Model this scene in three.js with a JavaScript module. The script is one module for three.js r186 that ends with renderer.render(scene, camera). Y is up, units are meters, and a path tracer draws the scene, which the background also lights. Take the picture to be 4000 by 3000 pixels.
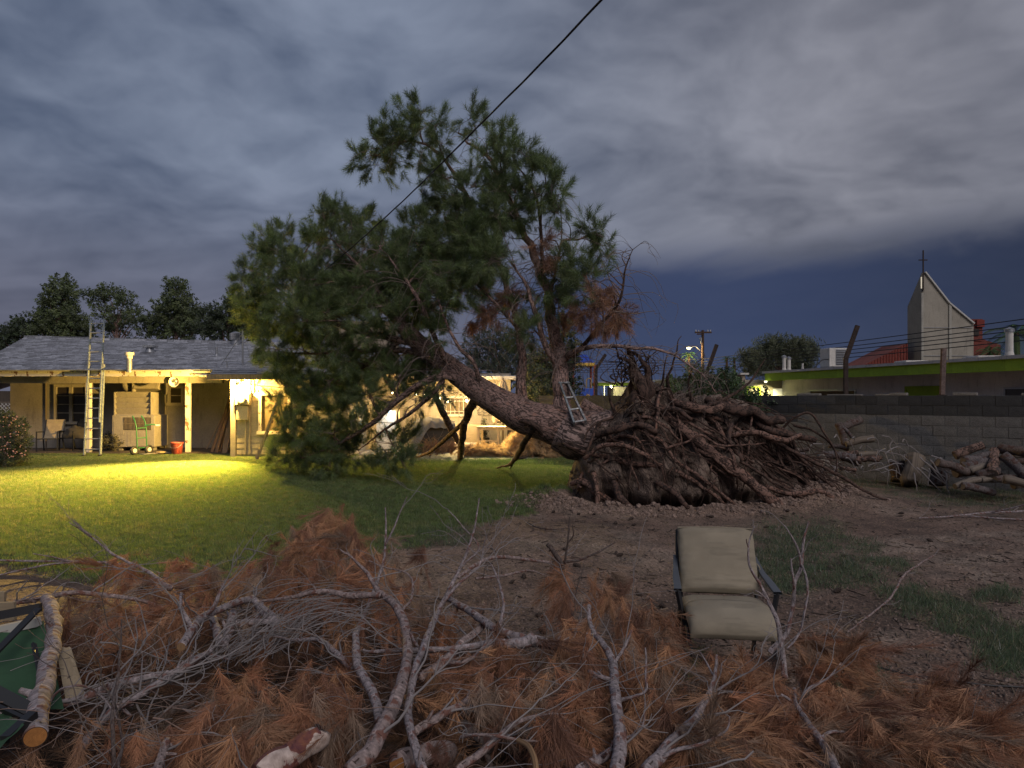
import * as THREE from 'three';
import { mergeGeometries } from 'three/addons/utils/BufferGeometryUtils.js';
import { RoundedBoxGeometry } from 'three/addons/geometries/RoundedBoxGeometry.js';
import { ImprovedNoise } from 'three/addons/math/ImprovedNoise.js';

// ---------- camera: level, eye 1.8 m, lens shifted so that the horizon sits a little under the middle ----------
const F = 2606, CX = 2000, CY = 1545, EYE = 1.8;          // focal length and horizon in pixels of the 4000 x 3000 photograph
const scene = new THREE.Scene();
const camera = new THREE.PerspectiveCamera(2 * Math.atan(1500 / F) * 180 / Math.PI, 4 / 3, 0.1, 3000);
camera.position.set(0, EYE, 0);
camera.setViewOffset(4000, 3000, 0, -(CY - 1500), 4000, 3000);
const renderer = new THREE.WebGLRenderer({ antialias: true });
renderer.toneMapping = THREE.LinearToneMapping;
renderer.toneMappingExposure = 1.1;
renderer.shadowMap.enabled = true;

// ---------- sky: heavy dusk overcast with a slot of clear dark blue low to the right ----------
const noise3 = new ImprovedNoise();
const N3 = (x, y, z) => noise3.noise(x, y, z);
const fbm = (x, y, z, o = 5) => { let a = 0.5, s = 0; for (let i = 0; i < o; i++) { s += a * N3(x, y, z); x = x * 2.03 + 7.1; y = y * 2.03 + 3.7; z = z * 2.03 + 1.9; a *= 0.5; } return s; };
const clamp = (x, a = 0, b = 1) => Math.min(b, Math.max(a, x));
const sstep = (a, b, x) => { const t = clamp((x - a) / (b - a)); return t * t * (3 - 2 * t); };
const lerp = (a, b, t) => a + (b - a) * t;
const mix3 = (a, b, t) => [lerp(a[0], b[0], t), lerp(a[1], b[1], t), lerp(a[2], b[2], t)];
const SKY_GAIN = 0.93;
{
  const W = 3072, Hh = 1536, data = new Float32Array(W * Hh * 4);
  for (let j = 0; j < Hh; j++) {
    const el = ((j + 0.5) / Hh - 0.5) * Math.PI, y = Math.sin(el), c = Math.cos(el);
    for (let i = 0; i < W; i++) {
      const k = (j * W + i) * 4;
      let col;
      if (el < -0.02) col = [0.03, 0.028, 0.026];
      else {
        const th = ((i + 0.5) / W - 0.5) * 2 * Math.PI, dx = Math.cos(th) * c, dz = Math.sin(th) * c;
        const az = Math.atan2(dx, -dz), h = y + 0.30;
        const px = dx / h, pz = dz / h;                                  // a flat deck of cloud, seen in perspective
        const w1 = fbm(px * 1.5 + 3, pz * 1.5, 4.2, 4);
        const n = fbm(px * 3.0 + w1 * 1.4 + 1.3, pz * 3.6 + w1 * 1.1, 0.7, 7);       // heaps
        const m = fbm(px * 9.5 + w1 * 3.2 + pz * 4.5, pz * 11 - px * 3.9 + w1 * 2, 9.1, 6);        // ragged detail
        const right = sstep(-0.25, 0.55, az) * sstep(2.6, 1.2, Math.abs(az));
        const low = sstep(0.34, 0.04, el);
        const st = fbm(az * 2.2 + 0.4 * w1, el * 34 - az * 4.5 + w1, 2.2, 4);           // streaks near the horizon
        const dark = mix3([0.080, 0.106, 0.170], [0.116, 0.124, 0.160], right);
        const lite = mix3([0.184, 0.220, 0.304], [0.236, 0.242, 0.288], right);
        let t = 0.48 + n * 1.1 + m * 0.62 + w1 * 0.65;
        const dx1 = (az - 0.02) / 0.6, dy1 = (el - 0.42) / 0.3;
        t += 0.24 * Math.exp(-dx1 * dx1 - dy1 * dy1) - 0.16 * sstep(-0.2, -0.75, az);   // deck thinner ahead, heavier to the left
        const band = el - (0.155 + 0.30 * az * az * 0.6 + 0.10 * az);
        t += right * (0.22 * Math.exp(-Math.pow((el - 0.30 - 0.26 * (az - 0.3)) / 0.08, 2)) - 0.18 * Math.exp(-Math.pow((band - 0.07) / 0.06, 2)));
        t = lerp(t, 0.46 + st * 1.1, low * (1 - right) * 0.8);
        t = clamp(t, 0, 1.25);
        col = mix3(dark, lite, t);
        const mauve = low * (1 - right) * 0.7;
        col = mix3(col, [0.128 * (0.65 + t * 0.7), 0.122 * (0.65 + t * 0.7), 0.165 * (0.65 + t * 0.7)], mauve);
        const round = sstep(0.85, 1.25, Math.abs(az)) * sstep(0.42, 0.34, el); col = mix3(col, [0.052 + 0.03 * n, 0.060 + 0.03 * n, 0.092 + 0.04 * n], round);      // storm cloud all round the horizon
        // the clear slot: its upper edge is the underside of the deck
        const edge = 0.190 + 0.014 * sstep(0.3, 0.66, az) + 0.03 * n + 0.016 * m + 0.012 * st;
        const clear = sstep(edge + 0.035, edge - 0.03, el) * sstep(-0.16, 0.10, az) * sstep(2.0, 1.0, az);
        const deep = mix3([0.037, 0.054, 0.118], [0.021, 0.030, 0.060], sstep(0.25, 0.8, az));
        col = mix3(col, mix3(deep, [deep[0] * 1.25, deep[1] * 1.2, deep[2] * 1.1], sstep(0.14, 0.0, el)), clear * 0.96);
      }
      data[k] = col[0] * SKY_GAIN; data[k + 1] = col[1] * SKY_GAIN; data[k + 2] = col[2] * SKY_GAIN; data[k + 3] = 1;
    }
  }
  const sky = new THREE.DataTexture(data, W, Hh, THREE.RGBAFormat, THREE.FloatType);
  sky.mapping = THREE.EquirectangularReflectionMapping;
  sky.magFilter = sky.minFilter = THREE.LinearFilter;
  sky.needsUpdate = true;
  scene.background = sky; scene.environment = sky;
}
const sun = new THREE.DirectionalLight(new THREE.Color(1, 0.90, 0.86), 1.3);   // afterglow through the cloud, behind the camera
sun.position.set(16, 30, 22); sun.target.position.set(0, 0, -12);
sun.castShadow = true; sun.shadow.radius = 70; sun.shadow.mapSize.set(2048, 2048);
Object.assign(sun.shadow.camera, { left: -30, right: 30, top: 30, bottom: -30, near: 1, far: 120 });
scene.add(sun, sun.target);

// ---------- helpers ----------
const V = (x, y, z) => new THREE.Vector3(x, y, z);
let seed = 1;
const rng = (s) => { let a = s >>> 0; return () => { a = (a + 0x6D2B79F5) | 0; let t = Math.imul(a ^ (a >>> 15), 1 | a); t = (t + Math.imul(t ^ (t >>> 7), 61 | t)) ^ t; return ((t ^ (t >>> 14)) >>> 0) / 4294967296; }; };
let R = rng(7);
const rr = (a, b) => a + (b - a) * R();
const gauss = () => (R() + R() + R() + R() - 2) * 0.87;
const at = (px, py, d) => V((px - CX) / F * d, EYE + (CY - py) / F * d, -d);          // pixel of the photograph + distance
const onH = (px, py, h = 0) => at(px, py, (EYE - h) * F / (py - CY));                   // pixel of the photograph at height h
const XA = (px, d) => (px - CX) / F * d, YA = (py, d) => EYE + (CY - py) / F * d;
const used = {};
const numbered = (n) => { used[n] = (used[n] ?? -1) + 1; return used[n] ? n + '_' + String(used[n]).padStart(3, '0') : n; };
function thing(name, label, category, pos = [0, 0, 0], turn = 0, group) {
  const o = new THREE.Group(); o.name = numbered(name); o.position.set(...pos); o.rotation.y = turn;
  o.userData = { label, category }; if (group) o.userData.group = group;
  scene.add(o); return o;
}
function part(parent, name, geo, mat, extra) {
  const m = new THREE.Mesh(Array.isArray(geo) ? mg(geo) : geo, mat); m.name = name; m.castShadow = m.receiveShadow = true;
  if (extra) Object.assign(m.userData, extra);
  parent.add(m); return m;
}
function solo(name, label, category, geo, mat, group) {
  const m = part(scene, numbered(name), geo, mat); m.userData = { label, category }; if (group) m.userData.group = group; return m;
}
function struct(name, geo, mat, kind = 'structure') { const m = part(scene, numbered(name), geo, mat); m.userData.kind = kind; return m; }
function copies(parent, name, geo, mat, list, kind = 'stuff') {            // list of [matrix, color]
  const m = new THREE.InstancedMesh(geo, mat, list.length); m.name = name; m.castShadow = m.receiveShadow = true;
  list.forEach(([mt, c], i) => { m.setMatrixAt(i, mt); if (c) m.setColorAt(i, c); });
  if (kind) m.userData.kind = kind;
  parent.add(m); return m;
}
function mg(list) {
  list = list.filter(Boolean).map((g) => { const q = g.index ? g.toNonIndexed() : g; for (const k of Object.keys(q.attributes)) if (!['position', 'normal', 'uv'].includes(k)) q.deleteAttribute(k); return q; });
  return list.length === 1 ? list[0] : mergeGeometries(list);
}
function boxUV(g) {                                                         // uv in metres, from the dominant axis
  const q = g.index ? g.toNonIndexed() : g, p = q.attributes.position, n = q.attributes.normal, uv = new Float32Array(p.count * 2);
  for (let i = 0; i < p.count; i++) {
    const ax = Math.abs(n.getX(i)), ay = Math.abs(n.getY(i)), az = Math.abs(n.getZ(i));
    const [u, v] = ay >= ax && ay >= az ? [p.getX(i), p.getZ(i)] : ax > az ? [p.getZ(i), p.getY(i)] : [p.getX(i), p.getY(i)];
    uv[i * 2] = u; uv[i * 2 + 1] = v;
  }
  q.setAttribute('uv', new THREE.BufferAttribute(uv, 2)); return q;
}
const bx = (w, h, d, x = 0, y = 0, z = 0, rz = 0, rx = 0, ry = 0) => { const g = new THREE.BoxGeometry(w, h, d); if (rx) g.rotateX(rx); if (ry) g.rotateY(ry); if (rz) g.rotateZ(rz); g.translate(x, y, z); return boxUV(g); };
const rbx = (w, h, d, r, x = 0, y = 0, z = 0) => { const g = new RoundedBoxGeometry(w, h, d, 2, r); g.translate(x, y, z); return boxUV(g); };
const cyl = (r0, r1, h, x = 0, y = 0, z = 0, s = 12) => new THREE.CylinderGeometry(r1, r0, h, s).translate(x, y, z);
const bar = (a, b, w, d = w) => {                                            // square bar between two points
  const A = V(...a), B = V(...b), L = A.distanceTo(B), g = new THREE.BoxGeometry(w, L, d);
  g.applyQuaternion(new THREE.Quaternion().setFromUnitVectors(V(0, 1, 0), B.clone().sub(A).normalize()));
  return boxUV(g.translate((A.x + B.x) / 2, (A.y + B.y) / 2, (A.z + B.z) / 2));
};
const rod = (a, b, r, s = 8) => tube([V(...a), V(...b)], [r, r], { seg: 1, sides: s, cap: true });
const tmpA = V(), tmpB = V();
// a tapered tube through points; radii are spread evenly along it; uv in metres
function tube(pts, rad, { seg = Math.max(2, pts.length * 5), sides = 7, wob = 0, cap = false, ws = 3, gn = 0 } = {}) {
  const straight = pts.length === 2;
  const curve = straight ? new THREE.LineCurve3(pts[0], pts[1]) : new THREE.CatmullRomCurve3(pts, false, 'centripetal');
  const P = [], C = []; for (let i = 0; i <= seg; i++) P.push(straight ? curve.getPoint(i / seg) : curve.getPointAt(i / seg));
  if (gn) for (let i = 1; i < seg; i++) P[i].add(V(N3(P[i].x * ws + 5, P[i].y * ws, P[i].z * ws), N3(P[i].x * ws, P[i].y * ws + 9, P[i].z * ws), N3(P[i].x * ws, P[i].y * ws, P[i].z * ws + 7)).multiplyScalar(gn));
  const n = (sides + 1) * (seg + 1) + (cap ? 2 : 0), pos = new Float32Array(n * 3), uv = new Float32Array(n * 2), idx = [];
  let nor = null, len = 0; const rq = (t) => { const x = t * (rad.length - 1), i = Math.min(rad.length - 2, Math.floor(x)); return lerp(rad[i], rad[i + 1], x - i); };
  const rep = Math.max(1, Math.round(2 * Math.PI * rad[0] / 0.22)) * 0.22;
  for (let i = 0; i <= seg; i++) {
    const T = tmpA.copy(P[Math.min(seg, i + 1)]).sub(P[Math.max(0, i - 1)]).normalize();
    if (!nor) { nor = Math.abs(T.y) < 0.9 ? V(0, 1, 0) : V(1, 0, 0); }
    nor.addScaledVector(T, -nor.dot(T)).normalize(); const bin = tmpB.crossVectors(T, nor);
    if (i) len += P[i].distanceTo(P[i - 1]);
    const r = rq(i / seg);
    for (let k = 0; k <= sides; k++) {
      const a = k / sides * 2 * Math.PI, ca = Math.cos(a), sa = Math.sin(a);
      const rw = wob ? r * (1 + wob * N3(P[i].x * ws + ca * 1.3, P[i].y * ws + sa * 1.3, P[i].z * ws + len * 2)) : r, q = i * (sides + 1) + k;
      pos[q * 3] = P[i].x + (nor.x * ca + bin.x * sa) * rw; pos[q * 3 + 1] = P[i].y + (nor.y * ca + bin.y * sa) * rw; pos[q * 3 + 2] = P[i].z + (nor.z * ca + bin.z * sa) * rw;
      uv[q * 2] = k / sides * rep; uv[q * 2 + 1] = len;
      if (i < seg && k < sides) { const b = q + sides + 1; idx.push(q, q + 1, b, q + 1, b + 1, b); }
    }
  }
  if (cap) for (const [e, i] of [[0, 0], [1, seg]]) {
    const q = n - 2 + e; pos.set([P[i].x, P[i].y, P[i].z], q * 3);
    for (let k = 0; k < sides; k++) { const a = i * (sides + 1) + k; e ? idx.push(q, a, a + 1) : idx.push(q, a + 1, a); }
  }
  const g = new THREE.BufferGeometry(); g.setAttribute('position', new THREE.BufferAttribute(pos, 3)); g.setAttribute('uv', new THREE.BufferAttribute(uv, 2)); g.setIndex(idx); g.computeVertexNormals();
  g.userData.ends = [P[0].clone(), P[seg].clone()]; return g;
}
const disc = (c, n, r, s = 20) => {                                          // a cut face
  const g = new THREE.CircleGeometry(r, s); g.applyQuaternion(new THREE.Quaternion().setFromUnitVectors(V(0, 0, 1), n.clone().normalize())); return g.translate(c.x, c.y, c.z);
};
const quadGrid = (f, nu, nv) => {                                            // f(u,v) -> [x,y,z]; uv 0..1
  const pos = [], uv = [], idx = [];
  for (let j = 0; j <= nv; j++) for (let i = 0; i <= nu; i++) { pos.push(...f(i / nu, j / nv)); uv.push(i / nu, j / nv); if (i < nu && j < nv) { const q = j * (nu + 1) + i; idx.push(q, q + 1, q + nu + 1, q + 1, q + nu + 2, q + nu + 1); } }
  const g = new THREE.BufferGeometry(); g.setAttribute('position', new THREE.Float32BufferAttribute(pos, 3)); g.setAttribute('uv', new THREE.Float32BufferAttribute(uv, 2)); g.setIndex(idx); g.computeVertexNormals(); return g;
};
const M4 = (p, dir, s, spin = R() * 6.28, sq = 1) => {
  const q = new THREE.Quaternion().setFromUnitVectors(V(0, 1, 0), dir.clone().normalize()).multiply(new THREE.Quaternion().setFromAxisAngle(V(0, 1, 0), spin));
  return new THREE.Matrix4().compose(p, q, V(s * sq, s, s * sq));
};

// ---------- textures (grain, print and weathering only) ----------
const hash = (x, y, s) => { let h = Math.imul(x, 374761393) ^ Math.imul(y, 668265263) ^ Math.imul(s, 1274126177); h = Math.imul(h ^ (h >>> 13), 1274126177); return ((h ^ (h >>> 16)) >>> 0) / 4294967296; };
const pn = (u, v, fx, fy, s) => { const x = u * fx, y = v * fy, i = Math.floor(x), j = Math.floor(y), a = x - i, b = y - j, sa = a * a * (3 - 2 * a), sb = b * b * (3 - 2 * b), g = (p, q) => hash(((p % fx) + fx) % fx, ((q % fy) + fy) % fy, s); return lerp(lerp(g(i, j), g(i + 1, j), sa), lerp(g(i, j + 1), g(i + 1, j + 1), sa), sb); };
const pf = (u, v, fx, fy, o, s) => { let a = 0.5, r = 0, w = 0; for (let k = 0; k < o; k++) { r += a * pn(u, v, fx, fy, s + k); w += a; a *= 0.55; fx *= 2; fy *= 2; } return r / w; };
function tex(n, fn, metres = 1, srgb = true, ny = n, my = metres) {
  const d = new Uint8Array(n * ny * 4);
  for (let j = 0; j < ny; j++) for (let i = 0; i < n; i++) { const c = fn((i + 0.5) / n, (j + 0.5) / ny), k = (j * n + i) * 4; if (Array.isArray(c)) { d[k] = clamp(c[0]) * 255; d[k + 1] = clamp(c[1]) * 255; d[k + 2] = clamp(c[2]) * 255; } else d[k] = d[k + 1] = d[k + 2] = clamp(c) * 255; d[k + 3] = 255; }
  const t = new THREE.DataTexture(d, n, ny); t.wrapS = t.wrapT = THREE.RepeatWrapping; t.magFilter = THREE.LinearFilter; t.minFilter = THREE.LinearMipmapLinearFilter; t.generateMipmaps = true;
  t.repeat.set(1 / metres, 1 / my); if (srgb) t.colorSpace = THREE.SRGBColorSpace; t.needsUpdate = true; return t;
}
const scaled = (t, m, my = m) => { const q = t.clone(); q.repeat.set(1 / m, 1 / my); q.needsUpdate = true; return q; };
const T = {};
T.grain = tex(512, (u, v) => 0.74 + 0.2 * (pf(u, v, 8, 8, 6, 3) - 0.5) + 0.5 * (pf(u, v, 64, 64, 3, 5) - 0.5), 1.6);
T.grainB = tex(512, (u, v) => pf(u, v, 12, 12, 6, 13), 1.2, false);
T.soil = tex(1024, (u, v) => { const a = pf(u, v, 10, 10, 6, 21), g = pf(u, v, 160, 160, 3, 23), p = pn(u, v, 210, 210, 31), q = pn(u, v, 90, 90, 37); let s = 0.60 + 0.34 * (a - 0.5) + 0.5 * (g - 0.5); if (p > 0.9) s += 0.30; if (q > 0.9) s -= 0.18; return [s, s * 0.985, s * 0.965]; }, 2.6);
T.soilB = tex(1024, (u, v) => 0.5 * pf(u, v, 24, 24, 5, 41) + 0.35 * pf(u, v, 120, 120, 3, 43) + (pn(u, v, 210, 210, 31) > 0.88 ? 0.15 : 0), 2.6, false);
const crack = (u, v, s, fx, fy) => { const w = 0.08 * (pf(u, v, 4, 4, 3, s) - 0.5), a = Math.abs(pf(u + w, v, fx, fy, 4, s + 7) - 0.5) * 2; return a; };
T.bark = tex(512, (u, v) => { const c = crack(u, v, 61, 14, 6), f = pf(u, v, 9, 30, 5, 67), l = pf(u, v, 5, 5, 4, 71), k = sstep(0.03, 0.22, c); const b = lerp(0.36, 0.74, k) + 0.28 * (f - 0.5); const m = mix3([b, b * 0.9, b * 0.87], [b * 1.02, b * 0.8, b * 0.7], sstep(0.5, 0.75, l) * 0.6); return m; }, 0.9);
T.barkB = tex(512, (u, v) => 0.75 * sstep(0.0, 0.3, crack(u, v, 61, 14, 6)) + 0.25 * pf(u, v, 9, 30, 5, 67), 0.9, false);
T.limb = tex(512, (u, v) => { const a = pf(u, v, 10, 40, 5, 81), l = pf(u, v, 6, 9, 4, 83), s = pn(u, v, 26, 70, 89), e = pf(u, v, 26, 40, 3, 85); let b = 0.62 + 0.34 * (a - 0.5) + 0.3 * (e - 0.5); let c = [b, b * 0.955, b * 0.95]; c = mix3(c, [0.46, 0.30, 0.25], sstep(0.54, 0.68, l) * 0.75); if (s > 0.9) c = mix3(c, [0.2, 0.15, 0.13], 0.75); return c; }, 0.42);
T.limbB = tex(512, (u, v) => 0.6 * pf(u, v, 10, 40, 5, 81) + 0.4 * sstep(0.5, 0.62, pf(u, v, 6, 9, 4, 83)), 0.42, false);
T.peel = tex(512, (u, v) => { const l = pf(u, v, 4, 4, 5, 91), e = pf(u, v, 20, 20, 3, 95); const k = sstep(0.49, 0.53, l); return mix3([0.45 + 0.2 * (e - .5), 0.28 + 0.15 * (e - .5), 0.24], [0.72 + 0.3 * (e - .5), 0.66 + 0.3 * (e - .5), 0.62 + 0.3 * (e - .5)], k); }, 0.3);
T.ring = tex(256, (u, v) => { const x = u - 0.5, y = v - 0.5, r = Math.hypot(x, y) * 2, a = pf(u, v, 6, 6, 4, 101), q = 0.5 + 0.5 * Math.sin((r + 0.12 * a) * 62); const k = 0.72 + 0.18 * q + 0.25 * (a - 0.5); return r > 0.93 ? [0.3, 0.22, 0.17] : [k * 0.95, k * 0.66, k * 0.36]; }, 1);
T.wood = tex(512, (u, v) => { const w = pf(u, v, 3, 2, 3, 111), g = pf(u, v, 60, 3, 4, 113), q = 0.5 + 0.5 * Math.sin((u * 14 + w * 5) * 6.28); const s = 0.66 + 0.24 * (g - 0.5) + 0.1 * (q - 0.5); return [s, s * 0.94, s * 0.86]; }, 0.5, true, 512, 2);
T.plaster = tex(512, (u, v) => { const a = pf(u, v, 5, 5, 5, 121), g = pf(u, v, 120, 120, 2, 127), d = pf(u, v, 24, 4, 4, 129); const s = 0.84 + 0.16 * (a - 0.5) + 0.14 * (g - 0.5) - 0.10 * sstep(0.6, 0.8, d); return [s, s * 0.985, s * 0.965]; }, 2.2);
T.cmu = tex(512, (u, v) => { const a = pf(u, v, 6, 6, 5, 131), g = pf(u, v, 110, 110, 3, 133), p = pn(u, v, 130, 130, 137); const s = 0.72 + 0.3 * (a - 0.5) + 0.4 * (g - 0.5) - (p > 0.86 ? 0.18 : 0); return s; }, 0.9);
T.cmuB = tex(256, (u, v) => pf(u, v, 60, 60, 3, 133) - (pn(u, v, 70, 70, 137) > 0.86 ? 0.4 : 0), 0.45, false);
T.cloth = tex(512, (u, v) => { const a = pf(u, v, 4, 4, 5, 141), s1 = pf(u, v, 3, 16, 4, 143), w = 0.03 * (((Math.floor(u * 256) ^ Math.floor(v * 256)) & 1) - 0.5); const k = 0.74 + 0.16 * (a - 0.5) - 0.06 * sstep(0.55, 0.75, s1) + w; return [k, k * 0.985, k * 0.955]; }, 0.7);
T.clothB = tex(256, (u, v) => 0.5 + 0.25 * Math.sin(u * 402) * Math.sin(v * 402) + 0.25 * (pf(u, v, 6, 6, 3, 149) - 0.5), 0.2, false);
T.shingle = tex(1024, (u, v) => { const rows = 24, r = Math.floor(v * rows), off = hash(r, 3, 9), tabs = 22, x = u * tabs + off * tabs, i = Math.floor(x), k = hash(((i % tabs) + tabs) % tabs, r, 5), g = pf(u, v, 128, 128, 2, 153), gap = (x - i) < 0.05 ? 0.12 : 0; const s = 0.56 + 0.20 * (k - 0.5) + 0.22 * (g - 0.5) - gap - ((v * rows) % 1 < 0.16 ? 0.22 : 0); return [s * 0.97, s * 0.985, s * 1.02]; }, 5.2, true, 1024, 3.4);
T.peelPaint = tex(512, (u, v) => { const a = pf(u, v, 10, 6, 5, 161), e = pf(u, v, 40, 60, 3, 163); const k = sstep(0.66, 0.70, a + 0.2 * (e - 0.5)); return mix3([0.84, 0.82, 0.78], [0.42, 0.30, 0.22], k * 0.85); }, 1.1);

const std = (color, o = {}) => new THREE.MeshStandardMaterial({ color, roughness: 0.9, metalness: 0, side: THREE.DoubleSide, ...o });
const lin = (r, g, b) => new THREE.Color().setRGB(r, g, b);
const M = {
  soil: std(lin(1, 1, 1), { vertexColors: true, map: T.soil, bumpMap: T.soilB, bumpScale: 0.02, roughness: 1 }),
  bark: std(lin(0.56, 0.46, 0.42), { map: scaled(T.bark, 0.55), bumpMap: scaled(T.barkB, 0.55), bumpScale: 0.012 }),
  barkPale: std(lin(0.80, 0.68, 0.63), { map: scaled(T.bark, 0.5), bumpMap: scaled(T.barkB, 0.5), bumpScale: 0.008 }),
  root: std(lin(0.37, 0.275, 0.225), { map: scaled(T.bark, 0.5), bumpMap: scaled(T.barkB, 0.5), bumpScale: 0.01 }),
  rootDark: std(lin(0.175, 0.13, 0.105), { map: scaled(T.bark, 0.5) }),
  clay: std(lin(0.52, 0.395, 0.325), { map: scaled(T.soil, 1.1), bumpMap: scaled(T.soilB, 1.1), bumpScale: 0.05, roughness: 1 }),
  limb: std(lin(0.74, 0.70, 0.72), { map: T.limb, bumpMap: T.limbB, bumpScale: 0.006 }),
  limbWarm: std(lin(0.70, 0.60, 0.57), { map: T.limb, bumpMap: T.limbB, bumpScale: 0.006 }),
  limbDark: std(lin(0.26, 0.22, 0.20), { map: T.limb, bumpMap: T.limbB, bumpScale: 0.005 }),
  twig: std(lin(0.22, 0.20, 0.20)), twigWarm: std(lin(0.22, 0.15, 0.12)), twigDark: std(lin(0.10, 0.08, 0.07)),
  peel: std(lin(0.95, 0.92, 0.92), { map: T.peel, bumpMap: T.limbB, bumpScale: 0.008 }),
  cut: std(lin(0.62, 0.60, 0.60), { map: T.ring }), splinter: std(lin(0.60, 0.42, 0.26), { map: T.wood }),
  brown: std(lin(1, 1, 1), { roughness: 0.8 }), green: new THREE.MeshPhysicalMaterial({ color: lin(1, 1, 1), roughness: 0.9, side: THREE.DoubleSide, transmission: 0.45, thickness: 0 }), blade: new THREE.MeshPhysicalMaterial({ color: lin(1, 1, 1), roughness: 0.95, side: THREE.DoubleSide, transmission: 0.5, thickness: 0 }), straw: new THREE.MeshPhysicalMaterial({ color: lin(1, 1, 1), roughness: 0.95, side: THREE.DoubleSide, transmission: 0.4, thickness: 0 }),
  wall: std(lin(0.36, 0.335, 0.30), { map: T.plaster, bumpMap: T.grainB, bumpScale: 0.004 }),
  wallGrey: std(lin(0.66, 0.67, 0.70), { map: T.plaster }), stucco: std(lin(0.46, 0.39, 0.31), { map: T.plaster, bumpMap: T.grainB, bumpScale: 0.008 }),
  siding: std(lin(0.46, 0.42, 0.35), { map: T.plaster, bumpMap: T.grainB, bumpScale: 0.003 }),
  white: std(lin(0.80, 0.79, 0.76), { map: T.plaster }), peelPaint: std(lin(0.9, 0.88, 0.84), { map: T.peelPaint }),
  shingle: std(lin(0.95, 0.96, 1.0), { map: T.shingle, bumpMap: T.grainB, bumpScale: 0.01 }),
  pane: std(lin(0.05, 0.042, 0.034), { roughness: 0.35, map: T.plaster }), dark: std(lin(0.03, 0.03, 0.03), { roughness: 0.7 }), black: std(lin(0.018, 0.018, 0.02), { roughness: 0.55 }),
  galv: std(lin(0.62, 0.64, 0.68), { metalness: 0.6, roughness: 0.45, map: T.grain }), alu: std(lin(0.62, 0.64, 0.66), { metalness: 0.35, roughness: 0.5, map: T.grain }),
  aluBlue: std(lin(0.40, 0.46, 0.50), { metalness: 0.2, roughness: 0.55, map: T.grain }), steel: std(lin(0.30, 0.31, 0.33), { metalness: 0.7, roughness: 0.5 }),
  rust: std(lin(0.065, 0.042, 0.034), { map: T.grain }), timber: std(lin(0.42, 0.30, 0.20), { map: T.wood }), timberPale: std(lin(0.72, 0.62, 0.48), { map: T.wood }), timberGrey: std(lin(0.36, 0.33, 0.31), { map: T.wood }),
  cushion: std(lin(0.53, 0.475, 0.375), { map: T.cloth, bumpMap: T.clothB, bumpScale: 0.002, roughness: 0.95 }),
  tanCloth: std(lin(0.58, 0.48, 0.34), { map: T.cloth }), greyCloth: std(lin(0.40, 0.39, 0.37), { map: T.cloth }), brownCloth: std(lin(0.085, 0.075, 0.065), { map: T.cloth }), greenCloth: std(lin(0.055, 0.16, 0.075), { map: T.cloth, roughness: 0.8 }), canvas: std(lin(0.70, 0.60, 0.48), { map: T.cloth }),
  lime: std(lin(0.44, 0.68, 0.06), { map: T.plaster }), limeDark: std(lin(0.32, 0.48, 0.03), { map: T.plaster }), red: std(lin(0.36, 0.06, 0.045), { map: T.grain }), bucket: std(lin(0.52, 0.10, 0.07), { roughness: 0.5, map: T.grain }), greenPaint: std(lin(0.02, 0.12, 0.045), { roughness: 0.5 }),
  concrete: std(lin(0.42, 0.39, 0.35), { map: T.cmu }), church: std(lin(0.46, 0.44, 0.385), { map: scaled(T.plaster, 5) }), brickRed: std(lin(0.30, 0.075, 0.055), { map: scaled(T.grain, 3) }),
  blue: std(lin(0.02, 0.07, 0.42), { roughness: 0.45 }), yellow: std(lin(0.62, 0.40, 0.06), { roughness: 0.5 }), pole: std(lin(0.16, 0.10, 0.07), { map: T.wood }), wire: std(lin(0.02, 0.02, 0.022)),
};
const cmuMats = [0.29, 0.31, 0.33, 0.305].map((k) => std(lin(k, k * 0.99, k * 0.97), { map: T.cmu, bumpMap: T.cmuB, bumpScale: 0.006 }));
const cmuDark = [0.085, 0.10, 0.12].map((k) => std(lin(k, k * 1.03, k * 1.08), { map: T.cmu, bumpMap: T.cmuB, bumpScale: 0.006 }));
const glow = (c, k) => std(lin(0.8, 0.8, 0.8), { emissive: c, emissiveIntensity: k });
function lamp(parent, pos, color, intensity, r = 0.04, dist = 0) {
  const l = new THREE.PointLight(color, intensity, dist, 2); l.position.copy(pos); l.castShadow = true; l.shadow.radius = r / 0.02; l.shadow.bias = -0.002; parent.add(l); return l;
}
// ================= ground =================
const interp = (xs, ys, x) => { if (x <= xs[0]) return ys[0]; for (let i = 1; i < xs.length; i++) if (x <= xs[i]) return lerp(ys[i - 1], ys[i], (x - xs[i - 1]) / (xs[i] - xs[i - 1])); return ys[ys.length - 1]; };
const colOf = (x, z) => CX + F * x / Math.max(0.5, -z);                       // which column of the photo a ground point falls in
const pileEdge = (c) => interp([-400, 0, 500, 900, 1200, 1500, 1750, 2050, 2400, 2600, 3000, 3500, 3750, 4000, 4400], [4.9, 5.0, 5.5, 5.9, 6.3, 5.6, 4.7, 4.4, 4.7, 4.2, 3.75, 3.6, 3.2, 2.9, 2.8], c);
const lawnEdge = (c) => interp([-900, 0, 500, 900, 1250, 1500, 1750, 1900, 2080, 2190, 2300, 2700], [6.6, 6.85, 6.5, 6.85, 7.0, 7.7, 8.7, 9.2, 10.2, 11.3, 12.3, 13.2], c);
const pile = (x, z) => z > 1 ? 0 : sstep(0.15, -0.9, -z - pileEdge(colOf(x, z)) + 0.35 * N3(x * 1.7, 3, z * 1.7)) * sstep(0.6, 1.6, -z);
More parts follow.
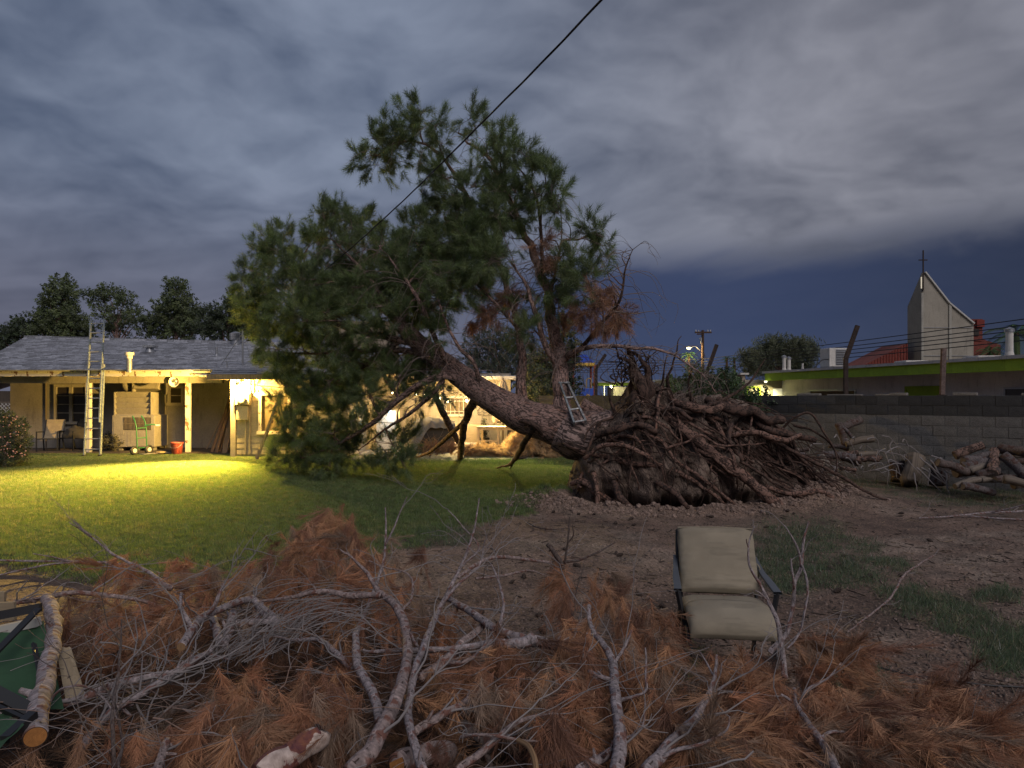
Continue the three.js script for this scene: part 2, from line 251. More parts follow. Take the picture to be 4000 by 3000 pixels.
const grassSpots = [[3450, 1875, 560, 55], [3900, 1925, 340, 60], [3250, 1850, 200, 40], [3120, 2110, 200, 70], [3030, 2190, 110, 70], [3250, 2235, 230, 60], [3380, 2140, 70, 30], [3090, 2290, 110, 34], [3650, 2365, 150, 45], [3760, 2425, 120, 45], [3540, 2320, 110, 30], [3950, 2530, 140, 90], [3340, 2670, 130, 60], [2690, 2610, 70, 70], [1730, 2090, 150, 35], [1560, 2120, 120, 25], [3480, 2210, 80, 30], [3900, 2330, 90, 30]];
const sandSpots = [[3650, 2112, 330, 18], [3820, 2240, 110, 24], [3540, 2135, 160, 20], [3900, 2085, 170, 16], [2370, 2085, 190, 26], [1720, 2290, 200, 40], [2200, 2130, 260, 30], [2300, 2010, 300, 14], [3380, 2230, 70, 20], [3300, 2400, 120, 26], [2450, 2180, 140, 22], [3150, 2330, 120, 20], [3500, 2480, 200, 24], [2100, 2320, 160, 24], [3850, 2180, 200, 16]];
const spotAt = (list, x, z) => { if (z > -2) return 0; const c = colOf(x, z), r = CY + F * EYE / -z; let m = 0; const n0 = N3(x * 2.3, 4, z * 2.3); for (const [a, b, w, h] of list) { const q = Math.hypot((c - a) / (w * 1.3), (r - b) / (h * 1.35)) + 0.35 * n0; if (q < 1.3) m = Math.max(m, sstep(1.25, 0.35, q)); } return m; };
const lawnMask = (x, z) => { if (z > -4) return 0; const d = -z; const n = 0.9 * fbm(x * 0.8, 4, z * 0.8, 4); const c = colOf(x, z); let m = sstep(-0.25, 0.75, d - lawnEdge(c) + n * 1.5); if (c > 2700) m = 0; m *= sstep(20.55, 20.2, d + 0.25 * N3(x * 2, 1, z * 2)); return m; };
const gh = (x, z) => {
  if (z > 6 || z < -60 || Math.abs(x) > 40) return 0;
  let h = 0.035 * N3(x * 0.35, 2, z * 0.35) + 0.012 * N3(x * 1.6, 5, z * 1.6);
  const lawn = lawnMask(x, z); h *= 1 - 0.7 * lawn;
  h += pile(x, z) * (0.10 + 0.10 * N3(x * 1.1, 8, z * 1.1));
  const ex = (x - 2.75) / 1.9, ez = (z + 11.1) / 0.75, e = Math.hypot(ex, ez);
  if (e < 2.2) { h -= 0.42 * sstep(1.0, 0.3, e); h += (0.10 + 0.10 * N3(x * 4, 1, z * 4)) * Math.exp(-Math.pow((e - 1.25) / 0.3, 2)); }
  const mx = (x - 4.75) / 1.25, mz = (z + 11.4) / 0.95, mm = Math.exp(-(mx * mx + mz * mz)); h += mm * (0.40 + 0.2 * N3(x * 3, 7, z * 3) + 0.1 * N3(x * 9, 7, z * 9));
  const lx = (x - 0.85) / 0.75, lz = (z + 11.2) / 0.6, ll = Math.exp(-(lx * lx + lz * lz)); h += ll * (0.14 + 0.12 * N3(x * 5, 2, z * 5));
  if (z < -20.2) h *= sstep(-21.5, -20.2, z);
  return h;
};
{
  const axis = (lo, hi, step, far) => { const a = []; for (let v = lo; v <= hi + 1e-6; v += step) a.push(v); let s = step, v = hi; while (v < far) { s *= 1.35; v += s; a.push(v); } s = step; v = lo; while (v > -far) { s *= 1.35; v -= s; a.unshift(v); } return a; };
  const xs = axis(-15, 13, 0.09, 900), zs = axis(-24, -1.5, 0.09, 900), nx = xs.length, nz = zs.length;
  const pos = new Float32Array(nx * nz * 3), uv = new Float32Array(nx * nz * 2), col = new Float32Array(nx * nz * 3), idx = [];
  for (let j = 0; j < nz; j++) for (let i = 0; i < nx; i++) {
    const x = xs[i], z = zs[j], k = j * nx + i;
    pos.set([x, gh(x, z), z], k * 3); uv.set([x, z], k * 2);
    const n = fbm(x * 0.6 + 4, 2, z * 0.6, 4), n2 = fbm(x * 2.4, 6, z * 2.4, 3);
    let c = mix3([0.40, 0.268, 0.205], [0.55, 0.41, 0.325], sstep(-0.1, 0.45, n + 0.5 * n2));
    c = mix3(c, [0.21, 0.138, 0.105], sstep(0.02, 0.5, -n + 0.4 * n2) * 0.8);
    c = mix3(c, [0.60, 0.47, 0.38], spotAt(sandSpots, x, z) * sstep(-0.25, 0.2, n2 + 0.3 * n) * 0.85);
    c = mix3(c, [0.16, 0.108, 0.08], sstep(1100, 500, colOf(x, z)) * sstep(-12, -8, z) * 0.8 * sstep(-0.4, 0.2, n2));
    const e = Math.hypot((x - 3.2) / 3.2, (z + 11.3) / 1.9); c = mix3(c, [0.52, 0.375, 0.295], sstep(1.15, 0.7, e) * (0.55 + 0.5 * n2));
    c = mix3(c, [0.075, 0.105, 0.042], Math.min(1, spotAt(grassSpots, x, z) * 0.85) * sstep(-0.3, 0.2, n2));
    c = mix3(c, mix3([0.085, 0.135, 0.035], [0.14, 0.14, 0.06], sstep(0.0, 0.5, n2)), lawnMask(x, z));
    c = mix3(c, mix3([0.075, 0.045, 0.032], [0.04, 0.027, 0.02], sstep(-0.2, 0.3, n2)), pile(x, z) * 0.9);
    if (z < -45) c = [0.16, 0.14, 0.12];
    col.set(c, k * 3);
    if (i < nx - 1 && j < nz - 1) idx.push(k, k + nx, k + 1, k + 1, k + nx, k + nx + 1);
  }
  const g = new THREE.BufferGeometry(); g.setAttribute('position', new THREE.BufferAttribute(pos, 3)); g.setAttribute('uv', new THREE.BufferAttribute(uv, 2)); g.setAttribute('color', new THREE.BufferAttribute(col, 3)); g.setIndex(idx); g.computeVertexNormals();
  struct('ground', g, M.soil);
}
// grass: short mown blades on the lawn, longer weeds in the bare ground
const bladeTuft = (n, h, w, spread, s) => { const r = rng(s), pos = [], nor = []; for (let i = 0; i < n; i++) { const a = r() * 6.28, d = Math.sqrt(r()) * spread, x = Math.cos(a) * d, z = Math.sin(a) * d, hh = h * (0.5 + 0.7 * r()), b = r() * 6.28, lx = (r() - 0.5) * h * 1.3, lz = (r() - 0.5) * h * 1.3, wx = Math.cos(b) * w, wz = Math.sin(b) * w; pos.push(x - wx, -0.01, z - wz, x + wx, -0.01, z + wz, x + lx, hh, z + lz); const nn = V(-Math.sin(b), 0.8, Math.cos(b)).normalize(); for (let k = 0; k < 3; k++) nor.push(nn.x, nn.y, nn.z); } const g = new THREE.BufferGeometry(); g.setAttribute('position', new THREE.Float32BufferAttribute(pos, 3)); g.setAttribute('normal', new THREE.Float32BufferAttribute(nor, 3)); g.setAttribute('uv', new THREE.Float32BufferAttribute(new Float32Array(pos.length / 3 * 2), 2)); return g; };
{
  R = rng(11);
  const fine = [], weed = [], up = V(0, 1, 0);
  for (let i = 0; i < 165000; i++) {
    const c = rr(-150, 2560), d = 6.2 + 14.5 * Math.pow(R(), 0.85), x = XA(c, d), z = -d, m = lawnMask(x, z);
    if (R() > m * 1.1) continue;
    const n = fbm(x * 1.1, 3, z * 1.1, 3), k = rr(0.7, 1.25), dry = R() < 0.10 ? 1 : sstep(0.15, 0.6, n) * 0.55;
    const cc = mix3([0.132 * k, 0.205 * k, 0.045 * k], [0.30 * k, 0.28 * k, 0.11 * k], dry);
    fine.push([M4(V(x, gh(x, z), z), V(rr(-.2, .2), 1, rr(-.2, .2)), rr(0.7, 1.25) * (1 + 0.5 * sstep(0.2, 0.5, n))), lin(...cc)]);
  }
  const lawn = copies(scene, 'lawn', bladeTuft(11, 0.042, 0.0035, 0.055, 3), M.blade, fine); lawn.userData = { kind: 'stuff', label: 'mown green lawn between the pile and the house' };
  for (let i = 0; i < 130000; i++) {
    const c = rr(1400, 4250), d = 3.6 + 14 * R() * R(), x = XA(c, d), z = -d, m = spotAt(grassSpots, x, z);
    const far = c > 2900 && d > 12.2 && d < 17 ? 0 : 0;
    if (R() > m * m * 0.26 + far) continue;
    const k = rr(0.6, 1.25), cc = R() < 0.2 ? [0.24 * k, 0.22 * k, 0.12 * k] : [0.095 * k, 0.15 * k, 0.065 * k];
    weed.push([M4(V(x, gh(x, z), z), V(rr(-.5, .5), 1, rr(-.5, .5)), rr(0.5, 1.25)), lin(...cc)]);
  }
  for (let i = 0; i < 900; i++) { const c = rr(1800, 2240), d = rr(17.2, 18.4), x = XA(c, d); weed.push([M4(V(x, 0, -d), V(rr(-.4, .4), 1, rr(-.4, .4)), rr(0.9, 2.0)), lin(0.075, 0.13, 0.03)]); }
  for (let i = 0; i < 500; i++) { const c = rr(1380, 1760), d = rr(17.6, 18.6), x = XA(c, d); weed.push([M4(V(x, 0, -d), V(rr(-.4, .4), 1, rr(-.4, .4)), rr(0.8, 1.7)), lin(0.07, 0.12, 0.03)]); }
  const wd = copies(scene, 'weeds', bladeTuft(12, 0.06, 0.003, 0.10, 5), M.blade, weed); wd.userData = { kind: 'stuff', label: 'ragged green weeds growing in the bare dirt' };
}
// loose stones, chips, cones and clods on the dirt
{
  R = rng(13);
  const stone = new THREE.IcosahedronGeometry(1, 1); { const p = stone.attributes.position; for (let i = 0; i < p.count; i++) { const v = V(p.getX(i), p.getY(i), p.getZ(i)), k = 1 + 0.6 * N3(v.x * 1.9, v.y * 1.6, v.z * 1.6); p.setXYZ(i, v.x * k, v.y * k * 0.7, v.z * k); } stone.computeVertexNormals(); }
  const peb = [], clod = [], chip = [], cone = [];
  for (let i = 0; i < 16000; i++) { const c = rr(1300, 4200), d = 3.4 + 9 * R() * R(), x = XA(c, d), z = -d; if (lawnMask(x, z) > 0.3 && R() < 0.95) continue; const k = rr(0.5, 1.6), s = Math.exp(rr(-5.7, -4.2)); peb.push([M4(V(x, gh(x, z) + s * 0.2, z), V(rr(-1, 1), rr(0, 1), rr(-1, 1)), s), lin(0.27 * k, 0.20 * k, 0.165 * k)]); }
  for (let i = 0; i < 14000; i++) {
    const a = rr(0, 6.28), big = R(); let x, z;
    if (R() < 0.55) { x = 2.75 + Math.cos(a) * 2.35 * rr(0.8, 1.3); z = -11.05 + Math.abs(Math.sin(a)) * 0.98 * rr(0.8, 1.25); } else { x = 4.7 + gauss() * 0.9; z = -11.2 + gauss() * 0.7; }
    const s = 0.004 + 0.035 * Math.pow(big, 22) + 0.013 * R() * R(), k = rr(0.7, 1.25); clod.push([M4(V(x, gh(x, z) + s * 0.3, z), V(rr(-1, 1), 1, rr(-1, 1)), s), lin(0.42 * k, 0.30 * k, 0.24 * k)]);
  }
  for (let i = 0; i < 2600; i++) { const c = rr(1300, 4200), d = 3.6 + 8 * R(), x = XA(c, d), z = -d; if (lawnMask(x, z) > 0.5 && R() < 0.8) continue; const k = rr(0.4, 1.2), m = M4(V(x, gh(x, z) + 0.005, z), V(rr(-1, 1), rr(-.15, .15), rr(-1, 1)), rr(0.015, 0.06), 0, 0.12); chip.push([m, R() < 0.4 ? lin(0.10 * k, 0.07 * k, 0.055 * k) : lin(0.42 * k, 0.31 * k, 0.21 * k)]); }
  for (let i = 0; i < 45; i++) { const c = rr(1500, 3900), d = 4.6 + 5.6 * R(), x = XA(c, d), z = -d; cone.push([M4(V(x, gh(x, z) + 0.018, z), V(rr(-1, 1), rr(-.3, .3), rr(-1, 1)), rr(0.025, 0.04)), lin(0.05, 0.035, 0.028)]); }
  const stuff = std(lin(1, 1, 1), { map: scaled(T.grain, 0.1) });
  copies(scene, 'gravel', stone, stuff, peb).userData = { kind: 'stuff', label: 'small pale stones scattered over the dirt' };
  copies(scene, 'soil_clods', stone, stuff, clod).userData = { kind: 'stuff', label: 'broken clods of pale soil round the root plate' };
  copies(scene, 'bark_litter', new THREE.CylinderGeometry(1, 0.6, 2, 5), stuff, chip).userData = { kind: 'stuff', label: 'bark chips and twig litter on the dirt' };
  const coneG = mg([...Array(7)].flatMap((_, j) => [...Array(6)].map((_, i) => { const g = new THREE.ConeGeometry(0.34, 0.5, 4); g.rotateX(1.25); g.translate(0, 0, 0.55 * Math.sin((j + 0.8) / 7.6 * 3.1)); g.rotateY(i * 1.047 + j * 0.5); return g.translate(0, -1.1 + j * 0.33, 0); })));
  copies(scene, 'pine_cones', coneG, std(lin(1, 1, 1)), cone).userData = { kind: 'stuff', label: 'dark pine cones lying on the bare dirt' };
}
{ // patio slab and dirt strip along the porch
  const sh = new THREE.Shape(); [[-4.5, 18.5], [-1.4, 18.1], [0.15, 18.5], [1.4, 19.4], [1.8, 24.2], [-4.9, 24.2]].forEach(([x, d], i) => i ? sh.lineTo(x, d) : sh.moveTo(x, d)); 
  const g = new THREE.ExtrudeGeometry(sh, { depth: 0.1, bevelEnabled: true, bevelSize: 0.015, bevelThickness: 0.01, bevelSegments: 1 }); g.rotateX(-Math.PI / 2); g.translate(0, -0.075, 0);
  struct('patio_slab', boxUV(g), M.concrete);
  const g2 = bx(10.4, 0.1, 2.9, -13.3, -0.02, -21.95); struct('porch_floor', g2, std(lin(0.2, 0.15, 0.115), { map: T.soil, bumpMap: T.soilB, bumpScale: 0.03 }));
}

// ================= block wall along the right =================
const WA = [9.52, -12.4], WD = [-0.733, -0.680], wallAt = (s, off = 0) => [WA[0] + WD[0] * s - WD[1] * off, WA[1] + WD[1] * s + WD[0] * off];   // s metres from the right edge of the photo, off behind it
const wallS = (px) => { let a = -2, b = 14; for (let i = 0; i < 40; i++) { const m = (a + b) / 2, [x, z] = wallAt(m); CX + F * x / -z > px ? a = m : b = m; } return (a + b) / 2; };
{
  R = rng(17);
  const ang = Math.atan2(-WD[1], WD[0]);
  const w = thing('block_wall', 'grey concrete block wall with two darker top courses behind the woodpiles', 'wall', [0, 0, 0]);
  const geos = [0.006, 0.009, 0.004].map((r, i) => rbx(0.4025, 0.1965, 0.19 - i * 0.004, r * 0.7));
  const halfG = rbx(0.195, 0.193, 0.19, 0.006);
  const mortar = [];
  for (let c = 0; c < 9; c++) for (let k = 0; k < 33; k++) {
    const s = -1.4 + (k + (c % 2) * 0.5) * 0.406; if (k === 32 && c % 2) continue;
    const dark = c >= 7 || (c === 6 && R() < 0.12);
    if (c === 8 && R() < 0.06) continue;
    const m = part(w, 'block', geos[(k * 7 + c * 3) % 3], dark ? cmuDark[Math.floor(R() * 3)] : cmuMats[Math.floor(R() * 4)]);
    const [x, z] = wallAt(s, rr(-0.004, 0.004)); m.position.set(x, 0.1 + c * 0.2, z); m.rotation.y = ang;
  }
  const [x0, z0] = wallAt(-1.4 + 16 * 0.406, 0.012); part(w, 'mortar', bx(13.3, 1.78, 0.165), std(lin(0.30, 0.297, 0.292), { map: T.cmu })).position.set(x0, 0.89, z0); w.children.at(-1).rotation.y = ang;
  for (const [a, l, h] of [[3160, 0.5, 0.05], [3510, 0.33, 0.06], [3450, 0.28, 0.035], [3770, 0.4, 0.06], [3300, 0.7, 0.03], [4030, 0.3, 0.05]]) { const [x, z] = wallAt(wallS(a)); const m = part(w, 'mortar_cap', rbx(l, h, 0.15, 0.012), M.concrete, { label: 'pale lump of mortar on the top of the wall' }); m.position.set(x, 1.8 + h / 2 - 0.004, z); m.rotation.y = ang; }
  const post = (px, pts, label, rust) => { const s = wallS(px), [x, z] = wallAt(s, 0.0), d = -z; const t = thing('fence_post', label, 'fence post', [x, 1.72, z]); const P = pts.map(([a, b]) => { const q = at(a, b, d); return [q.x - x, q.y - 1.72, q.z - z]; }); P[0] = [0, 0, 0];
    part(t, 'post', bar(P[0], P[1], 0.085, 0.06), rust); if (P[2]) { part(t, 'arm', bar(P[1], P[2], 0.085, 0.06), rust); } part(t, 'base_plate', bx(0.16, 0.02, 0.13, 0, 0.085, 0, 0, 0, ang), M.rust); };
  post(3304, [[3304, 1550], [3304, 1402], [3350, 1272]], 'dark bent steel post on the wall in front of the rooftop cooler', M.rust);
  post(3680, [[3680, 1550], [3686, 1360]], 'straight brown steel post on the wall beside the lime green door', std(lin(0.24, 0.17, 0.15), { map: T.grain }));
  post(2763, [[2763, 1560], [2763, 1450], [2800, 1346]], 'bent rusty post leaning right above the top of the roots', M.rust);
  post(2328, [[2328, 1560], [2328, 1440], [2366, 1384]], 'slim rusty bent post beside the blue play tower', M.rust);
}

// ================= low building with lime fascia, beyond the wall =================
{
  const b = thing('office_building', 'low grey building with a lime green fascia and white roof beyond the wall', 'building');
  const P0 = [14.4, -38], dir = [0.17, 0.985], per = [0.985, -0.17], ang = -Math.atan2(dir[1], dir[0]);
  const pt = (s, o) => [P0[0] + dir[0] * s + per[0] * o, P0[1] + dir[1] * s + per[1] * o];
  const slab = (s0, s1, o0, o1, y0, y1) => { const [x, z] = pt((s0 + s1) / 2, (o0 + o1) / 2); return bx(s1 - s0, y1 - y0, o1 - o0, x, (y0 + y1) / 2, z, 0, 0, ang); };
  part(b, 'fascia', slab(0, 19, 0, 0.12, 2.64, 3.08), M.lime); part(b, 'fascia', slab(-0.02, 0.1, 0.12, 9, 2.64, 3.08), M.lime);
  part(b, 'roof', [slab(-0.1, 19.05, -0.06, 9, 3.082, 3.15)], std(lin(0.62, 0.64, 0.68), { map: T.grain })); part(b, 'roof_edge', slab(-0.14, 19, -0.10, -0.058, 3.05, 3.17), M.white);
  part(b, 'soffit', slab(0.1, 19, 0.125, 1.3, 2.70, 2.74), M.wallGrey);
  part(b, 'wall', slab(-0.2, 19, 1.2, 1.4, 0, 2.7), M.wallGrey); part(b, 'wall', slab(-0.2, 19, 8.6, 8.8, 0, 3.0), M.wallGrey);
  // openings along the long wall, by column of the photo
  const sAt = (px) => { let a = -1, c = 18; for (let i = 0; i < 40; i++) { const m = (a + c) / 2, [x, z] = pt(m, 1.2); CX + F * x / -z < px ? a = m : c = m; } return (a + c) / 2; };
  const open = (a, c, yt, yb, frame, fill, name, w = 0.07) => { const s0 = sAt(a), s1 = sAt(c); const g = part(b, name, [slab(s0, s1, 1.14, 1.195, yt - w, yt), slab(s0, s0 + w, 1.14, 1.195, yb, yt - w), slab(s1 - w, s1, 1.14, 1.195, yb, yt - w)], frame); part(g, name === 'door' ? 'panel' : 'pane', slab(s0 + w, s1 - w, 1.165, 1.19, yb, yt - w), fill); };
  open(3165, 3345, 2.1, 1.2, M.steel, std(lin(0.17, 0.11, 0.075), { map: T.wood }), 'window'); open(3538, 3672, 2.2, 0.05, M.limeDark, M.limeDark, 'door', 0.1); open(3925, 4100, 2.1, 1.1, M.steel, M.pane, 'window');
  // short lit return wall with door and window
  part(b, 'wall', bx(2.25, 2.7, 0.2, 14.55, 1.35, -38.55), M.siding);
  for (let i = 0; i < 6; i++) part(b, 'siding_board', bx(2.25, 0.012, 0.02, 14.55, 1.45 + i * 0.21, -38.445), M.siding);
  const d1 = part(b, 'door', [bx(0.1, 1.0, 0.1, 13.5, 1.83, -38.4), bx(0.1, 1.0, 0.1, 14.28, 1.83, -38.4), bx(0.68, 0.1, 0.1, 13.89, 2.28, -38.4), bx(0.03, 1.0, 0.3, 13.41, 1.83, -38.3)], M.lime); part(d1, 'pane', bx(0.5, 0.5, 0.03, 13.95, 1.65, -38.42), glow(lin(1, 0.9, 0.5), 0.35));
  const w1 = part(b, 'window', [bx(0.08, 0.9, 0.08, 14.95, 1.83, -38.4), bx(0.08, 0.9, 0.08, 15.66, 1.83, -38.4), bx(0.63, 0.08, 0.08, 15.3, 2.24, -38.4)], M.siding); part(w1, 'pane', bx(0.63, 0.82, 0.03, 15.3, 1.79, -38.42), glow(lin(1, 0.95, 0.6), 0.3));
  part(b, 'light_fitting', cyl(0.07, 0.09, 0.1, 14.3, 2.58, -37.6), glow(lin(1, 0.93, 0.6), 2)); { const s = new THREE.SpotLight(lin(1, 0.9, 0.42), 45, 0, 0.95, 0.5, 2); s.position.set(14.3, 2.5, -37.5); s.target.position.set(14.35, 1.1, -38.5); s.castShadow = true; s.shadow.radius = 4; b.add(s, s.target); }
  // tan wing running back
  const A = [13.4, -38.6], B2 = [12.1, -56], L = Math.hypot(B2[0] - A[0], B2[1] - A[1]), an = -Math.atan2(A[1] - B2[1], A[0] - B2[0]);
  part(b, 'tan_wall', bx(L, 3.0, 0.2, (A[0] + B2[0]) / 2, 1.5, (A[1] + B2[1]) / 2, 0, 0, an), M.stucco); part(b, 'roof_edge', bx(L + 0.3, 0.1, 0.5, (A[0] + B2[0]) / 2, 3.055, (A[1] + B2[1]) / 2, 0, 0, an), M.white); part(b, 'downpipe', cyl(0.05, 0.05, 1.7, XA(2872, 39.5), 2.2, -39.5), M.white);
  const f = thing('shop_building', 'small far building with a pale green roof behind the root plate', 'building');
  part(f, 'wall', bx(4.2, 2.6, 4, 11.3, 1.3, -62.4), M.siding); part(f, 'roof', bx(6.6, 0.22, 6, 10.9, 2.82, -62), M.limeDark); part(f, 'roof_edge', bx(6.7, 0.08, 6.1, 10.9, 2.98, -62), M.white); part(f, 'post', cyl(0.06, 0.06, 2.7, 8.2, 1.35, -59.5), M.white);
  part(f, 'light_fitting', new THREE.SphereGeometry(0.12, 10, 8).translate(8.8, 2.62, -59.3), glow(lin(1, 0.95, 0.7), 3)); lamp(f, V(8.9, 2.45, -59.2), lin(1, 0.92, 0.55), 14, 0.1);
  const onRoof = (px, o) => { let a = 0, c = 18; for (let i = 0; i < 40; i++) { const m = (a + c) / 2, [x, z] = pt(m, o); CX + F * x / -z < px ? a = m : c = m; } return pt((a + c) / 2, o); };
  for (const [px, o, h, r] of [[3030, 1.2, 0.80, 0.10], [3081, 1.5, 0.72, 0.10], [3135, 1.0, 0.34, 0.05], [3943, 1.2, 0.95, 0.12]]) { const [x, z] = onRoof(px, o); const v = part(b, 'roof_vent', [cyl(r * 1.5, r, 0.25, x, 3.27, z), cyl(r, r, h - 0.2, x, 3.3 + h / 2, z)], M.white); if (h > 0.4) part(v, 'cap', [cyl(r * 1.35, r * 1.35, 0.1, x, 3.2 + h, z), new THREE.ConeGeometry(r * 1.5, 0.08, 12).translate(x, 3.29 + h, z)], M.galv); }
  for (const [px, o, w] of [[3560, 1.6, 1.0], [3835, 1.6, 0.9]]) { const [x, z] = onRoof(px, o); part(b, 'skylight', rbx(w, 0.16, 0.9, 0.03, x, 3.24, z), M.white); }
  const [ax, az] = onRoof(3258, 1.6), ac = thing('rooftop_cooler', 'white boxy air cooler with a dark louvred side on the lime fascia roof', 'air conditioner', [ax, 3.15, az], ang + 1.45);
  part(ac, 'casing', [rbx(1.0, 0.95, 0.95, 0.03, 0, 0.6, 0)], M.white); part(ac, 'louvre_panel', bx(0.62, 0.8, 0.03, 0.14, 0.6, 0.485), M.steel); for (let i = 0; i < 9; i++) part(ac, 'louvre', bx(0.6, 0.025, 0.04, 0.14, 0.25 + i * 0.085, 0.505, 0, 0.5), M.dark); for (const s of [-1, 1]) part(ac, 'stand', bx(0.06, 0.13, 0.9, s * 0.44, 0.06, 0), M.galv); part(ac, 'pipe', tube([V(-0.5, 0.5, 0.4), V(-0.9, 0.45, 0.5), V(-1.3, 0.05, 0.5)], [0.03, 0.03]), M.black);
}
// ================= church =================
{
  const D = 70, c = thing('church_tower', 'tall pointed grey church tower topped with a thin dark cross', 'church tower');
  const ft = [[3600, 1066], [3612, 1063], [3705, 1182], [3803, 1264]].map(([a, b]) => [XA(a, D), YA(b, D)]), bk = ft.map(([x, y], i) => [x, i < 2 ? YA(1198, D + 2.5) : y - (i === 2 ? 0.4 : 0)]), pos = [], Q = (p, q, r, s2) => pos.push(...p, ...q, ...r, ...p, ...r, ...s2);
  for (let i = 0; i < 3; i++) { Q([ft[i][0], 0, -D], [ft[i + 1][0], 0, -D], [...ft[i + 1], -D], [...ft[i], -D]); Q([...ft[i], -D], [...ft[i + 1], -D], [...bk[i + 1], -D - 2.5], [...bk[i], -D - 2.5]); Q([bk[i][0], 0, -D - 2.5], [bk[i + 1][0], 0, -D - 2.5], [...bk[i + 1], -D - 2.5], [...bk[i], -D - 2.5]); }
  for (const i of [0, 3]) Q([ft[i][0], 0, -D], [ft[i][0], 0, -D - 2.5], [...bk[i], -D - 2.5], [...ft[i], -D]);
  const tg = new THREE.BufferGeometry(); tg.setAttribute('position', new THREE.Float32BufferAttribute(pos, 3)); tg.setAttribute('uv', new THREE.Float32BufferAttribute(new Float32Array(pos.length / 3 * 2), 2)); tg.computeVertexNormals(); part(c, 'wall', boxUV(tg), M.church);
  const rib = (a, y0, w) => part(c, 'rib', bx(w, YA(y0, D), 0.12, XA(a, D), YA(y0, D) / 2, -D + 0.06), std(lin(0.5, 0.5, 0.46), { map: T.plaster })); rib(3601, 1145, 0.22); rib(3710, 1190, 0.26);
  const cop = (p, q) => { const A = at(...p, D), B = at(...q, D); part(c, 'coping', bar([A.x, A.y, -D + 0.05], [B.x, B.y, -D + 0.05], 0.14, 0.3), std(lin(0.5, 0.5, 0.48))); }; cop([3612, 1063], [3705, 1182]); cop([3706, 1183], [3803, 1264]);
  for (const y of [1280, 1390]) part(c, 'joint', bx(5.2, 0.05, 0.03, XA(3702, D), YA(y, D), -D + 0.07), M.steel);
  part(c, 'slot', bx(0.16, 1.5, 0.06, XA(3602, D), YA(1112, D), -D + 0.08), M.black); part(c, 'slot_light', bx(0.11, 1.2, 0.05, XA(3597, D), YA(1105, D), -D + 0.09), glow(lin(1, 0.85, 0.5), 0.28));
  const k = part(c, 'cross', [bx(0.1, YA(979, D) - YA(1135, D), 0.1, XA(3602.5, D), (YA(979, D) + YA(1135, D)) / 2, -D + 0.16), bx(0.9, 0.1, 0.09, XA(3602, D), YA(1017, D), -D + 0.16)], M.rust);
  const roof = thing('church_hall', 'dark red church roof and annex on both sides of the grey tower', 'church hall');
  const tri = new THREE.Shape(); [[3372, 1428], [3546, 1340], [3546, 1440], [3372, 1440]].forEach(([a, b], i) => i ? tri.lineTo(XA(a, D + 1), YA(b, D + 1)) : tri.moveTo(XA(a, D + 1), YA(b, D + 1)));
  part(roof, 'roof', boxUV(new THREE.ExtrudeGeometry(tri, { depth: 5, bevelEnabled: false }).translate(0, 0, -D - 6)), M.brickRed);
  for (let i = 0; i < 15; i++) { const a = 3384 + i * 11.3, t = (a - 3372) / 174, yb = YA(1436, D + 1), yt = YA(1428 - 88 * t, D + 1); part(roof, 'seam', bx(0.06, yt - yb, 0.08, XA(a, D + 1), (yt + yb) / 2, -D - 0.97), M.red); }
  part(roof, 'wall', bx(4.5, YA(1440, D + 1), 5, XA(3462, D + 1), YA(1440, D + 1) / 2, -D - 3.5), M.church);
  part(roof, 'annex', bx(1.35, 2.3, 3, XA(3826, D), YA(1287, D), -D - 2), M.brickRed); part(roof, 'annex_roof', bx(0.8, 0.75, 3.3, XA(3838, D), YA(1262, D), -D - 1.9), M.red); part(roof, 'window', bx(0.5, 0.75, 0.06, XA(3826, D), YA(1297, D), -D - 0.46), M.pane);
  const t2 = new THREE.Shape(); [[3803, 1316], [3850, 1322], [3925, 1345], [3925, 1480], [3803, 1480]].forEach(([a, b], i) => i ? t2.lineTo(XA(a, D), YA(b, D)) : t2.moveTo(XA(a, D), YA(b, D)));
  part(roof, 'lower_roof', boxUV(new THREE.ExtrudeGeometry(t2, { depth: 3, bevelEnabled: false }).translate(0, 0, -D - 3.6)), M.brickRed); part(roof, 'lower_wall', bx(4.6, YA(1480, D), 3, XA(3864, D), YA(1480, D) / 2, -D - 2.1), M.church);
}
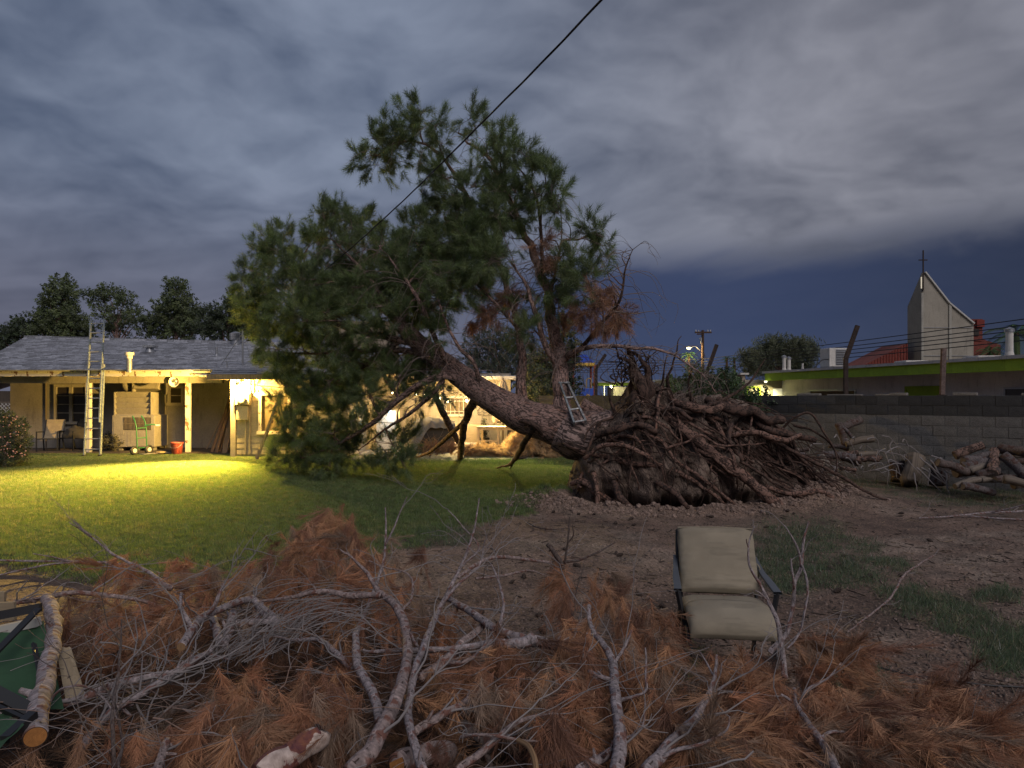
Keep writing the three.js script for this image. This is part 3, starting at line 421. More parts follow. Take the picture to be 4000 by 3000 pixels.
// ================= utility pole, wires, street lamp =================
{
  const D = 60, p = thing('utility_pole', 'brown wooden utility pole with a short crossarm, far behind the roots', 'utility pole', [XA(2745, D), 0, -D]);
  part(p, 'pole', cyl(0.17, 0.12, YA(1290, D), 0, YA(1290, D) / 2, 0), M.pole); part(p, 'crossarm', bx(1.5, 0.14, 0.12, 0, YA(1299, D), 0.14), M.pole); part(p, 'crossarm', bx(0.6, 0.1, 0.1, -0.25, YA(1306, D), 0.12), M.pole);
  for (const x of [-0.65, -0.4, 0.42, 0.66]) part(p, 'insulator', cyl(0.05, 0.035, 0.16, x, YA(1299, D) + 0.15, 0.14, 8), M.white); part(p, 'transformer_bracket', bx(0.12, 0.5, 0.2, -0.2, YA(1330, D), 0.1), M.steel);
  const q = V(XA(2745, D), 0, -D);
  const wires = [[1337, 1239], [1357, 1263], [1378, 1281], [1396, 1300], [1405, 1322]];
  wires.forEach(([, ye], i) => { const h = [4.95, 4.72, 4.5, 4.25, 4.05][i], d1 = (h - EYE) * F / (CY - ye), e = V(XA(4000, d1), h, -d1), s = V(q.x + (i - 2) * 0.1, h + 0.1, q.z + 0.25), dir = e.clone().sub(s), far = e.clone().addScaledVector(dir, 0.35); const mid = s.clone().lerp(far, 0.5); mid.y -= 0.12;
    const lf = V(q.x - 34, h + 0.2, q.z - 8), lm = s.clone().lerp(lf, 0.5); lm.y -= 0.3;
    solo('power_line', ['topmost thin', 'second', 'middle', 'fourth', 'lowest'][i] + ' of the five power lines crossing in front of the church', 'power line', mg([tube([s, mid, far], [0.022, 0.022], { seg: 24, sides: 5 }), tube([lf, lm, s], [0.022, 0.022], { seg: 16, sides: 5 })]), M.wire, 'power lines strung behind the green building'); });
  const l = thing('street_lamp', 'glowing yellow street lamp on an arm beside the utility pole', 'street lamp', [XA(2745, D), 0, -D]), hx = XA(2690, D) - XA(2745, D), hy = YA(1360, D);
  part(l, 'arm', tube([V(-0.1, hy - 0.35, 0), V(hx * 0.5, hy + 0.12, 0), V(hx + 0.15, hy + 0.1, 0)], [0.035, 0.03]), M.steel); part(l, 'lamp_head', rbx(0.5, 0.12, 0.24, 0.04, hx, hy + 0.12, 0), M.steel); part(l, 'bulb', new THREE.SphereGeometry(0.17, 12, 8).scale(1.2, 0.7, 1).translate(hx, hy, 0), glow(lin(1, 0.82, 0.36), 6));
  lamp(l, V(hx, hy - 0.02, 0), lin(1, 0.74, 0.32), 75, 0.12);
}
// ================= trees and shrubs: leaf clumps on limbs =================
const leafSpray = (n, len, leafL, leafW, s, curl = 0.4) => { const r = rng(s), pos = []; for (let i = 0; i < n; i++) { const t = 0.15 + 0.85 * r(), a = r() * 6.28, up = 0.4 + 0.7 * r(), d = V(Math.cos(a), up - curl, Math.sin(a)).normalize(), b = V(Math.cos(a) * 0.02, t * len, Math.sin(a) * 0.02), w = V(r() - 0.5, r() - 0.5, r() - 0.5).cross(d).normalize().multiplyScalar(leafW), e = b.clone().addScaledVector(d, leafL * (0.7 + 0.5 * r())), m = b.clone().lerp(e, 0.5); const p = (v) => pos.push(v.x, v.y, v.z); p(b); p(m.clone().add(w)); p(e); p(b); p(e); p(m.clone().sub(w)); } const g = new THREE.BufferGeometry(); g.setAttribute('position', new THREE.Float32BufferAttribute(pos, 3)); g.setAttribute('uv', new THREE.Float32BufferAttribute(new Float32Array(pos.length / 3 * 2), 2)); g.computeVertexNormals(); return g; };
const G_leaf = leafSpray(26, 0.3, 0.09, 0.022, 3), G_hang = leafSpray(30, 0.5, 0.16, 0.011, 4, 1.5), G_small = leafSpray(30, 0.2, 0.05, 0.013, 5);
function clumpTree(name, label, cat, { px, d, base = 0, trunkR, clumps, geo = G_leaf, per = 60, size = 1, cols, mat = M.bark, group, hang = 0, depth = 0.6, lean = 0, noTrunk }) {
  const x = XA(px, d), t = thing(name, label, cat, [x, base, -d], 0, group), L = [], limbs = [];
  const ctr = clumps.map(([a, b, r]) => { const dd = d + gauss() * r / F * d * depth * 2; return [at(a, b, dd).sub(V(x, base, -d)), r / F * d]; });
  const top = Math.max(...ctr.map(([c]) => c.y)), cx = ctr.reduce((s, [c]) => s + c.x, 0) / ctr.length;
  const sp = [V(0, 0, 0), V(lean + cx * 0.2, top * 0.3, 0), V(cx * 0.7, top * 0.6, 0.05), V(cx, top * 0.85, 0)];
  const curve = new THREE.CatmullRomCurve3(sp);
  if (!noTrunk) part(t, 'trunk', tube(sp, [trunkR, trunkR * 0.75, trunkR * 0.45, trunkR * 0.2], { seg: 14, sides: 8, wob: 0.2, gn: trunkR * 0.5 }), mat);
  for (const [c, r] of ctr) {
    const s = curve.getPoint(clamp((c.y - r) / top * 0.9, 0.12, 0.95)), m = s.clone().lerp(c, 0.55).add(V(gauss() * r * 0.3, r * 0.25, gauss() * r * 0.3));
    if (!noTrunk) limbs.push(tube([s, m, c.clone().add(V(0, r * 0.4, 0))], [trunkR * 0.32, trunkR * 0.18, trunkR * 0.05], { seg: 8, sides: 5, gn: trunkR * 0.4 }));
    const n = Math.round(per * 0.72 * clamp(r * r * 2.2, 0.35, 3));
    for (let i = 0; i < n; i++) { const v = V(gauss(), gauss() * 0.8, gauss()); if (v.length() > 1) v.normalize().multiplyScalar(Math.cbrt(R())); const p = c.clone().addScaledVector(v, r), dir = v.clone().add(V(gauss() * 0.5, 0.5 - hang * 1.4, gauss() * 0.5)), k = rr(0.65, 1.3), cc = cols[Math.floor(R() * cols.length)]; L.push([M4(p, dir, size * rr(0.7, 1.35)), lin(cc[0] * k, cc[1] * k, cc[2] * k)]); }
  }
  if (limbs.length) limbs.forEach((g) => part(t, 'limb', g, mat));
  copies(t, 'crown', geo, M.green, L); return t;
}
R = rng(23);
const olive = [[0.11, 0.15, 0.045], [0.135, 0.17, 0.055], [0.085, 0.12, 0.042]], deep = [[0.045, 0.075, 0.028], [0.055, 0.088, 0.03]], grey = [[0.085, 0.105, 0.06], [0.065, 0.085, 0.05]];
const BT = 'trees standing behind the house';
clumpTree('round_tree', 'low dark rounded tree at the far left end of the roof', 'tree', { px: 60, d: 34, trunkR: 0.16, per: 120, size: 1.4, clumps: [[110, 1275, 35], [60, 1300, 40], [10, 1330, 40], [-30, 1360, 60], [90, 1320, 45], [150, 1290, 30], [0, 1385, 40]], cols: deep, group: BT });
clumpTree('leafy_tree', 'tall leaning dark green tree left of the long ladder, behind the roof', 'tree', { px: 240, d: 33, trunkR: 0.2, per: 120, size: 1.3, clumps: [[240, 1120, 38], [215, 1150, 30], [260, 1165, 40], [195, 1200, 38], [240, 1210, 40], [180, 1240, 35], [225, 1250, 40], [275, 1235, 35], [290, 1275, 40], [210, 1290, 50], [250, 1310, 50], [160, 1300, 40], [300, 1310, 45], [330, 1290, 30]], cols: olive, group: BT });
clumpTree('open_tree', 'loose open crowned tree right of the long ladder, behind the roof', 'tree', { px: 440, d: 33, trunkR: 0.16, per: 85, size: 1.2, clumps: [[350, 1170, 22], [420, 1145, 26], [445, 1165, 28], [395, 1160, 20], [490, 1170, 24], [480, 1190, 22], [405, 1220, 30], [440, 1240, 32], [530, 1240, 30], [510, 1225, 25], [545, 1265, 25], [470, 1260, 30], [450, 1290, 34], [560, 1300, 28], [420, 1290, 22]], cols: olive, group: BT });
clumpTree('leafy_tree', 'rounded green tree above the two roof vents, with a bare top', 'tree', { px: 690, d: 33, trunkR: 0.2, per: 120, size: 1.3, clumps: [[685, 1120, 26], [690, 1150, 30], [660, 1190, 34], [700, 1180, 30], [640, 1230, 40], [690, 1225, 40], [740, 1200, 30], [620, 1270, 40], [670, 1280, 45], [730, 1260, 42], [780, 1235, 34], [610, 1315, 34], [700, 1310, 45], [770, 1290, 45]], cols: olive, group: BT });
clumpTree('spreading_tree', 'spreading green tree behind the metal turbine vent, meeting the fallen crown', 'tree', { px: 870, d: 31, trunkR: 0.16, per: 120, size: 1.25, clumps: [[830, 1240, 36], [880, 1215, 36], [920, 1180, 40], [860, 1270, 45], [920, 1250, 48], [800, 1300, 42], [870, 1315, 45], [950, 1300, 50], [970, 1240, 40], [1010, 1290, 50]], cols: [[0.055, 0.085, 0.026], [0.045, 0.07, 0.024]], group: BT });
clumpTree('willow_tree', 'pale drooping tree pair left of the white rooftop cooler', 'tree', { px: 3030, d: 52, trunkR: 0.2, per: 80, size: 1.9, geo: G_hang, hang: 1, clumps: [[2930, 1375, 30], [2960, 1395, 34], [2990, 1340, 30], [3015, 1320, 26], [3010, 1370, 36], [3040, 1345, 28], [3075, 1345, 26], [3110, 1325, 32], [3140, 1330, 30], [3160, 1365, 28], [3100, 1375, 34], [3060, 1395, 34], [2930, 1420, 30], [2990, 1425, 34], [3150, 1410, 28], [3110, 1420, 30]], cols: [[0.11, 0.135, 0.07], [0.14, 0.155, 0.08], [0.09, 0.115, 0.06]] });
clumpTree('olive_tree', 'dense rounded grey green tree above the patio roof', 'tree', { px: 1960, d: 29, trunkR: 0.2, per: 170, size: 1.1, geo: G_small, clumps: [[1870, 1340, 60], [1930, 1320, 60], [1990, 1330, 60], [1900, 1390, 70], [1970, 1390, 70], [2040, 1370, 60], [2030, 1430, 70], [1880, 1440, 60], [1950, 1450, 70], [2090, 1410, 55], [2080, 1470, 60], [1840, 1400, 50]], cols: [[0.07, 0.095, 0.05], [0.085, 0.11, 0.06], [0.055, 0.075, 0.04]] });
clumpTree('conifer_hedge', 'dark evergreen hedge between the patio and the blue play tower', 'hedge', { px: 2180, d: 23.5, trunkR: 0.12, per: 190, size: 1.0, clumps: [[2205, 1330, 50], [2205, 1400, 55], [2190, 1470, 60], [2200, 1400, 60], [2130, 1420, 55], [2090, 1500, 60], [2140, 1490, 65], [2190, 1520, 65], [2205, 1540, 55], [2110, 1570, 60], [2170, 1590, 65], [2060, 1560, 50], [2200, 1610, 55], [2130, 1640, 50], [2195, 1270, 35]], cols: [[0.030, 0.052, 0.018], [0.045, 0.070, 0.022], [0.06, 0.075, 0.022]] });
clumpTree('vine_shrub', 'bright green shrub growing behind the top of the roots', 'shrub', { px: 2840, d: 15.8, trunkR: 0.03, per: 110, size: 0.75, noTrunk: false, clumps: [[2700, 1470, 40], [2740, 1500, 45], [2790, 1530, 45], [2850, 1510, 36], [2835, 1475, 20], [2880, 1560, 45], [2930, 1590, 40], [2960, 1560, 24], [2990, 1600, 34], [2700, 1540, 50], [2640, 1520, 40], [2820, 1580, 40]], cols: [[0.05, 0.10, 0.03], [0.07, 0.13, 0.035], [0.04, 0.075, 0.03]] });
clumpTree('flowering_bush', 'leafy garden bush with pale pink buds at the left edge of the lawn', 'bush', { px: 20, d: 16.6, trunkR: 0.03, per: 420, size: 0.6, geo: G_small, clumps: [[20, 1640, 36], [60, 1670, 36], [-20, 1690, 50], [40, 1720, 45], [80, 1730, 32], [30, 1780, 45], [-20, 1770, 50], [75, 1785, 30], [0, 1815, 34]], cols: [[0.06, 0.09, 0.028], [0.08, 0.11, 0.04], [0.09, 0.085, 0.04]] });
{ const t = scene.children.at(-1), L = []; for (let i = 0; i < 70; i++) { const p = at(rr(-40, 100), rr(1625, 1800), 16.6 - rr(0.1, 0.35)); p.sub(t.position); L.push([M4(p, V(gauss(), 1, gauss()), rr(0.012, 0.022)), lin(0.5, 0.27, 0.25)]); } copies(t, 'buds', new THREE.IcosahedronGeometry(1, 0), std(lin(1, 1, 1)), L); }
for (const [px, yt, d, lab, sz] of [[2690, 1385, 62, 'small shaggy palm under the street lamp', 0.8], [2838, 1398, 70, 'thin far palm left of the drooping trees', 0.55], [2868, 1400, 72, 'second thin far palm, touching the drooping trees', 0.55], [3970, 1300, 34, 'broad green palm beside the white roof vent at the right edge', 1.5], [3870, 1372, 40, 'low green palm fronds above the lime fascia, below the red roof', 1.0]]) {
  const x = XA(px, d), h = YA(yt, d), t = thing('palm_tree', lab, 'palm tree', [x, 0, -d]); part(t, 'trunk', tube([V(0, 0, 0), V(0.1, h * 0.5, 0), V(0, h, 0)], [0.16, 0.13, 0.12], { seg: 10, sides: 8, wob: 0.2 }), M.pole);
  for (let i = 0; i < 17; i++) { const a = i * 2.4, el = 0.95 - i * 0.085, l = sz * rr(0.85, 1.2), d1 = V(Math.cos(a) * Math.cos(el), Math.sin(el), Math.sin(a) * Math.cos(el)), pts = [0, 0.35, 0.7, 1].map((s) => V(0, h, 0).addScaledVector(d1, l * s).add(V(0, -0.55 * l * s * s, 0))); const cv = new THREE.CatmullRomCurve3(pts), pos = []; for (let k = 2; k < 22; k++) { const p = cv.getPoint(k / 22), tg = cv.getTangent(k / 22), sd = V(0, 1, 0).cross(tg).normalize(); for (const s of [-1, 1]) { const e = p.clone().addScaledVector(sd, s * l * 0.26 * Math.sin(k / 22 * 3)).addScaledVector(tg, l * 0.16).add(V(0, -0.09 * l, 0)), q = p.clone().addScaledVector(tg, l * 0.035); pos.push(p.x, p.y, p.z, q.x, q.y, q.z, e.x, e.y, e.z); } } const g = new THREE.BufferGeometry(); g.setAttribute('position', new THREE.Float32BufferAttribute(pos, 3)); g.setAttribute('uv', new THREE.Float32BufferAttribute(new Float32Array(pos.length / 3 * 2), 2)); g.computeVertexNormals(); part(t, 'frond', [g, tube(pts, [0.012 * sz, 0.004], { seg: 8, sides: 4 })], std(lin(0.045 * rr(.8, 1.3), 0.095 * rr(.8, 1.3), 0.03))); }
}
// ================= house on the left =================
R = rng(31);
const LAMP_YELLOW = lin(1, 0.61, 0.13), PATIO_WARM = lin(1, 0.62, 0.18);
{
  const h = thing('house', 'low yellow lit house with grey shingle roof, porch and lap siding corner', 'house');
  const zw = -22.6;
  part(h, 'wall', bx(8.9, 2.5, 0.16, -12.55, 1.25, zw - 0.08), M.wall); part(h, 'wall', bx(0.16, 2.5, 9, -16.92, 1.25, zw - 4.66), M.wall); part(h, 'wall', bx(14.5, 2.5, 0.16, -9.7, 1.25, zw - 9), M.wall);
  part(h, 'wall', bx(0.14, 2.3, 3.2, -8.12, 1.15, -21.0), M.wall);
  for (const px of [178, 640, 646]) part(h, 'conduit', cyl(0.022, 0.022, px === 640 ? 2.2 : 2.35, XA(px, 22.55), 1.2, -22.56, 6), px === 646 ? M.wall : M.timberGrey);
  part(h, 'junction_box', rbx(0.12, 0.36, 0.1, 0.01, XA(645, 22.5), 0.75, -22.52), M.wall);
  // porch windows
  const win = (x0, x1, y0, y1, z, cols, rows, name = 'window', fr = M.siding, pn = M.pane) => {
    const w = 0.09, g = part(h, name, [bx(x1 - x0 + 2 * w, w, 0.08, (x0 + x1) / 2, y1 + w / 2, z), bx(x1 - x0 + 2 * w + 0.06, w, 0.12, (x0 + x1) / 2, y0 - w / 2, z + 0.02), bx(w, y1 - y0, 0.075, x0 - w / 2, (y0 + y1) / 2, z), bx(w, y1 - y0, 0.075, x1 + w / 2, (y0 + y1) / 2, z)], fr);
    const cw = (x1 - x0) / cols; for (let c = 0; c < cols; c++) for (let r = 0; r < rows; r++) { const rh = (y1 - y0) / rows; part(g, 'pane', bx(cw - 0.01, rh - 0.02, 0.015, x0 + cw * (c + 0.5), y0 + rh * (r + 0.5), z - 0.02), pn); if (r) part(g, 'muntin', bx(cw - 0.004, 0.028, 0.03, x0 + cw * (c + 0.5), y0 + rh * r, z + 0.003), fr); }
    for (let c = 1; c < cols; c++) part(g, 'mullion', bx(0.11, y1 - y0, 0.07, x0 + cw * c, (y0 + y1) / 2, z + 0.006), fr); return g;
  };
  win(XA(219, 22.5), XA(331, 22.5), YA(1647, 22.5), YA(1512, 22.5), -22.55, 2, 4); win(XA(663, 22.5), XA(706, 22.5), YA(1574, 22.5), YA(1516, 22.5), -22.55, 1, 2);
  // posts, beam, fascia, soffit
  for (const px of [347, 735]) { const x = XA(px, 20.9); part(h, 'porch_post', rbx(0.135, 2.2, 0.135, 0.012, x, 1.1, -20.9), M.peelPaint); }
  part(h, 'porch_beam', bx(7.7, 0.22, 0.12, -12.9, 2.30, -20.9), M.siding);
  part(h, 'fascia', bx(6.8, 0.145, 0.05, -13.2, 2.465, -20.47), M.peelPaint); { const a = V(-9.8, 2.465, -20.47), b = V(XA(832, 20.2), 2.38, -20.2); part(h, 'fascia', bar([a.x, a.y, a.z], [b.x, b.y, b.z], 0.05, 0.14), M.peelPaint); }
  part(h, 'gutter_edge', bx(6.8, 0.03, 0.1, -13.2, 2.555, -20.45), M.white);
  part(h, 'porch_ceiling', bx(8.8, 0.04, 2.3, -12.6, 2.52, -21.6), M.wallGrey); part(h, 'ceiling', bx(11, 0.05, 9, -11.6, 2.56, -27), M.wallGrey);
  for (let i = 0; i < 9; i++) part(h, 'rafter_tail', bx(0.05, 0.11, 0.5, -16.4 + i * 0.82, 2.44, -20.7), M.siding);
  // roof: lapped courses from eave to ridge
  const RL = [-18.0, 3.92, -24.6], RR = [-5.2, 3.84, -28.2], EL = [-16.6, 2.565, -20.25], EM = [-9.0, 2.565, -20.3], ER = [-5, 2.565, -20.3];
  const course = (a, b, c, d, n, name, lift = 0.022) => { const pos = [], uv = [], idx = []; const L = (p, q, t) => [lerp(p[0], q[0], t), lerp(p[1], q[1], t), lerp(p[2], q[2], t)];
    for (let i = 0; i < n; i++) { const t0 = i / n, t1 = (i + 1.15) / n; const q = [L(a, c, t0), L(b, d, t0), L(a, c, Math.min(1, t1)), L(b, d, Math.min(1, t1))], o = pos.length / 3; q[0][1] += lift; q[1][1] += lift; const low = [[...q[0]], [...q[1]]]; low[0][1] -= lift; low[1][1] -= lift;
      for (const p of [q[0], q[1], q[2], q[3], low[0], low[1]]) { pos.push(...p); uv.push(p[0], t0 * 4.6 + (p === q[2] || p === q[3] ? 4.6 / n : 0)); } idx.push(o, o + 1, o + 2, o + 1, o + 3, o + 2, o + 4, o + 5, o, o + 5, o + 1, o); }
    const g = new THREE.BufferGeometry(); g.setAttribute('position', new THREE.Float32BufferAttribute(pos, 3)); g.setAttribute('uv', new THREE.Float32BufferAttribute(uv, 2)); g.setIndex(idx); const q = g.toNonIndexed(); q.computeVertexNormals(); return part(h, name, q, M.shingle); };
  const roof = course(EL, ER, RL, RR, 26, 'roof');
  course([XA(820, 19.1), 2.40, -19.1], [-4.7, 2.40, -19.1], [-9.35, 2.86, -21.25], [-4.9, 2.86, -21.25], 8, 'porch_roof');
  part(h, 'hip_roof', (() => { const g = new THREE.BufferGeometry(); g.setAttribute('position', new THREE.Float32BufferAttribute([...EL, ...RL, -18.6, 2.565, -29.5, -18.6, 2.565, -29.5, ...RL, ...RR, -18.6, 2.565, -29.5, ...RR, -5, 2.565, -31.9], 3)); g.setAttribute('uv', new THREE.Float32BufferAttribute(new Float32Array(18), 2)); g.computeVertexNormals(); return boxUV(g); })(), M.shingle);
  part(h, 'ridge_cap', bar([RL[0], RL[1] + 0.02, RL[2]], [RR[0], RR[1] + 0.02, RR[2]], 0.14, 0.05), M.shingle);
  // siding corner
  const xb0 = -8.19, xb1 = -4.8; part(h, 'wall', bx(xb1 - xb0, 2.3, 0.1, (xb0 + xb1) / 2, 1.15, -19.57), M.siding); part(h, 'wall', bx(0.1, 2.3, 3, -4.85, 1.15, -21.1), M.siding);
  for (let i = 0; i < 13; i++) { const y = 0.08 + i * 0.172, x0 = xb0 + 0.14 + rr(0, 0.01); if (y < 0.72 || y > 1.84) part(h, 'siding_board', bx(xb1 - x0, 0.166, 0.022, (x0 + xb1) / 2, y + 0.085, -19.508 + 0.004, 0, -0.07), M.siding); else { part(h, 'siding_board', bx(XA(1008, 19.5) - x0, 0.166, 0.022, (x0 + XA(1008, 19.5)) / 2, y + 0.085, -19.504, 0, -0.07), M.siding); part(h, 'siding_board', bx(xb1 + 6.42, 0.166, 0.022, (xb1 - 6.42) / 2, y + 0.085, -19.504, 0, -0.07), M.siding); } }
  part(h, 'corner_board', bx(0.14, 2.3, 0.05, xb0 + 0.07, 1.15, -19.495), M.peelPaint);
  win(XA(1020, 19.45), -6.55, 0.76, 1.80, -19.49, 1, 1, 'window', M.peelPaint, std(lin(0.30, 0.25, 0.17), { map: T.wood }));
  part(h, 'fascia', bx(4.2, 0.15, 0.05, -6.62, 2.33, -19.07), M.timberGrey); part(h, 'soffit', bx(4.1, 0.03, 0.5, -6.6, 2.29, -19.32), M.siding);
  for (const px of [962, 984]) part(h, 'trim_board', bx(0.06, 0.36, 0.03, XA(px, 19.4), 2.06, -19.47), px === 962 ? M.timber : M.peelPaint);
  // roof fittings
  const onRoof = (px, py) => { let a = 20.3, b = 28; for (let i = 0; i < 40; i++) { const m = (a + b) / 2, p = at(px, py, m), u = clamp((p.x - RL[0]) / (RR[0] - RL[0])), t = (m - 20.28) / (lerp(24.6, 28.2, u) - 20.28); p.y > lerp(2.565, lerp(3.92, 3.84, u), t) ? a = m : b = m; } return at(px, py, (a + b) / 2); };
  { let p = onRoof(505, 1448); const v = part(h, 'vent_pipe', cyl(0.08, 0.075, 0.5, p.x, p.y + 0.2, p.z), M.galv); part(v, 'cap', [cyl(0.125, 0.14, 0.09, p.x, p.y + 0.51, p.z), cyl(0.09, 0.09, 0.1, p.x, p.y + 0.42, p.z)], M.white);
    p = onRoof(586, 1378); const w = part(h, 'roof_vent', [cyl(0.16, 0.12, 0.18, p.x, p.y + 0.07, p.z), cyl(0.26, 0.26, 0.02, p.x, p.y, p.z)], M.galv); part(w, 'cap', rbx(0.36, 0.09, 0.36, 0.01, p.x, p.y + 0.22, p.z), M.alu);
    p = onRoof(846, 1393); part(h, 'vent_pipe', [cyl(0.12, 0.05, 0.12, p.x, p.y + 0.02, p.z), cyl(0.045, 0.045, 0.3, p.x, p.y + 0.18, p.z)], M.galv); p = onRoof(887, 1446); part(h, 'vent_pipe', [cyl(0.06, 0.03, 0.08, p.x, p.y + 0.02, p.z), cyl(0.022, 0.022, 0.26, p.x, p.y + 0.15, p.z)], M.galv); p = onRoof(1036, 1388); part(h, 'vent_pipe', [cyl(0.09, 0.05, 0.1, p.x, p.y, p.z), cyl(0.055, 0.06, 0.2, p.x, p.y + 0.1, p.z)], M.white); 
    p = onRoof(921, 1347); const tv = thing('turbine_vent', 'round silver turbine vent on the roof ridge', 'roof vent', [p.x, p.y, p.z]); part(tv, 'neck', cyl(0.17, 0.15, 0.26, 0, 0.1, 0), M.galv); part(tv, 'dome', new THREE.SphereGeometry(0.2, 16, 8, 0, 6.3, 0, 1.2).scale(1, 0.6, 1).translate(0, 0.4, 0), M.galv); for (let i = 0; i < 16; i++) { const a = i / 16 * 6.283; part(tv, 'vane', bx(0.075, 0.26, 0.008, 0, 0, 0, 0, 0, 0.7).translate(0, 0, 0.2).rotateY(a).translate(0, 0.32, 0), M.galv); }
    const m0 = at(948, 1462, 20.6), m1 = at(948, 1288, 20.6); const mast = part(h, 'service_mast', rod([m0.x, m0.y - 0.2, m0.z], [m1.x, m1.y, m1.z], 0.028), M.steel); const g1 = at(842, 1458, 20.7), g2 = at(1002, 1462, 20.7), mt = at(948, 1300, 20.6), tl = at(905, 1345, 20.6); part(mast, 'guy_rod', rod([g1.x, g1.y, g1.z], [mt.x, mt.y, mt.z], 0.012, 5), M.steel); part(mast, 'guy_rod', rod([g2.x, g2.y, g2.z], [mt.x, mt.y, mt.z], 0.012, 5), M.steel); part(mast, 'flashing', new THREE.ConeGeometry(0.12, 0.18, 10).translate(m0.x, m0.y + 0.03, m0.z), M.galv); }
  // ---- lights and fittings on the house ----
  const lp = at(926, 1512, 19.15), wl = thing('wall_lamp', 'bright yellow flood lamp on the siding corner under the eave', 'lamp', [lp.x, lp.y, lp.z]);
  part(wl, 'bracket', [bx(0.05, 0.05, 0.3, 0, 0.1, -0.17), bx(0.12, 0.16, 0.03, 0, 0.1, -0.31)], M.steel); part(wl, 'socket', cyl(0.045, 0.06, 0.1, 0, 0.085, 0), M.steel); part(wl, 'bulb', new THREE.SphereGeometry(0.07, 16, 10).translate(0, -0.02, 0), glow(lin(1, 0.80, 0.34), 60)); lamp(wl, V(0, -0.02, 0), LAMP_YELLOW, 100, 0.045); for (const [k, a, x, y, z] of [[2100, 0.75, -0.9, -2.55, 5.0], [150, 0.75, -6.2, -0.9, -2.2]]) { const s = new THREE.SpotLight(LAMP_YELLOW, k, 0, a, 0.95, 2); s.position.set(0, -0.03, 0.0); s.target.position.set(x, y, z); s.castShadow = true; s.shadow.radius = 2.5; wl.add(s, s.target); }   // two heads: over the lawn, along the porch
  const fl = at(681, 1491, 20.75), fo = thing('dish_light', 'round white unlit flood light hanging at the end of the porch beam', 'lamp', [fl.x, fl.y, fl.z]); part(fo, 'reflector', new THREE.LatheGeometry([[0.02, -0.12], [0.09, -0.1], [0.14, -0.03], [0.16, 0.02], [0.165, 0.03], [0.155, 0.025], [0.13, -0.02], [0.08, -0.085], [0.0, -0.1]].map(([a, b]) => new THREE.Vector2(a, b)), 24).rotateX(Math.PI / 2), std(lin(0.72, 0.68, 0.6), { roughness: 0.4 })); part(fo, 'lens', new THREE.SphereGeometry(0.06, 12, 8).translate(0.03, 0.02, -0.02), M.galv); part(fo, 'stem', bx(0.04, 0.12, 0.08, 0, 0.1, -0.12), M.steel);
  const mp = at(949, 1560, 19.38), mb = thing('electric_meter', 'pale electric meter box with round meter beside the yellow lamp', 'meter box', [mp.x, mp.y, mp.z]); part(mb, 'box', rbx(0.42, 0.32, 0.16, 0.015, 0, 0, 0), M.siding); part(mb, 'lower_box', rbx(0.34, 0.42, 0.1, 0.01, -0.02, -0.39, -0.03), M.siding); part(mb, 'meter', [cyl(0.11, 0.1, 0.1, 0, 0, 0, 20).rotateX(Math.PI / 2).translate(0, 0, 0.11), new THREE.TorusGeometry(0.105, 0.018, 8, 24).translate(0, 0, 0.12)], M.galv); part(mb, 'conduit', cyl(0.02, 0.02, 1.0, 0.05, -1.1, -0.05, 6), M.siding); part(mb, 'conduit', cyl(0.017, 0.017, 1.5, 0.17, -0.85, -0.06, 6), M.siding); part(mb, 'conduit', cyl(0.03, 0.03, 0.5, 0.17, 0.4, -0.05, 8), M.white);
  // cable along the wall
  { const a = at(915, 1489, 19.2), b = at(1085, 1513, 19.0), c = at(1240, 1540, 18.9), m = a.clone().lerp(b, 0.5); m.y -= 0.03; solo('house_cable', 'thin dark cable running from the lamp along the siding wall', 'cable', tube([a, m, b, c], [0.012, 0.012], { seg: 20, sides: 5 }), M.black); }
}
// neighbour corner at far left: lattice and roof scrap
{ const l = thing('lattice_fence', 'white diamond lattice panel seen past the left end of the house', 'fence', [XA(5, 27), 0, -27]); for (let i = 0; i < 9; i++) { const x = -0.75 + i * 0.15; part(l, 'slat', [bar([x, 0.95, 0], [x + 0.55, 1.5, 0], 0.022, 0.01), bar([x + 0.55, 0.95, 0.012], [x, 1.5, 0.012], 0.022, 0.01)], M.white); } part(l, 'rail', [bx(2, 0.05, 0.05, 0.1, 0.93, 0), bx(2, 0.05, 0.05, 0.1, 1.52, 0), bx(2, 0.95, 0.04, 0.1, 0.45, 0)], M.timberGrey);
  const s = thing('garden_shed', 'dim grey shed roof beyond the left end of the house', 'shed', [XA(-60, 30), 0, -30]); part(s, 'wall', bx(2.6, 2.0, 2, 0, 1, 0), M.timberGrey); part(s, 'roof', bx(3.2, 0.08, 2.6, 0.1, 2.25, 0, 0.3), M.steel); }
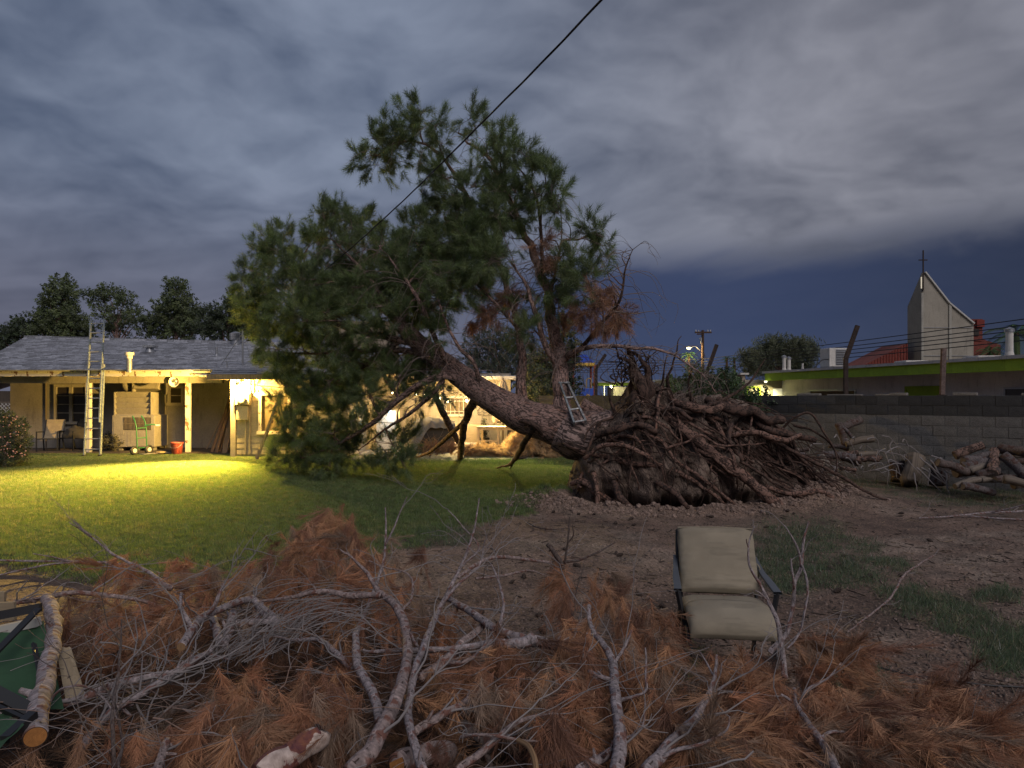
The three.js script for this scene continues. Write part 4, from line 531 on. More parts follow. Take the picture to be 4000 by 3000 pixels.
// ---- ladders ----
{ // extension ladder against the eave
  const base = V(XA(360, 19.55), 0, -19.55), t = thing('extension_ladder', 'long blue grey aluminium extension ladder leaning on the porch eave', 'ladder', [base.x, 0, base.z]); const lean = 0.325, P = (x, h, o = 0) => [x, h, -h * lean - o];
  const W0 = 0.235, W1 = 0.205, xo = (h) => h * -0.155;
  for (const s of [-1, 1]) { part(t, 'rail', bar(P(s * W0, 0.02, 0), P(s * W0 + xo(2.75), 2.75, 0), 0.032, 0.075), M.aluBlue); part(t, 'rail', bar(P(s * W1 + xo(1.0), 1.0, -0.06), P(s * W1 + xo(4.2), 4.2, -0.06), 0.03, 0.07), M.aluBlue); part(t, 'foot', bx(0.06, 0.07, 0.12, s * W0, 0.035, 0.01), M.black); part(t, 'bracket', bx(0.05, 0.14, 0.1, s * 0.22 + xo(2.7), 2.7, -2.7 * lean + 0.03), M.steel); }
  for (let i = 0; i < 9; i++) part(t, 'rung', rod(P(-W0 + xo(0.22 + i * 0.3), 0.22 + i * 0.3), P(W0 + xo(0.22 + i * 0.3), 0.22 + i * 0.3), 0.019), M.alu); for (let i = 0; i < 11; i++) { const hh = 1.05 + i * 0.3; if (hh > 2.7) part(t, 'rung', rod(P(-W1 + xo(hh), hh, -0.06), P(W1 + xo(hh), hh, -0.06), 0.019), M.alu); } }
{ // stepladder opened in front of the siding window
  const a = onH(1003, 1799, 0), t = thing('stepladder', 'pale open stepladder standing in front of the siding window', 'stepladder', [a.x, 0, a.z], 0); const top = V(XA(1082, 18.9), YA(1572, 18.9), -18.9).sub(a), b = V(-0.18, 0, -0.42), tb = top.clone().add(V(-0.02, 0, -0.3));
  const r = (p, q, w, nm, m) => part(t, nm, bar(p.toArray(), q.toArray(), w, w * 0.55), m); r(V(0, 0.02, 0), top, 0.07, 'rail', M.timberPale); r(b.clone().setY(0.02), tb, 0.07, 'rail', M.timberPale);
  for (let i = 1; i < 6; i++) { const f = i / 6, p = V(0, 0, 0).lerp(top, f), q = b.clone().lerp(tb, f); part(t, 'tread', bar(p.toArray(), q.toArray(), 0.025, 0.11), M.timberPale); }
  const l1 = onH(1133, 1782, 0).sub(a), l2 = l1.clone().add(V(-0.1, 0, -0.5)); r(l1.setY(0.02), top, 0.045, 'leg', M.timberPale); r(l2.setY(0.02), tb, 0.045, 'leg', M.timberPale); for (const f of [0.2, 0.45]) part(t, 'brace', bar(l1.clone().lerp(top, f).toArray(), l2.clone().lerp(tb, f).toArray(), 0.03, 0.02), M.timberPale);
  part(t, 'top_cap', bar(top.toArray(), tb.toArray(), 0.03, 0.16), M.timberPale); }
{ // short ladder section leaning on the fallen trunk
  const a = at(2243, 1655, 11.15), b = at(2188, 1497, 11.75), t = thing('short_ladder', 'short aluminium ladder section leaning on the fallen trunk', 'ladder', [a.x, a.y, a.z]); const B = b.clone().sub(a), o = V(0.20, 0.03, -0.03), B2 = B.clone().add(V(0.13, 0.01, -0.05)); part(t, 'rail', bar([0, 0, 0], B.toArray(), 0.03, 0.09), M.aluBlue); part(t, 'rail', bar(o.toArray(), B2.toArray(), 0.03, 0.09), M.alu); for (const f of [0.04, 0.33, 0.62]) part(t, 'step', bar(V().lerp(B, f).toArray(), o.clone().lerp(B2, f).toArray(), 0.022, 0.08), M.alu); part(t, 'top_cap', rbx(0.2, 0.03, 0.12, 0.008, B.x + 0.065, B.y + 0.01, B.z - 0.02), M.alu); }
// ---- porch things ----
{ const slingChair = (name, label, px, d, turn, cloth) => { const t = thing(name, label, 'patio chair', [XA(px, d), 0.03, -d], turn); for (const s of [-1, 1]) { part(t, 'frame', [bar([s * 0.29, 0, 0.26], [s * 0.29, 0.62, 0.26], 0.03), bar([s * 0.29, 0.62, 0.26], [s * 0.29, 0.60, -0.26], 0.035), bar([s * 0.29, 0, -0.3], [s * 0.27, 0.42, -0.18], 0.03), bar([s * 0.27, 0.4, -0.2], [s * 0.27, 0.98, -0.42], 0.03), bar([s * 0.28, 0.4, 0.28], [s * 0.28, 0.38, -0.22], 0.03)], M.black); } part(t, 'rail', [bar([-0.28, 0.4, 0.28], [0.28, 0.4, 0.28], 0.03), bar([-0.28, 0.38, -0.2], [0.28, 0.38, -0.2], 0.03)], M.black); part(t, 'seat', quadGrid((u, v) => [lerp(-0.27, 0.27, u), 0.41 - 0.03 * Math.sin(v * 3.1), lerp(0.28, -0.2, v)], 4, 6), cloth); part(t, 'backrest', quadGrid((u, v) => [lerp(-0.26, 0.26, u), lerp(0.41, 0.99, v), lerp(-0.2, -0.43, v) - 0.03 * Math.sin(v * 3.1)], 4, 6), cloth); return t; };
  slingChair('patio_chair', 'tan sling patio chair with black frame under the porch window', 197, 21.3, 0.25, M.tanCloth); slingChair('patio_chair', 'dark second patio chair partly behind the extension ladder', 288, 21.7, -0.3, M.brownCloth);
  const h = thing('dark_bundle', 'dark crumpled cover heaped on the second porch chair', 'cover', [XA(295, 21.6), 0.47, -21.6]); const g = new THREE.SphereGeometry(0.36, 20, 14, 0, 6.29, 0, 1.7); const p = g.attributes.position; for (let i = 0; i < p.count; i++) { const k = 1 + 0.4 * N3(p.getX(i) * 5, p.getY(i) * 5, p.getZ(i) * 5); p.setXYZ(i, p.getX(i) * k, p.getY(i) * k * 0.9, p.getZ(i) * k * 0.7); } g.computeVertexNormals(); part(h, 'cover', g, M.brownCloth);
  // swamp cooler
  const c = thing('evaporative_cooler', 'big tan evaporative cooler with louvred hood and duct on the porch', 'air cooler', [XA(549, 21.75), 0, -21.75]); part(c, 'cabinet', rbx(1.36, 1.02, 0.85, 0.02, 0, 0.66, 0), M.wall); part(c, 'grille_recess', bx(0.88, 0.4, 0.02, 0.13, 0.90, 0.427), M.dark); for (let i = 0; i < 21; i++) part(c, 'grille_bar', bx(0.012, 0.38, 0.012, -0.28 + i * 0.041, 0.9, 0.442), M.timberGrey); part(c, 'grille_rail', bx(0.88, 0.018, 0.016, 0.13, 0.9, 0.448), M.timberGrey); part(c, 'access_panel', [bx(0.56, 0.46, 0.012, 0.1, 0.4, 0.43), bx(0.32, 0.4, 0.012, -0.46, 0.75, 0.43)], M.wall);
  part(c, 'hood', bx(1.14, 0.72, 0.7, -0.02, 1.54, -0.08), M.wall); for (let i = 0; i < 4; i++) part(c, 'louvre', bx(1.12, 0.2, 0.03, -0.02, 1.29 + i * 0.18, 0.33, 0, 0.5), M.wall); part(c, 'side_plate', [bx(0.025, 0.74, 0.26, -0.6, 1.54, 0.3), bx(0.025, 0.74, 0.26, 0.57, 1.54, 0.3)], M.wall); part(c, 'ledge', bx(1.22, 0.03, 0.6, 0, 1.19, 0.1), M.wall);
  part(c, 'duct', bx(0.8, 0.42, 0.6, 0.22, 2.12, -0.25, 0, -0.35), M.wall); part(c, 'duct', tube([V(-0.52, 2.4, -0.3), V(-0.56, 2.14, -0.2), V(-0.4, 1.95, -0.2)], [0.17, 0.17, 0.15], { seg: 10, sides: 10, cap: true }), M.wall); part(c, 'pipe', cyl(0.07, 0.07, 0.7, -0.22, 2.1, 0, 10), M.wall); for (const x of [-0.5, 0.02, 0.5]) part(c, 'brick', bx(0.26, 0.1, 0.2, x, 0.09, 0.28), M.concrete);
  // hand truck
  const hp = onH(555, 1778, 0), ht = thing('hand_truck', 'green hand truck with black wheels standing before the cooler', 'hand truck', [hp.x, 0.02, hp.z], 1.15); for (const s of [-0.16, 0.16]) part(ht, 'rail', tube([V(s, 0.14, 0), V(s, 0.8, -0.04), V(s, 1.0, -0.1), V(s * 0.9, 1.16, -0.22)], [0.019, 0.019]), M.greenPaint); for (const y of [0.2, 0.5, 0.8]) part(ht, 'cross_bar', rod([-0.16, y, -0.02], [0.16, y, -0.02], 0.014), M.greenPaint); part(ht, 'handle', tube([V(0.1, 0.86, -0.03), V(0.25, 0.9, 0.12), V(0.33, 0.88, 0.18)], [0.02, 0.02]), M.greenPaint); part(ht, 'grip', rbx(0.16, 0.05, 0.06, 0.02, 0.36, 0.87, 0.2), M.white); part(ht, 'toe_plate', bx(0.36, 0.015, 0.24, 0, 0.03, 0.2), M.steel); for (const s of [-0.24, 0.24]) { const w = part(ht, 'wheel', new THREE.TorusGeometry(0.1, 0.045, 10, 24).rotateY(0.1).translate(s, 0.135, -0.02).rotateY(0), M.black); part(w, 'hub', cyl(0.07, 0.07, 0.05, 0, 0, 0, 16).rotateX(Math.PI / 2).translate(s, 0.135, -0.02), M.white); }
  // bucket
  const bp = onH(691, 1776, 0), bk = thing('red_bucket', 'red plastic bucket on the porch edge beside the post', 'bucket', [bp.x, 0.01, bp.z]); part(bk, 'body', new THREE.LatheGeometry([[0.001, 0.01], [0.14, 0], [0.165, 0.32], [0.185, 0.33], [0.185, 0.37], [0.165, 0.37], [0.13, 0.03], [0.001, 0.03]].map(([a, b]) => new THREE.Vector2(a, b)), 28), M.bucket); part(bk, 'handle', tube([V(-0.18, 0.34, 0), V(-0.1, 0.22, 0.17), V(0.1, 0.22, 0.17), V(0.18, 0.34, 0)], [0.006, 0.006]), M.steel);
  solo('black_bag', 'black bag lying flat between the hand truck and the bucket', 'bag', (() => { const g = new THREE.SphereGeometry(0.3, 18, 12), q = g.attributes.position, c = onH(645, 1775, 0); for (let i = 0; i < q.count; i++) { const k = 1 + 0.3 * N3(q.getX(i) * 6, q.getY(i) * 6, q.getZ(i) * 6); q.setXYZ(i, c.x + q.getX(i) * k, Math.max(0.02, 0.04 + q.getY(i) * k * 0.35), c.z + q.getZ(i) * k * 0.6); } g.computeVertexNormals(); return g; })(), M.black);
  for (const [x0, x1, l] of [[605, 668, 'long pale plank lying flat beside the bucket'], [618, 660, 'shorter plank lying on the long flat plank']]) { const a = onH(x0, 1772 - (l[0] === 's' ? 4 : 0), l[0] === 's' ? 0.09 : 0.04), b = onH(x1, 1762, l[0] === 's' ? 0.09 : 0.04); solo('plank', l, 'plank', bar(a.toArray(), b.toArray(), 0.14, 0.035), M.timberPale); }
  const lab = ['thin pale stick leaning leftmost on the porch wall', 'wide brown plank second from the left, leaning on the porch wall', 'long brown plank leaning third from the left on the porch wall', 'narrow plank fourth from the left, leaning on the porch wall', 'grey board leaning nearest the siding corner'];
  [[806, 1755, 862, 1640, 0.035], [828, 1766, 897, 1560, 0.09], [845, 1768, 900, 1580, 0.10], [858, 1766, 902, 1610, 0.07], [878, 1770, 904, 1600, 0.16]].forEach(([a, b, c, d, w], i) => { const p = onH(a, b, 0.02), q = at(c, d, 22.35); solo('plank', lab[i], 'plank', bar(p.toArray(), q.toArray(), w, 0.03), i === 4 ? M.timberGrey : i === 0 ? M.timberPale : M.timber, 'planks leaning by the siding corner'); });
  // low weeds under the cooler shadow
  const L = []; for (let i = 0; i < 120; i++) { const p = onH(rr(405, 470), rr(1752, 1768), 0); L.push([M4(p.add(V(0, rr(0, 0.35), 0)), V(gauss(), 1, gauss()), rr(0.5, 1)), lin(0.07, 0.065, 0.03)]); } const w = copies(scene, 'porch_weeds', G_leaf, M.green, L); w.userData = { kind: 'stuff', label: 'dark dry weeds in the shade left of the cooler' };
}
// ================= patio behind the trunk =================
{
  const h = thing('patio_house', 'back house wing with pale lap siding, barred window and patio eave', 'house'), Z = -24.2, x0 = -5.0, x1 = -0.05;
  part(h, 'wall', bx(x1 - x0, 2.6, 0.14, (x0 + x1) / 2, 1.3, Z), M.siding); part(h, 'wall', bx(0.14, 2.6, 6, x1 - 0.07, 1.3, Z - 3.1), M.siding); for (let i = 0; i < 14; i++) part(h, 'siding_board', bx(x1 - x0, 0.172, 0.022, (x0 + x1) / 2, 0.1 + i * 0.178, Z + 0.086, 0, -0.07), M.siding);
  part(h, 'eave', bx(4.4, 0.11, 0.9, -1.75, 2.42, Z + 0.45), M.white); part(h, 'roof', bx(5.2, 0.1, 6, -2.1, 2.54, Z - 2.2, 0, 0.03), M.wallGrey); part(h, 'wall', bx(0.14, 2.4, 4.0, -4.85, 1.2, Z + 2.0), M.siding); part(h, 'porch_roof', bx(3.6, 0.1, 5.0, -5.6, 2.45, -21.9, 0, 0.02), M.siding); part(h, 'fascia', bx(3.6, 0.18, 0.05, -5.6, 2.4, -19.38), M.siding);
  const wx0 = XA(1738, 24), wx1 = XA(1832, 24), y0 = YA(1618, 24), y1 = YA(1556, 24), wn = part(h, 'window', [bx(wx1 - wx0 + 0.16, 0.08, 0.08, (wx0 + wx1) / 2, y1 + 0.04, Z + 0.12), bx(wx1 - wx0 + 0.2, 0.08, 0.12, (wx0 + wx1) / 2, y0 - 0.04, Z + 0.13), bx(0.08, y1 - y0, 0.08, wx0 - 0.04, (y0 + y1) / 2, Z + 0.12), bx(0.08, y1 - y0, 0.08, wx1 + 0.04, (y0 + y1) / 2, Z + 0.12)], M.white); part(wn, 'pane', bx(wx1 - wx0, y1 - y0, 0.02, (wx0 + wx1) / 2, (y0 + y1) / 2, Z + 0.1), std(lin(0.32, 0.26, 0.18), { map: T.cloth })); for (let i = 0; i < 6; i++) part(wn, 'bar', bx(0.02, y1 - y0 + 0.1, 0.02, lerp(wx0, wx1, (i + 0.3) / 5.6), (y0 + y1) / 2, Z + 0.2), M.white); part(wn, 'bar', [bx(wx1 - wx0 + 0.1, 0.02, 0.02, (wx0 + wx1) / 2, y1 - 0.1, Z + 0.222), bx(wx1 - wx0 + 0.1, 0.02, 0.02, (wx0 + wx1) / 2, y0 + 0.1, Z + 0.222)], M.white);
  // wire wall ornament: loose loops
  const o = at(1888, 1606, 24), lp = (pts, r = 0.008) => tube(pts.map(([a, b]) => V(a, b, 0)), [r, r], { seg: pts.length * 6, sides: 5 }), wo = thing('wire_ornament', 'dark bent wire ornament hung on the pale siding', 'wall ornament', [o.x, o.y, Z + 0.15]); part(wo, 'wire', [lp([[-0.2, 0.02], [-0.12, 0.12], [0.02, 0.1], [0.16, 0.12], [0.24, 0.02], [0.2, -0.12], [0.08, -0.16], [-0.06, -0.13], [-0.18, -0.12], [-0.2, 0.02]]), lp([[-0.12, -0.06], [-0.04, -0.02], [0.04, -0.07], [0.12, -0.03]]), lp([[-0.05, 0.1], [0.0, 0.2], [0.07, 0.12]]), lp([[-0.28, 0.1], [-0.2, 0.32], [-0.02, 0.42], [0.2, 0.58]]), lp([[-0.3, 0.12], [-0.14, 0.3]])], M.wire);
  // two story stucco building behind the crown
  const s = thing('stucco_building', 'plain beige two storey stucco block behind the fallen crown', 'building'); part(s, 'wall', bx(2.5, 4.7, 3, -6.36, 2.35, -28.6), M.stucco); part(s, 'parapet', bx(2.6, 0.14, 3.1, -6.36, 4.75, -28.6), M.stucco);
  // things on the patio
  const g = thing('covered_grill', 'dark boxy grill under a crumpled grey cover on the patio', 'grill', [XA(1690, 20.9), 0.03, -20.9], 0.18);
  part(g, 'body', rbx(1.22, 0.88, 0.7, 0.03, 0.05, 0.47, 0), M.brownCloth); part(g, 'cover', quadGrid((u, v) => { const a = v * 3.6 - 0.2, fold = 0.012 * Math.sin(u * 31 + v * 5) + 0.05 * N3(u * 6, v * 6, 2); const sk = sstep(0.45, 0.0, u), y = 0.93 + 0.16 * Math.sin(u * 3.14) * Math.sin(v * 3.14) - (v < 0.22 ? (0.22 - v) * lerp(0.7, 4.0, sk) : 0) + fold, z = lerp(0.42, -0.4, clamp((v - 0.15) / 0.8)) + (v < 0.22 ? 0.03 + fold : 0); return [lerp(-0.66, 0.66, u) + fold * 0.6, y - (u < 0.06 ? 0.5 * (0.06 - u) / 0.06 : 0), z]; }, 44, 26), M.greyCloth); for (const x of [-0.5, 0.6]) part(g, 'wheel', cyl(0.06, 0.06, 0.04, x, 0.06, 0.3, 14).rotateZ(0), M.black);
  const f = thing('white_fridge', 'white upright fridge at the left of the patio, behind branches', 'fridge', [XA(1517, 21.8), 0.03, -21.8]); part(f, 'body', rbx(0.66, 1.28, 0.65, 0.03, 0, 0.66, 0), std(lin(0.56, 0.54, 0.5), { map: T.plaster, roughness: 0.5 })); part(f, 'door', rbx(0.64, 0.84, 0.04, 0.015, 0, 0.46, 0.345), std(lin(0.6, 0.58, 0.54), { map: T.plaster, roughness: 0.45 })); part(f, 'door', rbx(0.64, 0.38, 0.04, 0.015, 0, 1.09, 0.345), std(lin(0.6, 0.58, 0.54), { map: T.plaster, roughness: 0.45 })); part(f, 'handle', bx(0.025, 0.3, 0.03, 0.27, 0.72, 0.38), M.steel);
  const tb = thing('patio_table', 'pale wooden patio table with slatted top behind the trunk', 'table', [XA(1965, 22.4), 0.03, -22.5], -0.16); for (const [x, z] of [[-0.78, 0.34], [0.78, 0.34], [-0.78, -0.34], [0.78, -0.34], [-0.1, 0.34]]) part(tb, 'leg', bx(0.075, 0.70, 0.075, x, 0.35, z), M.timberPale); for (let i = 0; i < 7; i++) part(tb, 'slat', bx(1.75, 0.028, 0.115, 0, 0.725, -0.36 + i * 0.12), M.timberPale); part(tb, 'apron', [bx(1.6, 0.08, 0.02, 0, 0.66, 0.36), bx(0.62, 0.05, 0.02, -0.44, 0.26, 0.34)], M.timberPale);
  const tt = thing('tan_cabinet', 'tan covered cabinet with a pale base against the patio siding', 'cabinet', [XA(1830, 23.6), 0.03, -23.65]); part(tt, 'cover', rbx(1.05, 0.66, 0.5, 0.04, 0, 0.42, 0), M.tanCloth); part(tt, 'base', rbx(1.1, 0.12, 0.56, 0.03, 0, 0.06, 0), M.white);
  const pl = thing('potted_plant', 'small dark plant standing beside the tan cabinet', 'plant', [XA(1893, 23.2), 0.03, -23.2]); part(pl, 'pot', cyl(0.13, 0.17, 0.3, 0, 0.15, 0), M.dark); { const L = []; for (let i = 0; i < 40; i++) L.push([M4(V(gauss() * 0.12, rr(0.3, 0.85), gauss() * 0.1), V(gauss(), 0.8, gauss()), rr(0.4, 0.7)), lin(0.04, 0.05, 0.02)]); part(pl, 'stem', tube([V(0, 0.2, 0), V(0.03, 0.6, 0), V(-0.02, 0.9, 0)], [0.02, 0.01]), M.rust); copies(pl, 'leaves', G_leaf, M.green, L); }
  const um = thing('closed_umbrella', 'closed tan patio umbrella with pleated folds behind the trunk', 'umbrella', [XA(1965, 23), 0.03, -23]); part(um, 'pole', cyl(0.022, 0.022, 2.35, 0, 1.2, 0), M.timber); part(um, 'base', cyl(0.26, 0.2, 0.1, 0, 0.05, 0, 20), M.dark); part(um, 'canopy', quadGrid((u, v) => { const a = u * 6.2832, y = lerp(2.3, 0.86, v) + 0.05 * Math.sin(a * 4) * v, r = (0.06 + 0.26 * Math.pow(v, 0.8)) * (1 + 0.28 * Math.sin(a * 8)); return [Math.cos(a) * r, y, Math.sin(a) * r]; }, 96, 14), M.canvas);
  const dk = thing('dark_bin', 'dark covered bin behind the patio table', 'bin', [XA(2015, 23.6), 0.03, -23.6]); part(dk, 'body', rbx(0.6, 0.8, 0.5, 0.04, 0, 0.5, 0), M.black); part(dk, 'lid', rbx(0.64, 0.07, 0.54, 0.02, 0, 0.93, 0), M.dark);
  // lights of the patio
  const st = thing('string_lights', 'string of warm bulbs hanging along the patio eave', 'string lights'); const bl = [[1535, 1534], [1628, 1538], [1704, 1549], [1718, 1554], [1748, 1570], [1835, 1545], [1823, 1565], [1660, 1545]], dd = [20.5, 21.2, 21.8, 22, 22.6, 22.6, 23, 21.4];
  const pts = bl.slice(0, 6).map(([a, b], i) => at(a, b, dd[i]).add(V(0, 0.1, 0))); part(st, 'wire', tube([at(1440, 1525, 20.2), ...pts], [0.006, 0.006], { seg: 60, sides: 5 }), M.wire);
  bl.forEach(([a, b], i) => { const p = at(a, b, dd[i]), cold = i === 5; const bb = part(st, 'bulb', new THREE.SphereGeometry(0.042, 10, 8).translate(p.x, p.y, p.z), glow(cold ? lin(0.9, 0.95, 1) : lin(1, 0.80, 0.42), 24)); part(bb, 'socket', cyl(0.02, 0.02, 0.07, p.x, p.y + 0.07, p.z, 8), M.black); });
  for (const [i, k] of [[0, 10], [2, 13], [4, 13], [5, 9]]) lamp(st, at(...bl[i], dd[i]), i === 5 ? lin(1, 0.74, 0.36) : PATIO_WARM, k, 0.04);
  const fp = at(1922, 1497, 23.1), ff = thing('eave_floodlight', 'small white flood light under the patio eave', 'flood light', [fp.x, fp.y - 0.06, fp.z]); part(ff, 'body', rbx(0.26, 0.06, 0.1, 0.02, 0, 0.03, 0), M.white); part(ff, 'lens', rbx(0.24, 0.04, 0.06, 0.015, 0, -0.005, 0.03), glow(lin(0.85, 0.93, 1), 8)); lamp(ff, V(0, -0.07, 0.05), lin(1, 0.66, 0.26), 2.5, 0.06); { const s = new THREE.SpotLight(lin(1, 0.74, 0.30), 480, 0, 0.70, 0.9, 2); s.position.set(0, -0.07, 0.05); s.target.position.set(0.6, -2.2, 2.3); s.castShadow = true; s.shadow.radius = 3; ff.add(s, s.target); }
  const bp = at(1524, 1608, 20.9), bw = thing('blue_light', 'bluish white lamp above the fridge on the patio', 'lamp', [bp.x, bp.y, bp.z]); part(bw, 'bulb', new THREE.SphereGeometry(0.05, 10, 8), glow(lin(0.6, 0.85, 1), 22)); part(bw, 'socket', cyl(0.025, 0.025, 0.08, 0, 0.075, 0, 8), M.white); lamp(bw, V(0, 0, 0), lin(0.55, 0.8, 1), 2.5, 0.05);
  const hp = at(2047, 1534, 17.5), hl = thing('hanging_bulb', 'single glowing bulb hanging from the wire below the upright limb', 'light bulb', [hp.x, hp.y, hp.z]); part(hl, 'bulb', new THREE.SphereGeometry(0.04, 10, 8), glow(lin(0.9, 1, 0.8), 20)); part(hl, 'socket', cyl(0.02, 0.02, 0.06, 0, 0.06, 0, 8), M.black); part(hl, 'cord', tube([V(0, 0.08, 0), V(0.02, 0.5, 0), V(-0.01, 1.0, 0)], [0.006, 0.006], { sides: 4 }), M.wire);
}
// ================= play tower beyond the wall =================
{
  const d = 26.5, t = thing('play_tower', 'children\'s play tower with blue roof, yellow trim and red brown posts', 'play tower', [XA(2295, d), 0, -d]), X = (p) => XA(p, d) - XA(2295, d), Y = (p) => YA(p, d);
  const hip = (y0, y1, w, ww) => { const g = new THREE.CylinderGeometry(ww, w, y1 - y0, 4, 1); g.rotateY(Math.PI / 4); return boxUV(g.translate(X(2278), (y0 + y1) / 2, -0.3)); };
  part(t, 'roof', hip(Y(1419), Y(1384), 0.62, 0.2), M.blue); part(t, 'trim', rbx(0.92, 0.13, 0.92, 0.03, X(2278), Y(1424), -0.3), M.yellow); for (const [px, z] of [[2322, 0.1], [2238, 0.1], [2316, -0.7], [2244, -0.7]]) part(t, 'post', cyl(0.05, 0.05, Y(1426), X(px), Y(1426) / 2, z, 10), M.red);
  part(t, 'panel', [rbx(0.62, 0.42, 0.05, 0.02, X(2293), Y(1538), 0.08)], M.blue); part(t, 'arch', new THREE.TorusGeometry(0.1, 0.025, 8, 16, Math.PI).translate(X(2300), Y(1488), 0.05), M.timberPale); part(t, 'arch_leg', [cyl(0.025, 0.025, 0.5, X(2300) - 0.1, Y(1512), 0.05, 8), cyl(0.025, 0.025, 0.5, X(2300) + 0.1, Y(1512), 0.05, 8)], M.timberPale); part(t, 'deck', bx(0.95, 0.08, 0.95, X(2278), Y(1565), -0.3), M.red); part(t, 'panel_knob', new THREE.TorusGeometry(0.08, 0.02, 8, 16).translate(X(2296), Y(1550), 0.12), M.yellow);
}
// ================= the uprooted pine =================
const needleSpray = (n, len, nl, nw, s, { spread = 0.9, droop = 0.2, from = 0.2, tri = 1 } = {}) => {
  const r = rng(s), pos = []; for (let i = 0; i < n; i++) {
    const t = from + (1 - from) * Math.pow(r(), 0.8), a = r() * 6.283, sp = spread * (0.45 + 0.8 * r()) * (1 - 0.45 * t), d = V(Math.cos(a) * sp, 1, Math.sin(a) * sp).normalize(), l = nl * (0.65 + 0.6 * r());
    const b = V(0, t * len, 0), m = b.clone().addScaledVector(d, l * 0.55), e = b.clone().addScaledVector(d, l).add(V((r() - 0.5) * l * 0.3, -droop * l * r(), (r() - 0.5) * l * 0.3)), w = V(r() - 0.5, r() - 0.5, r() - 0.5).cross(d).normalize().multiplyScalar(nw);
    const p = (...v) => v.forEach((q) => pos.push(q.x, q.y, q.z)); p(b.clone().sub(w), b.clone().add(w), tri ? e : m.clone().add(w)); if (!tri) { p(b.clone().sub(w), m.clone().add(w), m.clone().sub(w)); p(m.clone().sub(w), m.clone().add(w), e); }
  }
  const g = new THREE.BufferGeometry(); g.setAttribute('position', new THREE.Float32BufferAttribute(pos, 3)); g.setAttribute('uv', new THREE.Float32BufferAttribute(new Float32Array(pos.length / 3 * 2), 2)); g.computeVertexNormals(); return g;
};
const G_pine = [needleSpray(70, 0.24, 0.13, 0.0024, 31, { spread: 1.15, droop: 0.5 }), needleSpray(60, 0.15, 0.15, 0.0024, 32, { spread: 1.5, droop: 0.7 })];
const pine = thing('fallen_pine', 'huge uprooted pine tree lying over toward the house, its root plate torn up', 'tree');
{
  R = rng(41);
  const limb = (name, pts, rad, mat, o = {}) => { const P = pts.map(([a, b, d]) => at(a, b, d)); part(pine, name, tube(P, rad, { sides: 9, wob: 0.22, ws: 4, gn: rad[0] * 0.35, ...o }), mat); return [P, rad]; };
  const sk = [];       // skeleton as sampled points for the branches to start from
  const keep = ([P, rad]) => { const c = new THREE.CatmullRomCurve3(P, false, 'centripetal'); const n = 24; for (let i = 0; i <= n; i++) { const x = i / n * (rad.length - 1), j = Math.min(rad.length - 2, Math.floor(x)); sk.push([c.getPointAt(i / n), lerp(rad[j], rad[j + 1], x - j), c.getTangentAt(i / n)]); } };
  keep(limb('trunk', [[2420, 1730, 12.1], [2290, 1690, 11.8], [2190, 1672, 11.7], [2080, 1640, 11.8], [1975, 1585, 12.0], [1880, 1530, 12.2], [1790, 1465, 12.5], [1700, 1395, 12.8], [1610, 1310, 13.1], [1520, 1215, 13.5], [1430, 1110, 13.9], [1340, 1000, 14.3]], [0.5, 0.40, 0.335, 0.295, 0.25, 0.215, 0.185, 0.165, 0.13, 0.10, 0.06, 0.03], M.bark, { seg: 90, sides: 22, wob: 0.06, ws: 2, gn: 0.05 }));
  keep(limb('upright_stem', [[2215, 1690, 11.7], [2200, 1600, 11.8], [2190, 1500, 11.9], [2186, 1420, 12.0], [2172, 1330, 12.1], [2150, 1220, 12.2], [2125, 1110, 12.3], [2085, 1000, 12.5], [2045, 900, 12.6], [2000, 790, 12.8], [1950, 680, 13.0], [1880, 590, 13.2], [1790, 520, 13.4]], [0.22, 0.165, 0.135, 0.115, 0.095, 0.08, 0.07, 0.06, 0.05, 0.042, 0.034, 0.025, 0.016], M.barkPale, { seg: 80, sides: 14 }));
  keep(limb('limb', [[2040, 1575, 12.0], [2035, 1500, 12.05], [2038, 1420, 12.1], [2032, 1330, 12.2], [2010, 1220, 12.4], [1975, 1100, 12.6], [1930, 980, 12.8], [1870, 860, 13.0], [1810, 740, 13.2], [1740, 630, 13.4], [1650, 560, 13.6], [1540, 560, 13.8], [1460, 610, 13.9]], [0.11, 0.085, 0.07, 0.062, 0.055, 0.05, 0.045, 0.04, 0.035, 0.03, 0.024, 0.016, 0.01], M.bark, { seg: 70 }));
  keep(limb('limb', [[2188, 1430, 12.0], [2150, 1385, 11.9], [2120, 1320, 11.8], [2095, 1230, 11.8], [2060, 1130, 11.9], [2010, 1040, 12.0]], [0.075, 0.06, 0.05, 0.04, 0.03, 0.016], M.barkPale));
  keep(limb('limb', [[2188, 1425, 12.0], [2225, 1385, 11.8], [2280, 1358, 11.5], [2380, 1352, 11.2], [2480, 1358, 11.0], [2570, 1366, 10.9], [2640, 1390, 10.8], [2700, 1430, 10.7], [2760, 1480, 10.6], [2800, 1535, 10.6]], [0.062, 0.052, 0.044, 0.036, 0.030, 0.025, 0.020, 0.016, 0.011, 0.006], M.barkPale, { seg: 70 }));
  keep(limb('dead_limb', [[2235, 1395, 11.9], [2290, 1335, 11.8], [2345, 1270, 11.7], [2395, 1215, 11.6], [2425, 1160, 11.5], [2436, 1100, 11.5], [2446, 1040, 11.5], [2472, 975, 11.5]], [0.045, 0.04, 0.035, 0.03, 0.025, 0.02, 0.014, 0.006], M.rootDark));
  keep(limb('limb', [[2120, 1110, 12.3], [2118, 1020, 12.4], [2112, 900, 12.6], [2098, 790, 12.7], [2060, 700, 12.9], [2010, 640, 13]], [0.04, 0.035, 0.032, 0.026, 0.018, 0.01], M.rootDark));
